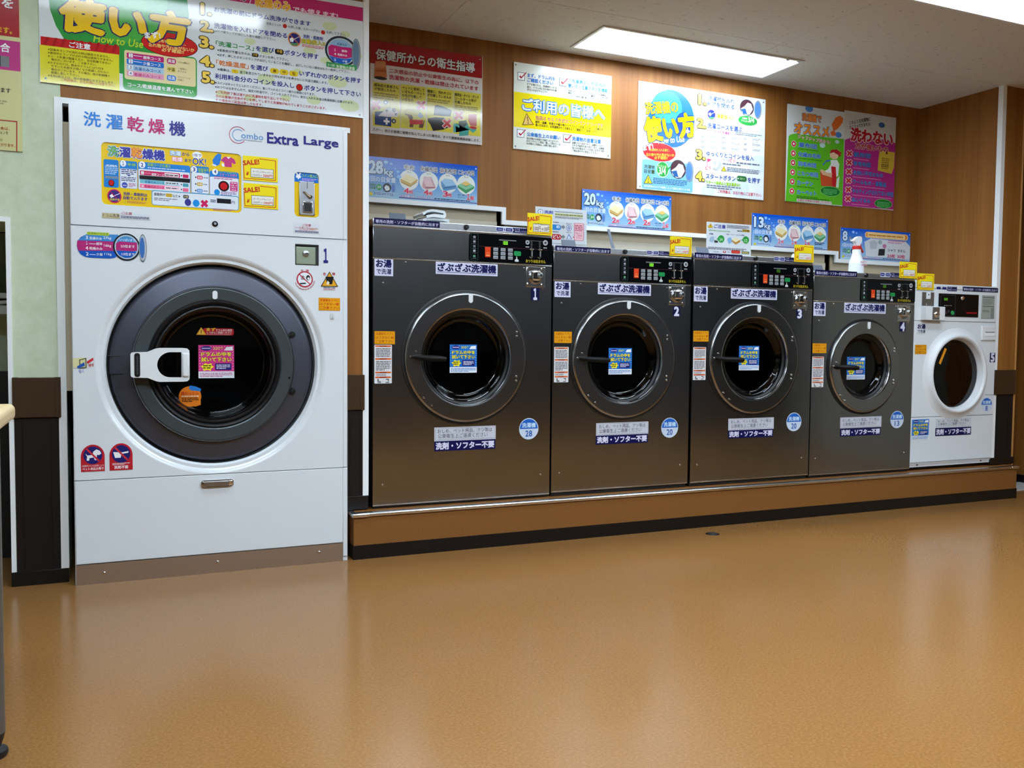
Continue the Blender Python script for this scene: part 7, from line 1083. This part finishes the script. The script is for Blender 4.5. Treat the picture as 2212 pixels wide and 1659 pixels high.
    # stickers
    nm={'auto_sticker':'detergent_sticker','close_door_sticker':'close_door_sticker','hot_water_sticker':'hot_water_sticker','splash_washer_sticker':'name_sticker','number_sticker':'number_sticker','pinch_sticker_w':'pinch_warning_sticker','caution_label':'caution_label','diaper_notice':'hygiene_sticker','no_detergent_banner':'no_detergent_sticker','capacity_badge':'capacity_sticker','wipe_drum_sticker':'wipe_drum_sticker'}
    for key,X0,Z0,W,H in PLACE['w%d'%n]:
        ex=[]; d_=PRINTS[key]
        if key=='number_sticker': t=str(num); ww=.40 if t=='1' else .62; ex=[('T',t,d_[1]*(.5-ww/2),d_[2]*.08,d_[1]*ww,d_[2]*.84,'#d4d6e8',1,.05)]
        if key=='capacity_badge': t=str(cap); ex=[('T',t,d_[1]*.33,d_[2]*.14,d_[1]*.34,d_[2]*.28,'#2a5aa8',1,.025)]
        Ys={'wipe_drum_sticker':Y+.0385,'auto_sticker':Y+.0018,'close_door_sticker':Y+.0018}.get(key,Y-.0012)
        sticker(w,nm[key],key,X0,Z0,W,H,Ys,.3,ex,rad=.004 if key in('caution_label','number_sticker') else 0)
    return w
Wd=[(1,'largest stainless washer, number 1, standing beside the white washer dryer',1.081,1.9965,.2239,1.5565,1.521,1.3728,1.5405,.9160,.3115,.2255,1,28,0),
    (2,'stainless washer number 2, second in the row, with 20 kg badge',2.0065,2.8370,.2314,1.4800,1.450,1.3040,2.4225,.9092,.3085,.2250,2,20,0),
    (3,'stainless washer number 3, third in the row, between washers 2 and 4',2.8535,3.6830,.2314,1.4835,1.4530,1.3048,3.2685,.9098,.3085,.2250,3,20,1),
    (4,'smallest stainless washer, number 4, next to the white washer',3.6905,4.4950,.2275,1.4205,1.3925,1.2455,4.0905,.8622,.2745,.1930,4,13,1)]
WASH=[washer(*a) for a in Wd]
def addpart(w,name,mb): return mb.build(name,w)
for w,(px,z) in zip(WASH[:3],((1.872,1.556),(2.715,1.478),(3.57,1.481))):
    mb=MB(); mb.lathe([(0,.024),(.012,.023),(.019,.017),(.021,.008),(.021,-.01)],(px,.30,z),'red_plastic','z',20); addpart(w,'red_cap',mb)
mb=MB(); mb.tube([(2.66,.66,1.66),(2.665,.63,1.58),(2.675,.58,1.47)],.013,'flap_grey',8,[.011,.012,.016],.4); addpart(WASH[1],'rear_hose',mb)
mb=MB(); mb.lathe([(0,.02),(.010,.019),(.013,.01),(.013,-.005)],(2.33,.36,1.478),'orange_plastic','z',16); addpart(WASH[1],'brown_cap',mb)
for w,x,z in ((WASH[1],2.79,1.50),(WASH[2],3.63,1.505)): mb=MB(); mb.tube([(x-.02,.16,z),(x+.05,.16,z-.003)],.016,'white_plastic',16); addpart(w,'white_pipe',mb)
mb=MB(); mb.tube([(3.90,.28,1.428),(4.0,.28,1.428)],.011,'white_plastic',12); addpart(WASH[3],'white_pipe',mb)

# ------------------------------------------------------------------ small white washer
w5=thing('washer','small white front-loading washer, number 5, at the right end of the row','washing machine',(4.863,.5,PT)); Y=YW
X0,X1=4.4985,5.2290
cx,cz=4.872,.815
mb=MB(); shell(mb,X0,X1,Y+.010,.95,.232,1.372,'white_enamel',None,[circ(cx,cz,.225,64)]); mb.box(X0,X0+.19,Y+.06,.60,1.35,1.405,'white_enamel',.015); mb.build('cabinet',w5)
mb=MB(); mb.box(X0+.02,X1-.02,.12,.90,PT+.002,.232,'black_plastic'); mb.build('feet_frame',w5)
mb=MB(); mb.box(X0,X1,Y,Y+.02,1.3475,1.376,'white_enamel',.004); mb.build('top_strip',w5)
mb=MB(); mb.box(X0,X1,Y,Y+.02,1.1465,1.3450,'white_enamel',.003); cf=mb.build('control_fascia',w5)
cx,cz=4.872,.815
mb=MB(); mb.plate(rrect(X0,.5475,X1-X0,1.1435-.5475,.003),[circ(cx,cz,.235,64)],Y,Y+.02,'white_enamel'); mb.build('front_panel',w5)
mb=MB(); mb.box(X0,X1,Y,Y+.02,.262,.5435,'white_enamel',.003); mb.build('lower_panel',w5)
mb=MB(); a=[(X0,Y+.001,.2600),(X1,Y+.001,.2600),(X1-.03,Y+.012,.2345),(X0,Y+.012,.2345)]; mb.faces(a+[(p[0],p[1]+.02,p[2]) for p in a],[(3,2,1,0),(4,5,6,7),(0,1,5,4),(1,2,6,5),(2,3,7,6),(3,0,4,7)],'white_plastic')
for x in (4.56,5.13): mb.box(x,x+.012,Y+.003,Y+.009,.243,.250,ink('#5a4a44'))
mb.build('toe_panel',w5)
mb=MB(); mb.lathe([(.292,.0005),(.284,-.002),(.270,-.007),(.259,-.015),(.2515,-.025),(.246,-.031),(.238,-.0335),(.230,-.031),(.2235,-.022),(.218,.002),(.214,.022)],(cx,Y,cz),'white_plastic',seg=96); dr5=mb.build('door_ring',w5)
mb=MB(); mb.lathe([(.2155,.016),(.208,.012),(.16,.007),(.10,.0045),(0,.003)][::-1],(cx,Y,cz),'door_glass',seg=72); mb.build('door_glass',w5)
mb=MB(); mb.lathe([(.2155,.021),(.20,.04),(.18,.08),(.21,.12),(.21,.5),(0,.52)],(cx,Y,cz),'drum_steel',seg=64); mb.build('drum',w5)
mb=MB(); p=[(4.668,.884),(4.683,.876),(4.732,.971),(4.717,.979)]; yy=Y-.0335; mb.faces([(a+.010,yy-.004,b) for a,b in p]+[(a+.012,yy,b) for a,b in p],[(0,1,2,3),(7,6,5,4),(0,4,5,1),(1,5,6,2),(2,6,7,3),(3,7,4,0)],ink('#e0921c')); mb.build('door_sticker',w5)
mb=MB(); mb.box(5.088,5.221,Y-.010,Y+.003,1.027,1.123,'white_plastic',.008,3); hp=mb.build('soap_drawer',w5)
mb=MB(); mb.box(5.112,5.207,Y-.0115,Y-.008,1.056,1.085,'white_trim',.004); mb.box(5.116,5.203,Y-.0118,Y-.010,1.079,1.0835,ink('#5a6068')); mb.build('finger_slot',hp)
mb=MB(); mb.box(5.150,5.228,Y-.002,Y+.001,.6755,.678,ink('#8a929a')); mb.build('panel_seam',w5)
# control parts
mb=MB(); mb.box(4.556,4.6595,Y-.003,Y+.002,1.2375,1.3235,'steel_cap',.002); cp5=mb.build('coin_plate',w5)
mb=MB(); mb.box(4.5905,4.6255,Y-.006,Y-.002,1.281,1.3235,'white_plastic',.003); mb.box(4.604,4.612,Y-.0065,Y-.005,1.303,1.312,ink('#5a6068')); mb.build('coin_label',cp5)
mb=MB(); mb.tube([(4.586,Y-.006,1.268),(4.588,Y-.008,1.250),(4.590,Y-.006,1.239)],.0022,'chrome',8); mb.build('return_lever',cp5)
mb=MB(); mb.box(4.5525,4.716,Y-.040,Y+.002,1.1500,1.2345,'white_plastic',.004); mb.box(4.6050,4.6660,Y-.0415,Y-.036,1.1535,1.2300,'steel_cap',.002); bx5=mb.build('coin_box',w5)
mb=MB(); mb.lathe([(0,-.012),(.012,-.012),(.018,-.008),(.022,0)],(4.640,Y-.041,1.186),'chrome','y',24); mb.build('lock_cylinder',bx5)
mb=MB(); mb.box(4.7005,5.0565,Y-.004,Y+.002,1.1755,1.3195,'black_gloss',.002); bp=mb.build('control_panel',w5)
mb=MB(); mb.plate([(4.715,1.181),(4.8445,1.181),(4.8445,1.311),(4.715,1.311)],[[(4.717,1.183),(4.717,1.309),(4.8425,1.309),(4.8425,1.183)]],Y-.005,Y-.004,ink('#3a4044')); mb.build('display_frame',bp)
mb=MB()
for k in range(3): mb.box(4.745+k*.011,4.7525+k*.011,Y-.0052,Y-.004,1.276,1.292,'display_dim')
mb.build('display_digit',bp)
mb=MB()
for k in range(4): mb.box(4.747+k*.018,4.757+k*.018,Y-.0052,Y-.004,1.243,1.2465,ink('#9aa0a4'))
mb.build('indicator',bp)
mb=MB(); mb.lathe([(0,-.005),(.012,-.005),(.014,-.002),(.014,0)],(4.820,Y-.004,1.199),ink('#2c9a50'),'y',20); mb.build('start_button',bp)
for k in range(3): mb=MB(); mb.lathe([(0,-.003),(.009,-.003),(.010,0)],(4.738+k*.024,Y-.004,1.207-.008*(k%2)),ink('#3a3238'),'y',16); mb.build('course_button',bp)
mb=MB(); mb.lathe([(0,-.008),(.010,-.008),(.013,-.004),(.014,0)],(4.905,Y-.004,1.295),'chrome','y',20); mb.build('key_lock',bp)
mb=MB()
for k in range(8): mb.faces([(4.944+k*.0122+a,Y-.0052,1.1985+b) for a,b in ((0,0),(.0092,0),(.0112,.0085),(.002,.0085))],[(0,1,2,3)],ink('#b01c1c'))
mb.build('red_mark',bp)
mb=MB(); mb.box(5.0860,5.2065,Y-.003,Y+.002,1.1685,1.3190,'info_plate',.003); ip=mb.build('info_plate',w5)
mb=MB()
for z_,c_,x_ in ((1.305,'#4a524e',5.2),(1.290,'#7a827c',5.19),(1.281,'#7a827c',5.18),(1.272,'#7a827c',5.185),(1.263,'#7a827c',5.175),(1.247,'#4a524e',5.2),(1.222,'#6a726c',5.15),(1.213,'#6a726c',5.16)): mb.box(5.094,x_,Y-.0036,Y-.003,z_-.002,z_+.002,ink(c_))
mb.box(5.172,5.203,Y-.0036,Y-.003,1.172,1.238,ink('#7d8884')); mb.build('small_print',ip)
nm={'hot_water_sticker':'hot_water_sticker','number_sticker':'number_sticker','pinch_sticker_w':'pinch_warning_sticker','diaper_notice':'hygiene_sticker','no_detergent_banner':'no_detergent_sticker','capacity_badge':'capacity_sticker','wipe_drum_sticker':'wipe_drum_sticker','auto_sticker':'detergent_sticker'}
for key,x_,z_,W,H in PLACE['w5']:
    ex=[]; d_=PRINTS[key]; bg=None
    if key=='number_sticker': ex=[('T','5',d_[1]*.2,d_[2]*.08,d_[1]*.6,d_[2]*.84,'#d4d6e8',1,.05)]; x_-=.020
    if key=='capacity_badge': ex=[('T','8',d_[1]*.40,d_[2]*.08,d_[1]*.2,d_[2]*.34,'#2a5aa8',1,.02)]
    if key in('hot_water_sticker','diaper_notice'): bg='#d3d9de'
    sticker(w5,nm[key],key,x_,z_,W,H,Y-.0012,.3,ex,bg=bg)
d_=PRINTS['w5_close']; sticker(w5,'close_door_sticker','w5_close',d_[0][0],d_[0][1],d_[1],d_[2],Y-.0012)

# ------------------------------------------------------------------ posters and boards
board('poster','howto','large white how-to-use poster with green circle above the washer dryer','poster','#dde4e6',gloss=.08)
board('poster','health','red-headed hygiene poster with four yellow boxes, left of the alcove wall','poster','#dfdcd8',gloss=.08)
board('poster','customers','poster with wide yellow middle band and four ticked boxes','poster','#e3e6da',gloss=.16)
board('poster','washhow','white poster with blue circle and big yellow lettering under the lamp','poster','#e4ebf0',gloss=.2)
board('poster','green','white and green poster with woman carrying a laundry basket','poster','#cfd4d2',gloss=.2,thick=.003)
board('poster','pink','magenta poster with red crosses and a pinned yellow note','poster','#cdcdc9',gloss=.2,thick=.003)
board('poster','leftpart','pale yellow poster with red top, cut off at the left edge','poster','#ccca90',gloss=.25)
board('capacity_board','kg28','blue capacity board reading 28 kg, leftmost on the alcove wall','sign','#5a90d0',gloss=.16)
board('capacity_board','kg20','blue capacity board reading 20 kg above the second washer','sign','#5a90d0',gloss=.16)
board('capacity_board','kg13','blue capacity board reading 13 kg above the third washer','sign','#5a90d0',gloss=.16)
board('capacity_board','kg8','blue capacity board reading 8 kg behind the spray bottle','sign','#5a90d0',gloss=.16)
for key,lab,zb in (('detergent','white detergent notice card standing behind the first SALE tag','1.4795'),('caution','white caution notice card standing on the third washer',1.483)):
    d_=PRINTS[key]; (a,b_),W,H,Y_=d_[0],d_[1],d_[2],d_[3]; zb=float(zb)
    o=board('notice_card',key,lab,'notice','#dfe4e8',gloss=.25,thick=.003)
    mb=MB(); mb.box(a,a+W,Y_,Y_+.003,zb,b_+.002,ink('#dfe4e8',.25)); mb.faces([(a+.05,Y_+.003,b_+H*.6),(a+W-.05,Y_+.003,b_+H*.6),(a+W-.05,Y_+.07,zb),(a+.05,Y_+.07,zb)],[(0,1,2,3),(3,2,1,0)],ink('#c8ccd0')); mb.build('easel_back',o)
# SALE tags
d_=PRINTS['sale']; w_,h_=d_[1],d_[2]
opn=[('T','オープニングキャンペーン',.040,.034,.083,.009,'#2c2c30',3,.02),('T','1000円→',.038,.019,.040,.010,'#6a6660',3,.005),('T','100円',.083,.018,.038,.012,'#c63a22',3,.03)]
five=[('T','オープニングキャンペーン',.040,.034,.083,.009,'#2c2c30',3,.02),('T','1000円→',.038,.019,.040,.010,'#6a6660',3,.005),('T','500円',.083,.018,.038,.012,'#c63a22',3,.03)]
w1t=[('T','オープンキャンペーン!',.040,.043,.086,.014,'#3a3028',3,.02),('T','1000円→100円',.036,.018,.090,.022,'#5a2418',3,.02)]
sales=[(PLACE['sale'][0][1:],-.0022,five,'upper yellow SALE tag on the white washer dryer'),(PLACE['sale'][1][1:],-.0022,opn,'lower yellow SALE tag on the white washer dryer'),
 ((1.8580,1.5250,.1365,.1045),YW-.006,w1t,'yellow SALE tag with large price on top of stainless washer number 1'),((2.6940,1.4588,.1385,.1035),YW-.006,opn,'yellow SALE tag on the second stainless washer, below the 20 kg board'),
 ((3.5390,1.4650,.1405,.0970),YW-.006,opn,'yellow SALE tag in front of the 13 kg board'),((4.3576,1.4029,.1432,.0985),YW-.006,opn,'yellow SALE tag to the right of the spray bottle'),((4.5076,1.3372,.1427,.0996),YW-.006,opn,'rightmost yellow SALE tag, on the small white washer')]
for (a,b_,W,H),Y_,ex,lab in sales:
    o=board('sale_tag','sale',lab,'price tag','#f0dc1c',Y=Y_,thick=.0012 if Y_<0 else .003,gloss=.3,extra=ex,place=(a,b_,W,H)); o['group']='yellow SALE tags'

# ------------------------------------------------------------------ things on top of the washers
tw=thing('folded_towel','white folded towel lying on top of stainless washer number 1','towel',(1.43,.30,1.5565))
def fold(path,th,y0,y1,m,seed):
    """cloth strip: path of (x,z) swept along Y with a soft, uneven edge"""
    rnd=random.Random(seed); n=len(path); mb=MB(); vs=[]; fs=[]; S=9
    off=[]
    for k in range(n):
        a,b=path[max(k-1,0)],path[min(k+1,n-1)]; dx,dz=b[0]-a[0],b[1]-a[1]; L=math.hypot(dx,dz) or 1; off.append((-dz/L*th/2,dx/L*th/2))
    loop=[(x+o[0],z+o[1]) for (x,z),o in zip(path,off)]+[(x-o[0],z-o[1]) for (x,z),o in list(zip(path,off))[::-1]]
    N_=len(loop); ph=[rnd.uniform(0,6) for _ in range(3)]
    for j in range(S):
        t=j/(S-1); y=y0+(y1-y0)*t; sh=.004*math.sin(t*5+ph[0])
        for k,(x,z) in enumerate(loop): vs.append((x+sh+.002*math.sin(k*.9+t*7+ph[1]),y,z+.0018*math.sin(k*.7+t*9+ph[2])))
    for j in range(S-1):
        for k in range(N_): k2=(k+1)%N_; fs.append((j*N_+k,j*N_+k2,(j+1)*N_+k2,(j+1)*N_+k))
    for j in (0,S-1):
        for k in range(n-1): q=(j*N_+k,j*N_+k+1,j*N_+N_-2-k,j*N_+N_-1-k); fs.append(q if j else q[::-1])
    mb.faces(vs,fs,m,True); return mb
def bend(cx,cz,r,a0,a1,n=7): return [(cx+r*math.cos(math.radians(a0+(a1-a0)*k/(n-1))),cz+r*math.sin(math.radians(a0+(a1-a0)*k/(n-1)))) for k in range(n)]
p=[(1.508,1.566),(1.47,1.567),(1.43,1.566)]+bend(1.380,1.577,.0105,270,90)+[(1.42,1.590),(1.47,1.588),(1.500,1.584)]
fold(p,.0125,.215,.37,'towel_cloth',1).build('lower_fold',tw)
p=[(1.385,1.596),(1.42,1.604),(1.45,1.603)]+bend(1.468,1.613,.0105,270,450)+[(1.44,1.627),(1.41,1.629),(1.385,1.622),(1.368,1.609)]
fold(p,.0135,.205,.36,'towel_cloth',2).build('upper_fold',tw)
br=thing('cleaning_brush','short white brush with orange tip beside the folded towel','brush',(1.51,.26,1.5565))
mb=MB(); mb.tube([(1.455,.27,1.573),(1.515,.26,1.574)],.014,'towel_cloth',14,[.014,.013]); mb.build('head',br)
mb=MB(); mb.tube([(1.512,.26,1.572),(1.530,.258,1.572)],.008,'orange_plastic',10,[.009,.007]); mb.build('tip',br)
sb=thing('spray_bottle','white spray bottle with red collar and trigger on stainless washer number 4','spray bottle',(4.19,.25,1.4205)); c=(4.188,.25,1.4205)
mb=MB(); mb.lathe([(0,0),(.040,0),(.0445,.006),(.0455,.05),(.045,.075),(.040,.095),(.032,.113),(.027,.130),(.0255,.150),(.0245,.166),(0,.166)],c,'bottle_white','z',40); bt=mb.build('bottle',sb)
PRINTS['_2']=((0,0),.1,.05,0,None,1,[]); printed(bt,'_2',c[0]-.035,c[2]+.052,.1,.05,c[1]-.0465,.4,extra=[('D',.022,.024,.05,.012,1,'#d8a8b8',0),('D',.030,.006,.05,.012,1,'#d090a4',0)],single='faint_pink_print')
mb=MB(); mb.lathe([(.0250,.160),(.0270,.162),(.0270,.180),(.0250,.182),(0,.182)],c,'red_plastic','z',28); mb.build('collar',sb)
hx,hy,hz=c[0],c[1],c[2]+.182
mb=MB(); prof=[(-.018,0),(.016,0),(.018,.012),(.024,.020),(.030,.030),(.030,.048),(.024,.058),(.006,.060),(-.012,.052),(-.030,.038),(-.040,.030),(-.036,.026),(-.022,.028),(-.017,.018)]
mb.plate([(hx+a,hz+b_) for a,b_ in prof],[],hy-.012,hy+.012,'bottle_white'); hd=mb.build('spray_head',sb)
bv=hd.modifiers.new('soften','BEVEL'); bv.width=.004; bv.segments=3; bv.limit_method='ANGLE'
mb=MB(); mb.box(hx+.029,hx+.037,hy-.007,hy+.007,hz+.040,hz+.060,'red_plastic',.002); mb.build('nozzle',sb)
mb=MB(); mb.tube([(hx+.020,hy,hz+.022),(hx+.028,hy,hz-.002),(hx+.040,hy,hz-.024),(hx+.052,hy,hz-.036)],.006,'red_plastic',10,[.007,.0075,.0075,.006]); mb.build('trigger',sb)
# ------------------------------------------------------------------ folding table at the left edge
tb=thing('table','pale wooden table with rounded edge and grey metal leg, at the left edge','table',(-.70,-1.95,0))
TX,TY,TZ=-.226,-1.455,.836
mb=MB(); mb.box(TX-.95,TX,TY-1.0,TY,TZ-.040,TZ,'table_wood',.014,4); mb.build('table_top',tb)
mb=MB(); mb.box(TX-.90,TX-.05,TY-.95,TY-.05,TZ-.085,TZ-.041,'leg_metal'); mb.build('apron',tb)
for sx,sy in ((0,0),(1,0),(0,1),(1,1)):
    lx,ly=-.282-sx*.83,-1.535-sy*.84
    mb=MB(); mb.tube([(lx,ly,.058),(lx,ly,TZ-.041)],.030,'leg_metal',24); lg=mb.build('leg',tb)
    mb=MB(); mb.lathe([(.030,.060),(.027,.045),(.020,.024),(.022,.022),(.034,.016),(.036,.008),(.033,0),(0,0)],(lx,ly,0),'black_rubber','z',28); mb.build('foot',lg)
# coin changer seen as a sliver in the left opening
cc=thing('machine_niche_box','white machine with dark handle slot inside the left opening','machine',(-.85,.75,0))
mb=MB(); mb.box(-1.3,-.402,.55,1.0,1.095,1.135,'white_enamel',.004); mb.box(-1.3,-.402,.55,1.0,1.165,1.19,'white_enamel',.004); mb.build('shelf',cc)
mb=MB(); mb.box(-1.3,-.402,.60,1.0,1.134,1.166,'black_plastic'); mb.build('slot',cc)
mb=MB(); mb.tube([(-.48,.57,1.145),(-.43,.565,1.150),(-.41,.56,1.158)],.009,'white_plastic',10); mb.build('lever',cc)
mb=MB(); mb.box(-1.3,-.42,.62,1.0,0,.84,'dark_cabinet'); mb.box(-1.28,-.43,.75,1.0,.84,1.095,'green_wallpaper'); mb.build('base_cabinet',cc)
